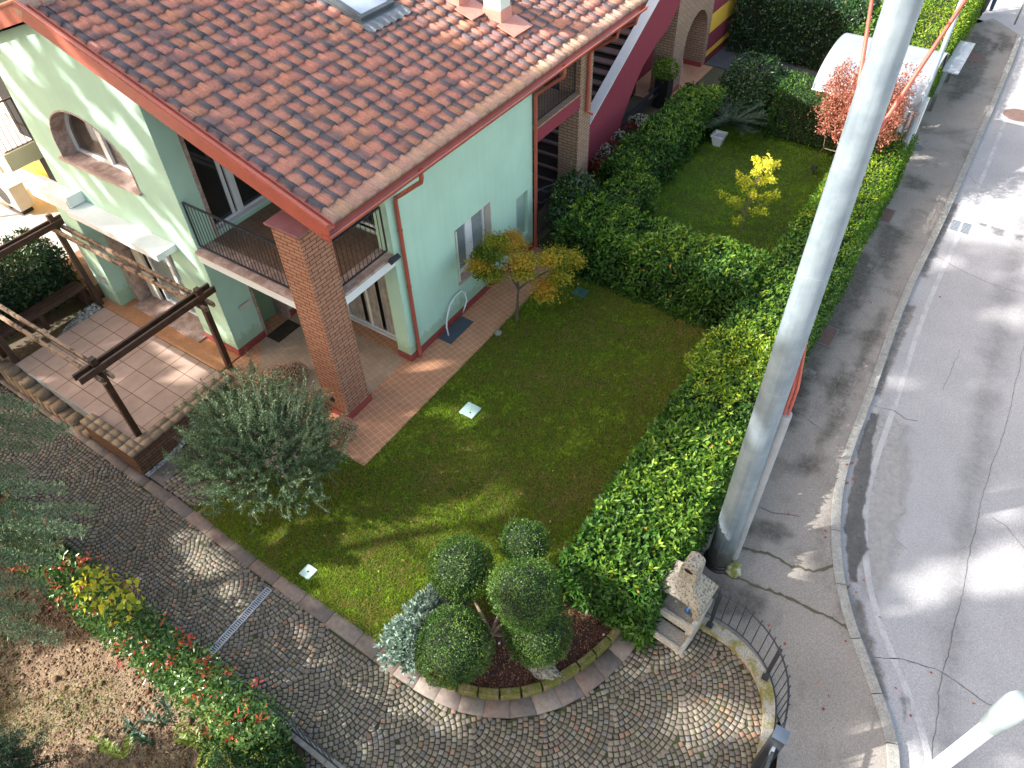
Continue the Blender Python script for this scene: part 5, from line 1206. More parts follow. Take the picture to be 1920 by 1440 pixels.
# photinia hedge on the left, red young leaves
M_phot = leaf_mat('photinia_leaf', [(.02,.06,.02), (.05,.14,.03), (.11,.22,.05), (.24,.34,.09)], .3, .2, .6)
M_photred = leaf_mat('photinia_young_leaf', [(.28,.03,.03), (.45,.06,.04), (.50,.15,.05)], .35, .3, .5)
y0 = -6.2; k = 0
PH = [(-6.2,-4.6), (-4.6,-3.0), (-3.0,-1.4), (-1.4,.2), (.2,1.8), (1.8,3.4)]
PL = ['photinia shrub at the far left end of the drive fence', 'photinia shrub behind the cedar branches', 'photinia shrub with red tips beside the cedar spray', 'photinia shrub next to the yellow-leaved redbud', 'red-tipped photinia shrub facing the drain channel', 'yellowing photinia shrub nearest the flowering mound']
for (ya, yb), lab in zip(PH, PL):
    root = wempty('photinia', (7.15, (ya+yb)/2, h(7.1, (ya+yb)/2)), lab, 'shrub', 'photinia hedge along the drive'); k += 1
    zt = h(6.8, (ya+yb)/2)
    n = 4200; t = RNG.random(n); yy = ya+(yb-ya)*t; u = unit(RNG.normal(0, 1, (n, 3))); rr = (RNG.random(n)**.3)
    pos = np.stack([7.12+.40*u[:,0]*rr, yy+.15*u[:,1], zt+.60+.62*u[:,2]*rr], 1); pos += .10*lump(pos, 3)[:, None]*u
    leaves('foliage', pos, u, .085, .042, M_phot, root, .4, .7, np.clip(RNG.random(n)*.8+.2*(ya > 1), 0, 1))
    n = 140; u = unit(RNG.normal(0, 1, (n, 3))); u[:, 2] = abs(u[:, 2]); cl = RNG.random((26, 3)); ci = RNG.integers(0, 26, n)
    pos = np.stack([7.12+(cl[ci,0]-.5)*.8, ya+(yb-ya)*cl[ci,1], zt+1.0+.28*cl[ci,2]], 1)+u*.05
    leaves('red_leaves', pos, u, .085, .034, M_photred, root, .7, .5)
    q = MB()
    for j in range(10):
        y_ = ya+(yb-ya)*(j+.5)/10; q.tube([(7.12, y_, zt), (7.12+random.uniform(-.2,.2), y_+random.uniform(-.1,.1), zt+.9)], [.014,.006], 5)
    q.build('stems', M_bark, root)
root = wempty('redbud', (7.1, -.3, -.2), 'sprawling shrub with big round yellow-green leaves over the photinia hedge', 'shrub')
n = 170; u = unit(RNG.normal(0, 1, (n, 3))); u[:, 2] = abs(u[:, 2]); pos = P(205, 1115, 1.0)+u*np.array([.36,.75,.35])*(RNG.random(n)**.3)[:, None]
leaves('foliage', pos, u, .10, .10, leaf_mat('redbud_leaf', [(.10,.18,.02), (.30,.34,.03), (.55,.50,.05), (.60,.52,.06)], .5, .4, .3), root, .1, .5)
q = MB()
for j in range(7): e = P(205, 1125, 1.0)+np.array([random.uniform(-.35,.35), random.uniform(-.6,.6), random.uniform(0,.3)]); q.tube([(7.15,-.1,-.25), (np.array([7.15,-.1,.3])+e)/2, e], [.012,.008,.004], 5)
q.build('stems', M_bark, root)
# green mound with yellowish flower heads at the bottom, conifer at bottom left
mc = P(500, 1425, .5); root = wempty('flowering_mound', (mc[0], mc[1], 0), 'dense green mound shrub with yellow-green flower heads at the bottom edge', 'shrub')
n = 15000; u = unit(RNG.normal(0, 1, (n, 3))); u[:, 2] = abs(u[:, 2]); pos = np.array([mc[0]+.25, mc[1]-.1, .0])+u*np.array([.60,.92,.75])*(1+.1*lump(u, 5))[:, None]-u*RNG.exponential(.04, n)[:, None]
leaves('foliage', pos, u, .05, .018, leaf_mat('mound_leaf', [(.02,.06,.02), (.04,.10,.025), (.08,.17,.03)], .5, .2, .3), root, .6, .6)
n = 3200; u = unit(RNG.normal(0, 1, (n, 3))); u[:, 2] = abs(u[:, 2])+.2; u = unit(u); u = u[(lump(u, 9) > .05)]; pos = np.array([mc[0]+.25, mc[1]-.1, .0])+u*np.array([.62,.94,.78])
leaves('flower_heads', pos, u, .03, .022, leaf_mat('mound_flower', [(.22,.26,.05), (.42,.42,.10)], .6, .3, .2), root, .3, .6, fold=False)
q = MB(); q.ball((mc[0]+.25, mc[1]-.1, .0), 1, 8, (.5,.8,.62)); q.build('inner_branches', M_core, root)
def needles_spray(name, label, specs, mat, dens=1.0, parent_loc=None):
    "layered conifer boughs: (start, end, droop, length of side twigs)"
    root = wempty(name, parent_loc, label, 'tree'); pp = []; dd = []; sg = []
    for (a, b, dr_, tl) in specs:
        a = np.array(a, float); b = np.array(b, float); L = np.linalg.norm(b-a); d = (b-a)/L; sd_ = unit(np.cross(d, [0,0,1])); n = int(L/.03)
        pts = [a+(b-a)*t+np.array([0,0,-dr_*t*t]) for t in np.linspace(0, 1, 9)]; sg.append((pts, list(np.linspace(.022, .004, 9))))
        for i in range(n):
            t = (i+.5)/n; p0 = a+(b-a)*t+np.array([0,0,-dr_*t*t]); s_ = -1 if i % 2 else 1
            ll = tl*(1-t*.65)*random.uniform(.6, 1.15); dv = unit(d*.55+sd_*s_+RNG.normal(0, .12, 3)+[0,0,-.12]); e = p0+dv*ll
            sg.append(([p0, e], [.004, .002]))
            m_ = int(ll/.016*dens)
            for j in range(m_):
                w0 = p0+dv*ll*(j+.5)/m_; pp.append(w0+RNG.normal(0, .006, 3)); v = unit(RNG.normal(0, 1, 3)+[0,0,.5]); dd.append(dv*.5+v*1.0)
    pp = np.array(pp); dd = np.array(dd)
    reps = 7; pp = np.repeat(pp, reps, 0)+RNG.normal(0, .016, (len(pp)*reps, 3)); dd = np.repeat(dd, reps, 0)+RNG.normal(0, .7, (len(dd)*reps, 3))
    leaves('needles', pp, unit(RNG.normal(0, 1, pp.shape)), .050, .010, mat, root, 0, .3, along=dd*2, fold=False)
    woods(sg, root, M_bark, 'branches', 4); return root
M_cedar = leaf_mat('cedar_needle', [(.08,.14,.075), (.13,.21,.115), (.20,.29,.16), (.30,.38,.19)], .6, .1, .3)
# drooping blue cedar on the left, trunk outside the picture
sp = []
for (pa, pb, z0, z1) in (((-330,740), (125,795), 2.6, 2.3), ((-300,800), (60,830), 2.5, 2.2), ((-300,700), (60,755), 2.9, 2.7), ((-330,960), (165,945), 2.4, 2.0), ((-300,900), (110,905), 2.6, 2.3), ((-320,1010), (120,985), 2.3, 1.9), ((-300,1100), (105,1190), 2.2, 1.7),
                         ((-300,1060), (80,1090), 2.2, 1.9), ((-300,1120), (60,1130), 2.1, 1.8), ((-300,960), (60,1050), 2.3, 2.0), ((-320,1030), (95,1040), 2.4, 2.0), ((-300,760), (90,810), 2.6, 2.3), ((-300,930), (150,985), 2.5, 2.2), ((-300,1000), (105,1010), 2.2, 1.9), ((-300,870), (40,870), 2.3, 2.1)):
    sp.append((P(*pa, z0+.5), P(*pb, z1+.15), .15, .30))
CD = needles_spray('blue_cedar', 'drooping blue-green cedar boughs reaching in over the left edge of the drive', sp, M_cedar, 1.0, tuple(P(-420, 900, 0)))
tk = MB(); c0 = P(-420, 900, 0); tk.tube([c0, c0+[0,0,3], c0+[.1,0,7], c0+[.1,.1,9.5]], [.22,.18,.10,.03], 10); tk.build('trunk', M_bark, CD)
sp = []; cc = P(40, 1425, .5)
for k in range(26):
    a = k*2.4; zz = .1+.035*k; L_ = .62*(1-k/40); sp.append((np.array([cc[0]+.1, cc[1]-.1, zz]), np.array([cc[0]+.1+math.cos(a)*L_, cc[1]-.1+math.sin(a)*L_, zz+.16]), .05, .16))
needles_spray('dwarf_conifer', 'dark green dwarf conifer in the bottom left corner', sp, leaf_mat('dark_needle', [(.01,.035,.02), (.02,.06,.03), (.04,.09,.04)], .6, .1, .3), .9, (cc[0], cc[1], 0))
# upright leafy shoots in front of the soil
for k, (px, hh, lab, cols) in enumerate((((240,1425), 1.0, 'yellow-green upright leafy shoot at the bottom edge', 1), ((330,1360), 1.1, 'blue-green upright shoot standing over the bare soil', 0), ((395,1400), .9, 'yellowish leafy shoot left of the flowering mound', 1), ((290,1400), .8, 'dark green leafy shoot between two taller shoots', 0))):
    c = P(*px, 0); root = wempty('leafy_shoot', tuple(c), lab, 'plant', 'leafy shoots at the bottom edge'); pp = []; dd = []; sg = []
    for s_ in range(4):
        tip = c+np.array([random.uniform(-.25,.25), random.uniform(-.25,.25), hh*random.uniform(.7, 1)]); sg.append(([c+RNG.normal(0,.02,3)*[1,1,0], (c+tip)/2+RNG.normal(0,.02,3), tip], [.008,.006,.003]))
        for j in range(22):
            t = .25+.75*j/22; p0 = c+(tip-c)*t; a = j*math.pi+s_; pp.append(p0); dd.append(np.array([math.cos(a), math.sin(a), .5])*2)
    nm = 'shoot_leaf_%d' % cols; mt = bpy.data.materials.get(nm) or leaf_mat(nm, [(.02,.06,.03), (.04,.10,.05)] if not cols else [(.10,.17,.02), (.25,.32,.04)], .45, .3, .4)
    leaves('foliage', np.array(pp), np.tile([0,0,1.], (len(pp), 1)), .085, .045, mt, root, .1, .2, along=np.array(dd)); woods(sg, root, M_bark, 'stems', 4)
# soil clods and weeds of the left garden
def scatter_clods(n, xr, yr, r0, cols, name, lab, mask=None):
    t = (1+5**.5)/2; ico = unit(np.array([(-1,t,0),(1,t,0),(-1,-t,0),(1,-t,0),(0,-1,t),(0,1,t),(0,-1,-t),(0,1,-t),(t,0,-1),(t,0,1),(-t,0,-1),(-t,0,1)], float))
    fc = np.array([(0,11,5),(0,5,1),(0,1,7),(0,7,10),(0,10,11),(1,5,9),(5,11,4),(11,10,2),(10,7,6),(7,1,8),(3,9,4),(3,4,2),(3,2,6),(3,6,8),(3,8,9),(4,9,5),(2,4,11),(6,2,10),(8,6,7),(9,8,1)])
    x = RNG.uniform(*xr, n); y = RNG.uniform(*yr, n); r_ = r0*RNG.exponential(.6, n)+r0*.3
    if mask is not None: k = mask(x, y); x, y, r_ = x[k], y[k], r_[k]
    n = len(x); base = np.stack([x, y, hv(x, y)-.02+r_*.15], 1)
    V = base[:, None, :]+ico[None]*r_[:, None, None]*(1+RNG.normal(0, .22, (n, 12, 1)))*RNG.uniform(.7, 1.3, (n, 1, 3))*[1,1,.7]
    F = fc[None]+(np.arange(n)*12)[:, None, None]; cc_ = np.array(cols)[RNG.integers(0, len(cols), n)]*RNG.uniform(.7, 1.2, (n, 1))
    m_ = bpy.data.materials.get('clod_soil') or attr_mat('clod_soil', .95, 50, .25, .003, .1)
    o = fast_mesh(name, V.reshape(-1, 3), F.reshape(-1, 3), m_, None, col=np.repeat(cc_, 12, 0)); return tag(o, lab, 'soil', kind='stuff')
scatter_clods(26000, (7.2, 10.2), (-3.4, 4.2), .011, [(.20,.13,.08), (.28,.20,.13), (.14,.085,.05)], 'soil_clods', 'loose brown soil clods of the bare garden bed at bottom left')
n = 26000; x = RNG.uniform(7.3, 10.2, n); y = RNG.uniform(-3.2, 4, n); k = (np.sin(x*3.1+np.sin(y*2.2)*1.3)+np.sin(y*2.7+x)+.6*RNG.normal(0, 1, n) > .35) & (x > 7.7); x, y = x[k], y[k]
pos = np.stack([x, y, hv(x, y)+.0], 1)
tag(leaves('weeds', pos, np.tile([0,0,1.], (len(pos), 1)), .035, .016, leaf_mat('weed_leaf', [(.08,.13,.03), (.18,.24,.07), (.32,.36,.16)], .6, .3, .2), None, .5, .6), 'small pale weeds scattered over the bare garden bed', 'weeds', kind='stuff')
# grass
def grass(name, lab, poly, dens, hgt, cols, zf=hv, z0=0.0, wd=.0045):
    xs = [p[0] for p in poly]; ys = [p[1] for p in poly]; n = int((max(xs)-min(xs))*(max(ys)-min(ys))*dens)
    x = RNG.uniform(min(xs), max(xs), n); y = RNG.uniform(min(ys), max(ys), n)
    ins = np.zeros(n, bool); j = len(poly)-1
    for i in range(len(poly)):
        xi, yi = poly[i]; xj, yj = poly[j]
        c = ((yi > y) != (yj > y)) & (x < (xj-xi)*(y-yi)/((yj-yi) or 1e-9)+xi); ins ^= c; j = i
    x, y = x[ins]+RNG.normal(0, .022, ins.sum()), y[ins]+RNG.normal(0, .022, ins.sum()); n = len(x); z = zf(x, y)+z0
    q = np.stack([x*1.0, y*1.0, x*0], 1); pt = lump(q, 1.3, 4.)*.5+lump(q, 3.7, 1.)*.35+lump(q, 9, 2.)*.25
    a = RNG.uniform(0, 2*math.pi, n); H_ = hgt*(.5+RNG.random(n)*.7)*(1+.3*pt); W_ = wd*(.7+.6*RNG.random(n)); ln = RNG.normal(0, .55, (n, 2))*H_[:, None]
    dx, dy = np.cos(a)*W_, np.sin(a)*W_
    V = np.stack([np.stack([x-dx, y-dy, z], 1), np.stack([x+dx, y+dy, z], 1), np.stack([x+ln[:,0], y+ln[:,1], z+H_], 1)], 1)
    F = np.arange(n*3).reshape(-1, 3); rn = np.clip(.45+pt*.35+RNG.normal(0, .16, n), 0, 1)
    hs_ = np.sin(np.floor(x/.045)*12.9898+np.floor(y/.045)*78.233)*43758.5453; hs_ -= np.floor(hs_); h2 = np.sin(np.floor(x/.14+.5*pt)*39.3+np.floor(y/.14)*11.7)*4375.5; h2 -= np.floor(h2); rn = np.clip(rn+(hs_-.5)*.5+(h2-.5)*.3, 0, 1)
    o = fast_mesh(name, V.reshape(-1, 3), F, leaf_mat(name+'_blade', cols, .55, .4, .2), None, rnd=np.repeat(rn, 3)); return tag(o, lab, 'grass', kind='stuff')
GC = [(.42,.34,.11), (.30,.31,.045), (.17,.265,.022), (.28,.42,.032), (.55,.68,.085)]
grass('lawn_grass', 'short dark green mossy grass of the main lawn', lawn, 8500, .042, GC, wd=.0055)
grass('lawn_grass', 'short green grass of the small second lawn', lawn2, 3800, .04, [(.16,.24,.03), (.16,.32,.02), (.24,.44,.03), (.40,.55,.06)], z0=.0, wd=.007)
# broad-leaved weeds in the lawn
n = 9000; x = RNG.uniform(-5, 5, n); y = RNG.uniform(1, 6, n); q = np.stack([x, y, x*0], 1); k = (lump(q, 1.9, 3.)+.45*RNG.normal(0, 1, n) > .55) & (x < 4.4); x, y = x[k], y[k]
tag(leaves('clover', np.stack([x, y, hv(x, y)+.02], 1), np.tile([0,0,1.], (len(x), 1)), .04, .026, leaf_mat('clover_leaf', [(.05,.13,.02), (.10,.22,.03)], .5, .3, .3), None, .3, .4), 'patches of low broad-leaved weeds in the main lawn', 'weeds', kind='stuff')
# mulch bed
bed = [(5.04, 4.5), (4.93, 5.05), (4.72, 5.5), (4.38, 5.88), (3.85, 6.18), (3.29, 6.38), (2.75, 6.45), (2.7, 5.6), (3.0, 5.35), (3.6, 4.9), (4.2, 4.4), (4.6, 4.1)]
sheet('flower_bed', bed, .03, simple('mulch_base', (.10,.045,.03), (.07,.03,.02), .95, 8, 60, .4, .01))
n = 9000; x = RNG.uniform(2.7, 5.1, n); y = RNG.uniform(4, 6.5, n); k = np.array([inpoly(a, b, bed) for a, b in zip(x, y)]); x, y = x[k], y[k]
tag(leaves('bark_mulch', np.stack([x, y, np.full(len(x), .045)+RNG.random(len(x))*.015], 1), np.tile([0,0,1.], (len(x), 1)), .045, .017, leaf_mat('mulch_chip', [(.09,.035,.02), (.18,.075,.045), (.30,.15,.10), (.40,.24,.17)], .9, .02, .1), None, .1, .35, fold=False), 'reddish bark mulch round the topiary trunk', 'mulch', kind='stuff')
# mossy edging stones of the bed: every stone a thing
M_moss = simple('mossy_tuff', (.115,.125,.018), (.21,.155,.08), .95, 7, 40, .35, .01, lo=.45, hi=.62)
edge = resamp(smoothp([(5.08, 4.62), (4.97, 5.09), (4.75, 5.53), (4.41, 5.92), (3.87, 6.22), (3.29, 6.42), (2.79, 6.50)], 2), .01)
run = 0; last = 0; k = 0; ws = ['behind the boxwood balls at the left end', 'second from the left under the boxwood', 'third from the left', 'fourth from the left, very mossy', 'fifth, at the curve below the pale rock', 'sixth, right of the pale rock', 'seventh, among the mulch', 'eighth, towards the hedge', 'ninth, near the hedge foot', 'last one by the barbecue', 'one behind the last']
for i in range(1, len(edge)):
    run += math.dist(edge[i], edge[i-1])
    if run > .31:
        a = np.array(edge[last]); b = np.array(edge[i]); d = unit(b-a); c = (a+b)/2; L_ = np.linalg.norm(b-a); q = MB()
        q.obox((c[0], c[1], .075), (d[0], d[1], 0), (-d[1], d[0], 0), (0, 0, 1), L_/2-.012, .06, .085+random.uniform(-.006, .006))
        o = q.build('edging_stone', M_moss, None, bevel=.018); tag(o, 'mossy tuff edging stone of the mulch bed, '+ws[min(k, 10)], 'edging stone', 'mossy edging stones round the mulch bed'); k += 1; run = 0; last = i
# ---------------------------------------------------------------- street things
m, t, b = new_mat('zinc_pole'); v = coords(t); n = noise(t, v, 3.0, 5, .6); r = ramp(t, [(.35, (.20,.26,.31)), (.65, (.28,.345,.40))]); t.links.new(n.outputs[0], r.inputs[0])
n2 = noise(t, v, 9, 5); r2 = ramp(t, [(.4, (.94,)*3), (.7, (1.04,)*3)]); t.links.new(n2.outputs[0], r2.inputs[0])
t.links.new(mixc(t, 1.0, r.outputs[0], r2.outputs[0], 'MULTIPLY'), b.inputs['Base Color']); b.inputs['Metallic'].default_value = .25; b.inputs['Roughness'].default_value = .48; M_zinc = m
mp = nd(t, 'ShaderNodeMapping'); mp.inputs['Scale'].default_value = (14, 14, .5); t.links.new(v, mp.inputs[0]); n5 = noise(t, mp.outputs[0], 1., 5, .65); r5 = ramp(t, [(.45, (1,1,1)), (.70, (.80,.80,.78))]); t.links.new(n5.outputs[0], r5.inputs[0])
sp = nd(t, 'ShaderNodeSeparateXYZ'); t.links.new(v, sp.inputs[0]); n6 = noise(t, v, 8, 5, .7); ad = nd(t, 'ShaderNodeMath', operation='MULTIPLY_ADD'); t.links.new(n6.outputs[0], ad.inputs[0]); ad.inputs[1].default_value = -.9; t.links.new(sp.outputs[2], ad.inputs[2])
r6 = ramp(t, [(.0, (.55,.48,.40)), (.25, (1,1,1))]); t.links.new(ad.outputs[0], r6.inputs[0]); old = b.inputs['Base Color'].links[0].from_socket
t.links.new(mixc(t, 1., mixc(t, 1., old, r5.outputs[0], 'MULTIPLY'), r6.outputs[0], 'MULTIPLY'), b.inputs['Base Color'])
M_cable = simple('red_cable_sheath', (.50,.12,.08), (.42,.10,.07), .5, 6, 60, .1, 0)
PB = np.array([.94, 7.285]); PL_ = wempty('utility_pole', (*PB, 0), 'big galvanised steel cable pole rising out of the picture beside the pavement', 'utility pole')
q = MB(); zs = [0.0, 1.6, 3.2, 5.4, 7.6, 10.5, 13.5]; q.tube([(PB[0], PB[1]-.009*z, z) for z in zs], [.198, .190, .182, .170, .152, .132, .115], 40)
sh_ = q.build('shaft', M_zinc, PL_, smooth=True)
for z, r_ in ((2.0, .1892), (4.2, .1775), (6.0, .1665)):
    q = MB(); q.tube([(PB[0], PB[1]-.009*z, z), (PB[0], PB[1]-.009*z, z+.012)], r_, 40); q.build('seam', simple('seam_grey', (.30,.34,.37), None, .5) if z == 2.0 else bpy.data.materials['seam_grey'], PL_)
q = MB(); q.lathe((*PB, 0), [(.245, -.02), (.25, .03), (.23, .06), (.225, .10), (.21, .12)], 24); q.build('base_collar', M_black, PL_)
q = MB(); dc = PB+np.array([-.13, .175]); q.tube([(*dc, 0.12), (*dc, 3.7)], [.088, .078], 16); q.build('cable_duct', simple('duct_steel', (.40,.42,.44), (.33,.35,.37), .5, 4, 60, .08, 0, metal=.3), PL_)
for k, (ox, oy) in enumerate(((0, .03), (.03, -.02), (-.04, -.02))):
    q = MB(); a = np.array([dc[0]+ox, dc[1]+oy])
    top = [(PB[0]-.15, PB[1]-.10, 7.3), (PB[0]-.05, PB[1]-.22, 8.0), tuple(P(1635, 0, 8.28)), tuple(P(1640,-160, 9.2))] if k == 0 else ([(PB[0]-.18, PB[1]+.0, 7.0), (PB[0]-.15, PB[1]+.04, 7.5), tuple(P(1810, 0, 8.25)), tuple(P(1870,-90, 9.2))] if k == 1 else [(PB[0]-.18, PB[1]-.06, 7.4), (PB[0]-.16, PB[1]-.08, 10)])
    path = [(a[0], a[1], 3.3), (a[0]+.0, a[1]-.01, 4.2), (PB[0]-.19+ox, PB[1]+.06+oy, 4.9), (PB[0]-.20+ox, PB[1]-.02+oy, 6.2)]+top
    q.tube(smoothp(path, 2) if False else path, .020, 8); q.build('cable', M_cable, PL_, smooth=True)
q = MB(); q.box(PB[0]+.180, PB[0]+.196, PB[1]-.010, PB[1]-.004, .15, 2.9); q.build('weld_seam', bpy.data.materials['seam_grey'], PL_)
ms = MB(); ms.ball((PB[0]+.05, PB[1]+.27, .06), .15, 9, (1, .95, .75), .18)
tag(ms.build('mossy_stone', simple('moss_stone', (.16,.17,.03), (.40,.40,.35), .95, 9, 40, .3, .006, lo=.45, hi=.6), None, smooth=True), 'rounded mossy concrete lump at the foot of the big steel pole', 'stone')
# thin lamp post far along the hedge
q = MB(); b0 = P(1663, 357, 0); LP = wempty('street_lamp', tuple(b0), 'slender pale grey lamp post rising from the far hedge', 'street lamp')
q.tube([b0, b0+[0,0,1.2], b0+[0,0,2.4], b0+[0,0,2.45], b0+[0,0,8.0]], [.085,.08,.075,.06,.045], 12); q.build('post', M_zinc, LP, smooth=True)
q = MB(); q.tube([b0+[0,0,8.0], b0+[0,.9,8.3], b0+[0,1.5,8.3]], [.03,.03,.03], 8); q.obox(b0+[0,1.7,8.3], (0,1,0), (1,0,0), (0,0,1), .35, .13, .06); q.build('lamp_head', M_zinc, LP)
# near lamp post, bottom right
b0 = np.array([5.36, 9.43, 0]); LP = wempty('street_lamp', tuple(b0), 'white lamp post with rounded head in the bottom right corner, close to the camera', 'street lamp')
M_lampw = simple('white_lamp_enamel', (.42,.44,.47), (.39,.41,.44), .35, 4, 60, .03, 0)
q = MB(); q.tube([b0, b0+[0,0,6.80]], [.055,.042], 16); q.build('post', M_lampw, LP, smooth=True)
hp = b0+np.array([0,0,6.93]); q = MB(); q.lathe(b0, [(.046,6.74),(.056,6.76),(.058,6.86),(.066,6.88),(.068,7.06),(.058,7.10)], 20); q.build('lamp_head', simple('grey_lamp_glass', (.30,.36,.38), (.27,.33,.35), .25, 4, 60, .03, 0), LP, smooth=True)
# sign post at the far end
b0 = P(1902, 46, -.0); SP = wempty('road_sign', tuple(b0), 'thin sign post with an orange-backed plate at the far end of the pavement', 'road sign')
q = MB(); q.tube([b0, b0+[0,0,2.6]], .03, 8); q.build('post', M_zinc, SP)
q = MB(); c_ = P(1911, 8, .95); q.box(b0[0]-.02, b0[0]+.02, b0[1]-.05, b0[1]+.38, .75, 1.1); q.build('plate', simple('orange_plate', (.55,.22,.10), (.48,.2,.1), .6), SP)
# low curved wall with iron fence
fp = smoothp([(2.05,7.15),(2.10,7.4),(2.10,7.7),(2.13,8.04),(2.24,8.33),(2.42,8.6),(2.72,8.83),(3.05,8.95),(3.34,9.0),(3.52,9.02)], 2); fp = resamp(fp, .05)
lw_ = wempty('kerb_wall', (2.3, 8.3, 0), 'low curved concrete kerb wall with yellow moss under the iron fence', 'wall')
L_ = offs(fp, .0); A_ = offs(fp, .07); B_ = offs(fp, -.11); n = len(fp)
if A_[n//2][0] > fp[n//2][0]: A_, B_ = offs(fp, -.06), offs(fp, .12)
vs = [(*p, -.1) for p in A_]+[(*p, .11+.006*math.sin(i*.9)) for i, p in enumerate(A_)]+[(*p, .11+.006*math.sin(i*.7)) for i, p in enumerate(B_)]+[(*p, -.1) for p in B_]
q = MB(); q.add(vs, [(k*n+i, k*n+i+1, (k+1)*n+i+1, (k+1)*n+i) for k in range(3) for i in range(n-1)]+[(0, n, 2*n, 3*n), (n-1, 2*n-1, 3*n-1, 4*n-1)])
q.build('concrete', simple('mossy_concrete', (.33,.31,.26), (.20,.18,.05), .95, 5, 45, .35, .008, lo=.44, hi=.58), lw_)
FE = wempty('iron_fence', (2.3, 8.3, 0), 'dark blue iron picket fence curving along the pavement on the low wall', 'fence')
q = MB(); q.tube([(*p, .36) for p in fp[::3]], .013, 6); q.tube([(*p, 1.05) for p in fp[::3]], .014, 6); q.build('rail', M_iron, FE)
k = 0; acc = 0; pk = 0
for i in range(1, len(fp)):
    acc += math.dist(fp[i], fp[i-1])
    if acc >= .118:
        acc = 0; pk += 1; q = MB(); q.tube([(*fp[i], .34), (*fp[i], 1.16)], .0075, 6); q.build('picket', M_iron, FE)
for p in ((2.13,7.62),(2.44,8.62)):
    q = MB(); q.box(p[0]-.025, p[0]+.025, p[1]-.025, p[1]+.025, .11, 1.06); q.box(p[0]-.05, p[0]+.05, p[1]-.05, p[1]+.05, .105, .125); q.build('post', M_iron, FE)
gp = wempty('gate_post', (3.62, 8.99, 0), 'square dark metal gate post with grey-blue cap at the end of the fence', 'gate post')
q = MB(); q.box(3.555, 3.715, 8.90, 9.06, 0, 1.36); q.build('post', M_iron, gp, bevel=.004)
q = MB(); q.box(3.548, 3.722, 8.893, 9.067, 1.361, 1.375); q.build('cap', simple('cap_blue_grey', (.16,.20,.25), (.13,.165,.21), .3, 5, 60, .05, 0, metal=.4), gp)
q = MB(); q.box(3.716, 3.80, 8.96, 9.0, 1.02, 1.12); q.build('hinge', M_galv, gp)
gg = wempty('sliding_gate', (4.4, 9.05, 0), 'dark iron gate leaf hung on the square post at the bottom edge', 'gate')
q = MB(); q.beam((3.80, 8.985, 1.12), (6.4, 9.05, 1.12), .04, .04); q.beam((3.80, 8.985, .2), (6.4, 9.05, .2), .04, .04); q.beam((3.80, 8.985, .2), (3.80, 8.985, 1.12), .04, .04, (1,0,0))
for i in range(20): x = 3.92+i*.125; q.tube([(x, 8.985+.025*(x-3.8), .2), (x, 8.985+.025*(x-3.8), 1.2)], .008, 5)
q.build('gate_leaf', M_iron, gg)
# left fence of the drive
LF = wempty('drive_fence', (6.78, -1, 0), 'low dark iron fence between the cobbled drive and the photinia hedge', 'fence')
q = MB(); ys = np.arange(-8, 4.3, .3); q.tube([(6.80, y, h(6.8, y)+.72) for y in ys], .013, 6); q.tube([(6.80, y, h(6.8, y)+.22) for y in ys], .012, 6); q.build('rail', M_iron, LF)
q = MB()
for y in np.arange(-3.4, 4.2, .12): q.tube([(6.80, y, h(6.8, y)+.18), (6.80, y, h(6.8, y)+.80)], .007, 5)
pk_ = q.build('pickets', M_iron, LF); pk_['kind'] = 'stuff'
q = MB()
for y0_ in np.arange(-8, 4.2, .6): q.box(6.73, 6.87, y0_+.005, y0_+.595, -.6, h(6.8, y0_+.3)+.09)
q.build('concrete_base', simple('fence_concrete', (.34,.32,.29), (.24,.22,.18), .95, 5, 40, .25, .005), LF)
# barbecue
BQ = wempty('stone_barbecue', (2.4, 7.1, 0), 'weathered white concrete barbecue with chimney hood, between laurel hedge and iron fence', 'barbecue')
M_bq = simple('lichen_concrete', (.42,.40,.35), (.34,.32,.27), .95, 6, 38, .3, .006)
m, t, b = new_mat('lichen_concrete_dark'); v = coords(t); n = noise(t, v, 28, 5, .7); r = ramp(t, [(.38, (.07,.06,.05)), (.50, (.27,.25,.20)), (.7, (.36,.33,.28))]); t.links.new(n.outputs[0], r.inputs[0]); t.links.new(r.outputs[0], b.inputs['Base Color']); b.inputs['Roughness'].default_value = .95; bump(t, b, n.outputs[0], .006); M_bqd = m
# local frame: u along the front (towards +y, slightly +x), w out of the front (towards +x)
bo = np.array([2.60, 7.13]); ang = R(5); U = np.array([math.sin(ang), math.cos(ang), 0]); Wd = np.array([math.cos(ang), -math.sin(ang), 0]); Zz = np.array([0,0,1.])
def bp(u, w_, z): return np.array([bo[0], bo[1], 0])+U*u+Wd*w_+Zz*z
def bbox(mb, u0, u1, w0, w1, z0, z1): return mb.obox(bp((u0+u1)/2, (w0+w1)/2, (z0+z1)/2), U, Wd, Zz, (u1-u0)/2, (w1-w0)/2, (z1-z0)/2)
q = MB(); bbox(q, -.34, -.25, -.50, .02, 0, .70); bbox(q, .25, .34, -.50, .02, 0, .70); bbox(q, -.249, .249, -.50, -.42, 0, .70); q.build('plinth', M_bq, BQ, bevel=.01)
q = MB(); bbox(q, -.37, .37, -.52, .10, .70, .78); bbox(q, -.37, .37, .03, .10, .781, .86); bbox(q, -.37, -.30, -.52, .03, .781, .86); bbox(q, .30, .37, -.52, .03, .781, .86); q.build('hearth', M_bq, BQ, bevel=.012)
q = MB(); bbox(q, -.37, .37, -.02, .30, .36, .42); bbox(q, -.37, -.31, .02, .30, .421, .50); bbox(q, .31, .37, .02, .30, .421, .50); bbox(q, -.31, .31, .25, .30, .421, .50); q.build('shelf', M_bq, BQ, bevel=.012)
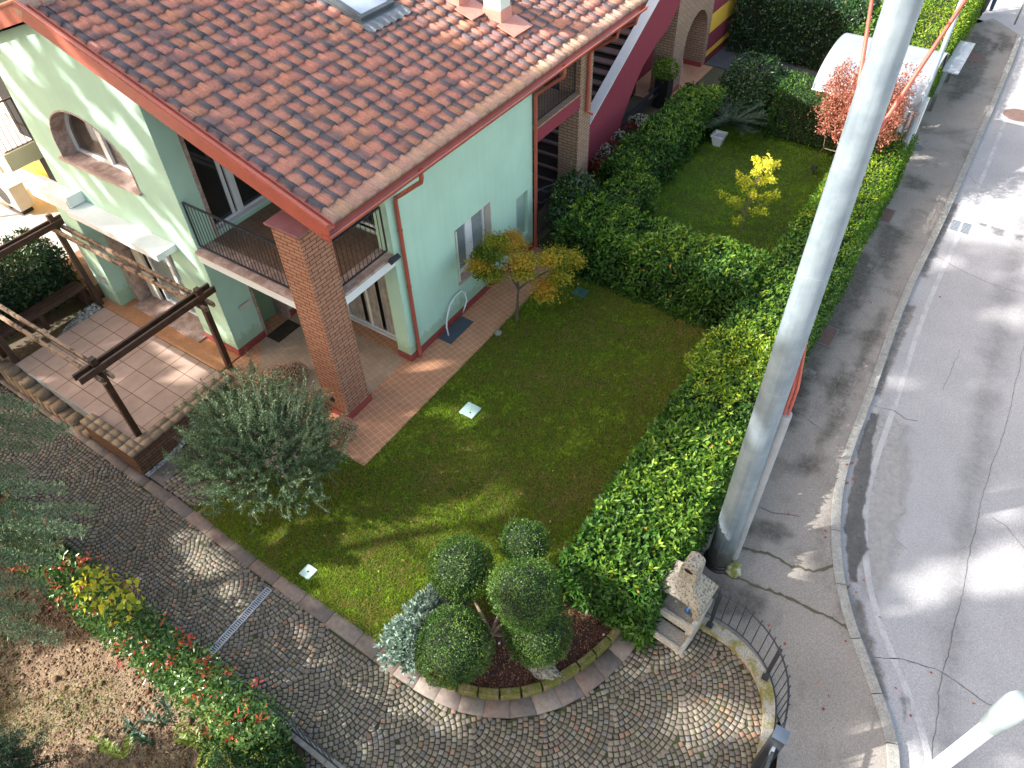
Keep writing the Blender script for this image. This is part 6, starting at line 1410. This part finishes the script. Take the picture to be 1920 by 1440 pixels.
q = MB(); bbox(q, -.33, -.26, -.50, -.05, .86, 1.25); bbox(q, .26, .33, -.50, -.05, .86, 1.25); bbox(q, -.259, .259, -.50, -.44, .86, 1.25); q.build('firebox', M_bq, BQ, bevel=.01)
# hood: truncated pyramid with arched front opening
q = MB(); bt = [(-.37,-.53), (.37,-.53), (.37,.0), (-.37,.0)]; tp = [(-.125,-.42), (.125,-.42), (.125,-.16), (-.125,-.16)]
vs = [bp(u, w_, 1.16) for u, w_ in bt]+[bp(u, w_, 1.24) for u, w_ in bt]+[bp(u, w_, 1.48) for u, w_ in tp]
q.add(vs, [(0,1,5,4),(1,2,6,5),(3,0,4,7),(4,5,9,8),(5,6,10,9),(6,7,11,10),(7,4,8,11),(8,9,10,11)])
na = 12; fr = [bp(-.37, .002, 1.24)]+[bp(-.37, .002, .98), bp(-.29, .002, .98)]+[bp(.29*-math.cos(math.pi*i/na), .002, .98+.27*math.sin(math.pi*i/na)) for i in range(na+1)]+[bp(.37, .002, .98), bp(.37, .002, 1.24)]
k = len(fr); bk = [p-Wd*.05 for p in fr]; tr = tessellate_polygon([[Vector((float(p@U), float(p[2]), 0)) for p in fr]])
q.add(fr+bk, [tuple(t_) for t_ in tr]+[tuple(i+k for i in reversed(t_)) for t_ in tr]+[(i, (i+1)%k, (i+1)%k+k, i+k) for i in range(k)])
q.build('hood', M_bqd, BQ)
q = MB(); c = [(-.12,-.415), (.12,-.415), (.12,-.165), (-.12,-.165)]
vs = [bp(u, w_, 1.48) for u, w_ in c]+[bp(u, w_, 1.80) for u, w_ in c]; q.add(vs, [(0,1,5,4),(1,2,6,5),(2,3,7,6),(3,0,4,7),(4,5,6,7)])
# rounded top along w
na = 8; ar = [(.12*-math.cos(math.pi*i/na), 1.801+.11*math.sin(math.pi*i/na)) for i in range(na+1)]
f0 = [bp(u, -.165, z) for u, z in ar]; f1 = [bp(u, -.415, z) for u, z in ar]; k = len(ar)
q.add(f0+f1, [tuple(range(k)), tuple(range(2*k-1, k-1, -1))]+[(i, i+1, k+i+1, k+i) for i in range(k-1)])
q.build('chimney', M_bqd, BQ)
q = MB(); q.add([bp(.065*math.cos(2*math.pi*i/16), -.160, 1.76+.045*math.sin(2*math.pi*i/16)) for i in range(16)], [tuple(range(16))]); q.build('smoke_hole', M_black, BQ)
q = MB(); q.lathe(tuple(bp(.17, -.10, .862)), [(.035, 0), (.04, .02), (.035, .10), (.015, .13)], 12)
tag(q.build('blue_bottle', simple('blue_plastic', (.02,.10,.30), (.02,.08,.25), .3), None, smooth=True), 'small blue plastic bottle standing in the barbecue hearth', 'bottle')
# manhole covers
M_rust = simple('rusty_cover', (.16,.09,.075), (.11,.075,.065), .85, 7, 60, .25, .004)
for k, (pts, lab) in enumerate(((((1655,385),(1683,402),(1665,418),(1635,405)), 'rusty rectangular cover in the pavement beyond the drain grate, farther one'), (((1545,597),(1572,625),(1557,652),(1520,640)), 'rusty rectangular cover in the pavement half hidden by the big pole'))):
    c = np.mean([P(*p) for p in pts], 0); root = wempty('pavement_cover', (c[0], c[1], 0), lab, 'manhole cover', 'rusty pavement covers')
    q = MB(); q.box(c[0]-.33, c[0]+.33, c[1]-.20, c[1]+.20, -.03, .003); q.build('frame', simple('cover_frame', (.2,.18,.16), None, .9) if k == 0 else bpy.data.materials['cover_frame'], root)
    q = MB(); q.box(c[0]-.30, c[0]+.30, c[1]-.17, c[1]+.17, -.03, .009); q.build('lid', M_rust, root)
for (px, z, r_, mt, lab) in (((1909,216), ZR, .42, M_rust, 'round brown manhole cover in the sunlit far part of the road'), ((1720,277), 0, .16, M_mullion, 'small round dark valve cover in the pavement by the lamp post'), ((1822,107), 0, .42, M_rust, 'worn round cover in the damp far pavement')):
    c = P(*px, z); q = MB(); q.lathe((c[0], c[1], z), [(r_, -.01), (r_, .004), (r_*.9, .006), (r_*.88, .003), (r_*.84, .007)], 28); tag(q.build('manhole_cover', mt, None), lab, 'manhole cover')
# gully grate at the kerb
c = (P(1782,412,ZR)+P(1820,440,ZR))/2; gr = wempty('gully_grate', tuple(c), 'double slotted drain grate in the road beside the kerb', 'drain')
q = MB(); q.box(c[0]-.34, c[0]+.34, c[1]-.28, c[1]+.28, ZR-.03, ZR+.003); q.build('surround', simple('pale_concrete', (.36,.36,.35), (.30,.30,.29), .9), gr)
for s_ in (-1, 1):
    q = MB(); q.box(c[0]-.24, c[0]+.24, c[1]+s_*.125-.09, c[1]+s_*.125+.09, ZR-.02, ZR+.005); q.build('pit', M_black, gr)
    q = MB()
    for i in range(9): x = c[0]-.24+.06*i; q.box(x-.014, x+.014, c[1]+s_*.125-.10, c[1]+s_*.125+.10, ZR, ZR+.012)
    q.build('bars', M_galv, gr)
# curved canopy over the side gate
CC = wempty('curved_canopy', (-13.3, 5.3, 0), 'curved translucent white canopy behind the red maple', 'canopy')
m, t, b = new_mat('frosted_sheet'); v = coords(t); n = noise(t, v, 2, 4); r = ramp(t, [(.3, (.21,.235,.275)), (.7, (.29,.315,.35))]); t.links.new(n.outputs[0], r.inputs[0]); t.links.new(r.outputs[0], b.inputs['Base Color']); b.inputs['Roughness'].default_value = .35
na = 14; prf = [(-13.45+1.55*math.cos(math.pi*i/na), 2.12+.72*math.sin(math.pi*i/na)) for i in range(na+1)]
for ya, yb in ((4.05, 6.65),):
    V_ = [(x, y, z+e) for e in (0, -.012) for y in (ya, yb) for (x, z) in prf]; k = len(prf)
    q = MB(); q.add(V_, [(i, i+1, k+i+1, k+i) for i in range(k-1)]+[(2*k+i, 3*k+i, 3*k+i+1, 2*k+i+1) for i in range(k-1)]+[(i, i+1, 2*k+i+1, 2*k+i) for i in range(k-1)]+[(k+i, 3*k+i, 3*k+i+1, k+i+1) for i in range(k-1)]); q.build('sheet', m, CC, smooth=False)
for y in (4.08, 5.1, 6.62):
    q = MB(); q.tube([(x, y, z-.03) for x, z in prf], .022, 6); q.build('rib', M_iron if y > 5 else M_zinc, CC)
q = MB(); q.tube([(prf[0][0], 4.05, prf[0][1]), (prf[0][0], 6.65, prf[0][1])], .018, 6); q.build('edge_rail', M_white, CC)
for (x, y) in ((-11.95, 6.5), (-14.95, 4.2), (-14.95, 6.5)):
    q = MB(); q.tube([(x, y, 0), (x, y, 2.12)], .03, 8); q.build('post', M_zinc, CC)
q = MB(); q.box(-12.6, -12.2, 6.35, 6.75, 0, .95); q.box(-15.1, -14.7, 6.1, 6.6, 0, 1.2)
tag(q.build('gate_pillar', M_white2, None, bevel=.01), 'low white gate pillar under the edge of the curved canopy', 'gate pillar')
FC = wempty('flat_canopy', (-16.8, 6.6, 0), 'flat white panel canopy jutting out of the sunlit hedge over the pavement', 'canopy')
q = MB(); vs = [P(1812, 46, 1.25), P(1822, 46, 1.25), P(1800, 110, 1.25), P(1784, 112, 1.25)]; 
q.box(-19.4, -16.9, 6.5, 6.95, 1.22, 1.25); q.build('panel', m, FC)
q = MB(); q.box(-19.35, -19.25, 6.55, 6.65, 0, 1.21); q.box(-17.05, -16.95, 6.55, 6.65, 0, 1.21); q.build('post', M_zinc, FC)
# white square pot and potted bush
cp = P(1345, 272, 0); pt_ = wempty('white_pot', tuple(cp), 'white square tapered flower pot on the second lawn', 'plant pot')
q = MB(); b0 = [(-.13,-.13),(.13,-.13),(.13,.13),(-.13,.13)]
vs = [(cp[0]+x*.8, cp[1]+y*.8, 0) for x, y in b0]+[(cp[0]+x*1.3, cp[1]+y*1.3, .30) for x, y in b0]+[(cp[0]+x*1.5, cp[1]+y*1.5, .30) for x, y in b0]+[(cp[0]+x*1.5, cp[1]+y*1.5, .36) for x, y in b0]+[(cp[0]+x*1.3, cp[1]+y*1.3, .36) for x, y in b0]+[(cp[0]+x*1.2, cp[1]+y*1.2, .28) for x, y in b0]
q.add(vs, [(3,2,1,0)]+[(k*4+i, k*4+(i+1)%4, k*4+4+(i+1)%4, k*4+4+i) for k in range(5) for i in range(4)]+[(20,21,22,23)]); q.build('pot', M_white, pt_)
pp_ = wempty('potted_bush', (-13.0, -.1, 0), 'tall black pot with a leafy green bush against the brick arch', 'potted plant'); c = P(1243, 172, .45)
q = MB(); q.box(c[0]-.22, c[0]+.22, c[1]-.22, c[1]+.22, 0, .95); q.build('pot', M_black, pp_, bevel=.02)
n = 900; u = unit(RNG.normal(0, 1, (n, 3))); leaves('foliage', np.array([c[0], c[1], 1.15])+u*np.array([.36,.36,.30]), u, .09, .035, M_laurelsun, pp_, .5, .6)
# rock, black lamp globe, garden light, post lamp
q = MB(); c = G(1021, 1258, .08); q.ball(c, .24, 12, (.62, 1.15, .55), .34)
tag(q.build('rock', M_bqd, None), 'rough pale grey pitted rock lying in the mulch bed', 'rock')
q = MB(); c = P(934, 624, .06); q.ball(c, .09, 10, (1, 1, .7), .03); tag(q.build('stone', simple('grey_green_stone', (.25,.27,.20), (.2,.22,.16), .8), None, smooth=True), 'smooth round stone at the lawn corner near the small maple', 'stone')
c = P(625, 745, .42); gl_ = wempty('globe_lamp', (c[0], c[1], 0), 'black globe lamp on a short stem at the foot of the brick pillar', 'lamp')
q = MB(); q.ball(c, .085, 12); q.build('globe', M_black, gl_, smooth=True); q = MB(); q.tube([(c[0], c[1], 0), (c[0], c[1], .36)], .015, 8); q.build('stem', M_black, gl_)
c = P(1527, 318, .15); q = MB(); q.tube([(c[0], c[1], 0), (c[0], c[1], .12)], .02, 8); q.tube([(c[0]-.08, c[1], .16), (c[0]+.08, c[1]-.02, .22)], [.06,.075], 12); tag(q.build('garden_spotlight', M_black, None), 'black garden spotlight on the second lawn by the dark hedge', 'light')
# drip hose in the bed
q = MB(); q.tube([(4.85,4.8,.06),(4.72,5.05,.06),(4.55,5.25,.065),(4.3,5.2,.07)], .008, 6); q.tube([(3.9,5.75,.06),(3.6,6.0,.065),(3.2,6.1,.06),(2.95,6.2,.06)], .007, 6)
tag(q.build('drip_hose', M_black, None, smooth=True), 'thin black drip hose lying on the mulch', 'hose')
q = MB(); q.tube([(2.96,5.36,.05),(2.6,5.75,.05)], .02, 6); tag(q.build('bed_edging', M_wood, None), 'dark wooden edging strip between lawn and mulch under the hedge', 'edging')
# white pebbles in the mulch
V_ = []
WP = ['white pebble beside the topiary trunk, highest of three', 'white pebble beside the topiary trunk, lowest and right of three', 'white pebble touching the topiary trunk shadow, leftmost of three', 'lone white pebble near the mossy edging by the hedge', 'tiny white pebble on the mulch right of the topiary, upper of two', 'tiny white pebble on the mulch right of the topiary, lower of two']
for k, px in enumerate(((942,1192),(948,1203),(936,1206),(1132,1190),(1064,1168),(1067,1176))):
    c = G(*px, .05); q = MB(); q.ball(c, .024, 6, (1,.8,.7), .1); tag(q.build('white_pebble', M_white, None, smooth=True), WP[k], 'pebble', 'white pebbles in the mulch')
# fallen leaves on road, kerb and pavement
pp = []; 
for (x_, y_, n_, s_) in ((1594,900,8,12), (1600,1095,9,14), (1595,870,4,10), (1480,995,3,60), (1500,1220,6,90), (1700,1250,7,170), (1620,540,5,70), (1400,560,0,1), (1830,1300,3,90), (1560,1320,4,80), (1640,1000,4,60)):
    for _ in range(n_):
        p = P(x_+random.gauss(0, s_), y_+random.gauss(0, s_*.6), 0); rd = p[1] > np.interp(-p[0], [-c_[0] for c_ in kR][::-1] if kR[0][0] > kR[-1][0] else [-c_[0] for c_ in kR[::-1]][::1], [c_[1] for c_ in kR[::-1]]); pp.append([p[0], p[1], (ZR if rd else 0)+.012])
pp = np.array(pp)
tag(leaves('fallen_leaves', pp, np.tile([0,0,1.], (len(pp), 1)), .06, .04, leaf_mat('dead_leaf', [(.20,.03,.02), (.35,.08,.04), (.50,.24,.08)], .7, .1, .2), None, .05, .25), 'scattered dry red and orange leaves on road and pavement', 'leaves', kind='stuff')
n = 260; x = RNG.uniform(-4.5, 4.5, n); y = RNG.uniform(1.1, 5.4, n); pp = np.stack([x, y, hv(x, y)+.035], 1)
tag(leaves('fallen_leaves', pp, np.tile([0,0,1.], (n, 1)), .04, .03, leaf_mat('pale_dead_leaf', [(.35,.28,.10), (.45,.33,.12), (.30,.15,.06)], .7, .1, .2), None, .05, .3), 'small dry leaves dotted over the main lawn', 'leaves', kind='stuff')
# ---------------------------------------------------------------- two people walking at the far end of the pavement
M_skin = simple('skin', (.52,.32,.24), (.48,.29,.21), .5, 9, 90, .04, 0)
def person(px, face, cl, label, top, trs, shoe, hairc):
    f_ = P(*px, 0); root = empty('person', (f_[0], f_[1], 0), label, 'person', None, face)
    me = bpy.data.meshes.new('body'); J = {}; v = []; e = []; rr = []
    def a(p, r_, par=None):
        v.append(p); rr.append(r_); i = len(v)-1
        if par is not None: e.append((par, i))
        return i
    pel = a((0,0,.95), (.15,.12)); sp_ = a((0,0,1.15), (.14,.10), pel); ch = a((.01,0,1.36), (.17,.12), sp_); nk = a((.0,0,1.50), (.06,.06), ch); hd = a((.01,0,1.60), (.085,.08), nk); ht = a((.015,0,1.71), (.09,.085), hd)
    fc = a((.09,0,1.60), (.02,.02), hd)
    for s_, st_ in ((-1, .16), (1, -.14)):
        hp_ = a((.0, s_*.09, .90), (.095,.095), pel); kn = a((st_*.55+.04, s_*.09, .50), (.062,.062), hp_); an = a((st_, s_*.09, .10), (.042,.042), kn); to = a((st_+.15, s_*.10, .045), (.04,.035), an)
        sh = a((0, s_*.19, 1.42), (.06,.06), ch); el = a((-st_*.5-.02, s_*.24, 1.15), (.042,.042), sh); wr = a((-st_+.04, s_*.23, .92), (.030,.030), el); pm = a((-st_+.07, s_*.225, .85), (.034,.022), wr)
        for k in range(4):
            f1_ = a((-st_+.085+.0*k, s_*(.20+.018*k), .79), (.009,.009), pm); a((-st_+.10, s_*(.20+.018*k), .745+.006*abs(k-1)), (.008,.008), f1_)
        tb1 = a((-st_+.10, s_*.195, .84), (.010,.010), pm); a((-st_+.125, s_*.19, .80), (.008,.008), tb1)
    me.from_pydata(v, e, []); o = bpy.data.objects.new('body', me); COL.objects.link(o); o.parent = root
    sk_ = o.modifiers.new('skin', 'SKIN'); me.skin_vertices[0].data[0].use_root = True
    for i, r_ in enumerate(rr): me.skin_vertices[0].data[i].radius = r_
    s2 = o.modifiers.new('sub', 'SUBSURF'); s2.levels = 2; s2.render_levels = 2; sk_.use_smooth_shade = True; me.materials.append(M_skin)
    def garment(nm, chains, mat_, wd):
        q = MB()
        for pts, rs in chains: q.tube(pts, rs, 12)
        g_ = q.build(nm, mat_, root, smooth=True); return g_
    garment('trousers', [([(0,0,1.02), (0,0,.88)], [.165,.155])]+[([(0, s_*.085, .93), (st_*.55+.04, s_*.09, .50), (st_, s_*.09, .09)], [.105,.080,.062]) for s_, st_ in ((-1,.16),(1,-.14))], trs, 0)
    garment('jacket', [([(0,0,.93), (0,0,1.15), (.01,0,1.36), (.0,0,1.47)], [.165,.16,.185,.09])]+[([(0, s_*.17, 1.42), (-st_*.5-.02, s_*.245, 1.15), (-st_+.03, s_*.235, .93)], [.075,.058,.045]) for s_, st_ in ((-1,.16),(1,-.14))], top, 0)
    garment('shoe', [([(.13,-.09,.05), (.20,-.09,.05), (.32,-.10,.035)], [.05,.05,.04])], shoe, 0); garment('shoe', [([(-.17,.09,.05), (-.10,.09,.05), (.02,.10,.035)], [.05,.05,.04])], shoe, 0)
    q = MB(); q.ball((-.015,0,1.69), .108, 10, (1,.92,.95)); q.build('hair', hairc, root, smooth=True)
    return root
person((1829,36), R(185), 1, 'person in dark olive trousers and brown shoes walking on the far pavement', simple('dark_green_coat', (.04,.05,.04), None, .9), simple('olive_trousers', (.05,.052,.045), None, .9), simple('brown_shoe', (.25,.15,.09), None, .6), M_bark)
person((1850,22), R(175), 1, 'person in blue jeans and blue shoes at the top edge of the pavement', simple('navy_coat', (.03,.04,.08), None, .9), simple('blue_jeans', (.05,.09,.17), None, .9), simple('blue_shoe', (.03,.05,.14), None, .6), M_bark)
# ---------------------------------------------------------------- tall unseen trees outside the picture, crowns cut to cast the dappled shade
def in_poly_np(x, y, poly):
    ins = np.zeros(len(x), bool); j = len(poly)-1
    for i in range(len(poly)):
        xi, yi = poly[i]; xj, yj = poly[j]
        c = ((yi > y) != (yj > y)) & (x < (xj-xi)*(y-yi)/((yj-yi) or 1e-9)+xi); ins ^= c; j = i
    return ins
gaps = []      # openings cut into the crowns: where the sun comes through onto the ground (polygons on the ground plane)
def gap(pix, z=0.0, gr=1.2):
    a = np.array([P(*p, z)[:2] for p in pix])-SUN[:2]*(z/SUN[2]); c = a.mean(0); a = c+(a-c)*gr; gaps.append([tuple(p) for p in a])
gap([(-60,1235),(170,1182),(260,1180),(420,1330),(400,1390),(200,1420),(-40,1445)])
gap([(120,1040),(280,1090),(420,1230),(560,1330),(560,1440),(420,1400),(280,1230),(150,1120)])
gap([(430,1000),(540,960),(600,965),(560,1010),(480,1050)])
gap([(560,1060),(700,1020),(780,1060),(830,1080),(760,1120),(700,1170),(620,1130)])
gap([(800,1110),(880,1060),(960,1080),(960,1190),(860,1290),(740,1250),(740,1180)])
gap([(985,650),(1040,640),(1045,665),(1000,668)]); gap([(862,760),(900,752),(925,790),(870,800)])
gap([(745,690),(840,672),(845,690),(780,705),(740,700)]); gap([(600,700),(640,760),(690,800),(640,850),(610,830)])
gap([(1040,840),(1130,790),(1140,800),(1060,860)]); gap([(1050,1010),(1090,1000),(1110,1050),(1060,1060)])
gap([(560,1000),(800,960),(960,1010),(980,1090),(760,1190),(600,1150),(480,1060)], 0, 1.0); gap([(1200,1200),(1290,1190),(1290,1240),(1200,1260)]); gap([(380,700),(420,680),(310,630),(280,640),(340,720)]); gap([(330,560),(400,560),(420,650),(330,620)])
gap([(700,1270),(790,1240),(900,1340),(870,1400),(760,1350)])
gap([(1500,1170),(1560,1155),(1560,1180),(1500,1190)], 0); gap([(1655,1140),(1790,1085),(1820,1110),(1700,1155)], ZR)
gap([(1850,930),(1925,890),(1925,980),(1850,985)], ZR, 1.0); gap([(1730,1060),(1930,1010),(1930,1100),(1830,1120)], ZR); gap([(1830,1440),(1930,1380),(1940,1460)], ZR)
gap([(1880,160),(1930,150),(1930,260),(1870,240)], ZR); gap([(1830,590),(1930,560),(1930,620)], ZR)
gap([(1060,900),(1200,860),(1330,780),(1400,700),(1360,640),(1460,520),(1500,560),(1380,900),(1250,1080),(1110,1060)], 1.4)
gap([(1110,430),(1240,400),(1430,470),(1400,520),(1200,480)], 1.4)
gap([(800,1040),(1060,960),(1090,1180),(1000,1250),(790,1270)], 1.2, 1.1); gap([(100,960),(300,1100),(540,1330),(450,1420),(240,1250),(60,1080)], .8, 1.15); gap([(370,760),(520,700),(640,760),(600,850),(480,840)], 1.7, 1.0)
Rg = np.random.default_rng(5)
def blocked(pos):
    "is a leaf kept? follow the light down to the first surface and look whether that spot lies in the sun in the photograph"
    n = len(pos); keep = np.ones(n, bool)
    t = pos[:, 2]/SUN[2]; g = pos-SUN*t[:, None]
    gx, gy = g[:, 0], g[:, 1]
    # gable wall
    tw = (pos[:, 0]-1.85)/SUN[0]; wp = pos-SUN*tw[:, None]; wall = (wp[:, 1] > -8.2) & (wp[:, 1] < -3.2) & (wp[:, 2] > 0) & (wp[:, 2] < 6.9)
    # roof plane z = 4.8-.322(y-.67)
    den = SUN[2]+.322*SUN[1]; tr = (pos[:, 2]+.322*(pos[:, 1]-.67)-4.8)/den; rp3 = pos-SUN*tr[:, None]; roof = (rp3[:, 1] < .8) & (rp3[:, 1] > -5.4) & (rp3[:, 0] < 2.05) & (rp3[:, 0] > -8.2) & ~wall
    ground = ~wall & ~roof
    for poly in gaps: keep &= ~(ground & in_poly_np(gx, gy, poly))
    # roof: sunny beyond a slanting line, shaded towards the near corner
    sunny = rp3[:, 0] < -2.0-.75*(rp3[:, 1]+3)
    keep &= ~(roof & sunny & (lump(np.stack([rp3[:, 0], rp3[:, 1], rp3[:, 0]*0], 1), 1.9, 2.) > -.35))
    gg_ = np.stack([gx, gy, gx*0], 1); dap = lump(gg_, 4.2, 1.)+.6*lump(gg_, 9., 5.)
    keep &= ~(ground & (gx > 5.0) & (dap > .32)); pa = gx*.69+gy*.72; pb = -gx*.72+gy*.69; stk = lump(np.stack([pa*1.0, pb*.28, gx*0], 1), 2.9, 3.)+.5*lump(np.stack([pa, pb*.5, gx*0], 1), 7., 1.)
    near = np.clip((gx-.5)/2.5, 0, 1)*np.clip((5.2-gy)/1.5, 0, 1); keep &= ~(ground & (gx <= 5.2) & (gx > -6) & (gy > .5) & (gy < 6) & (stk > .78-1.25*near))
    keep &= ~(ground & (gy > 7.3) & (lump(gg_, 1.3, 7.)+.3*dap > np.where(gx < -1, .75, .35))); keep &= ~(ground & (gx > 2.2) & (gx < 5.2) & (gy < -2.2) & (dap > .25))
    keep &= ~(ground & (gy < -9)) 
    # streaky gable
    wa = wp[:, 1]*.80+wp[:, 2]*.60; wb = -wp[:, 1]*.60+wp[:, 2]*.80; z0_ = wa*0
    st = lump(np.stack([wa, wb*.24, z0_], 1), 5.2, 2.)+.5*lump(np.stack([wa, wb*.3, z0_], 1), 11., 5.)
    keep &= ~(wall & (st > .02)); keep &= ~(wall & (Rg.random(n) < .10))
    keep &= ~((wp[:, 1] < -8.2) & (wp[:, 1] > -20) & (wp[:, 2] > 0) & (wp[:, 2] < 8))
    # far places are in full sun
    keep &= ~(ground & (gx < -9.5) & ((gy < 7.3) | (gx < -15)) & (Rg.random(n) < .97))
    return keep
specs = [((14.5,-2.0), 12.5, 3.6, 5.4), ((13.8,-7.5), 15.5, 4.0, 7.0), ((14.8,-13.5), 21.5, 4.2, 8.5), ((15.5,-19.5), 21.5, 4.2, 8.5), ((20.5,-9), 21, 4.5, 7), ((21.5,-17), 26, 4.8, 8.5), ((13.8,2.8), 10.5, 2.8, 4.2), ((19.5,-3.5), 17.0, 4.0, 6.0)]
labs = ['tall garden tree behind the camera at the left, shading the lawn', 'tall garden tree behind the left edge, shading patio and lawn', 'tall tree out of view that dapples the gable wall', 'far tall tree out of view shading the gable', 'high tree out of view shading the roof', 'highest tree out of view shading the roof ridge', 'smaller tree out of view shading the drive', 'big tree out of view shading hedge and road']
M_shade = leaf_mat('tall_tree_leaf', [(.03,.07,.015), (.06,.12,.02), (.12,.16,.03)], .6, .15, .2)
for (xy, H_, rx, rz), lab in zip(specs, labs):
    root = wempty('garden_tree', (*xy, 0), lab, 'tree'); cz = H_-rz*.9
    n = int(33000*(rx/4)**2*(rz/6)); u = unit(Rg.normal(0, 1, (n, 3))); f_ = Rg.random(n)**.38
    pos = np.array([*xy, cz])+u*f_[:, None]*np.array([rx, rx*1.0, rz]); cl = lump(pos, .9, H_)+.5*lump(pos, 2.3, H_*2)+.35*Rg.normal(0, 1, n); pos = pos[cl > -1.1]
    pos = pos[blocked(pos)]; nrm = np.tile(SUN, (len(pos), 1))
    pos = pos[pos[:, 0] > 10.8]
    leaves('crown', pos, unit(Rg.normal(0, 1, pos.shape)+SUN*1.2), .21, .15, M_shade, root, .2, .4, fold=False)
    q = MB(); q.tube([(*xy, 0), (*xy, H_*.4), (xy[0]+.2, xy[1], H_*.85)], [.16,.11,.03], 8)
    for k in range(7):
        a = k*2.4; q.tube([(*xy, H_*(.45+.05*k)), (xy[0]+math.cos(a)*rx*.5, xy[1]+math.sin(a)*rx*.5, H_*(.52+.05*k))], [.05,.015], 6)
    q.build('trunk', M_bark, root)
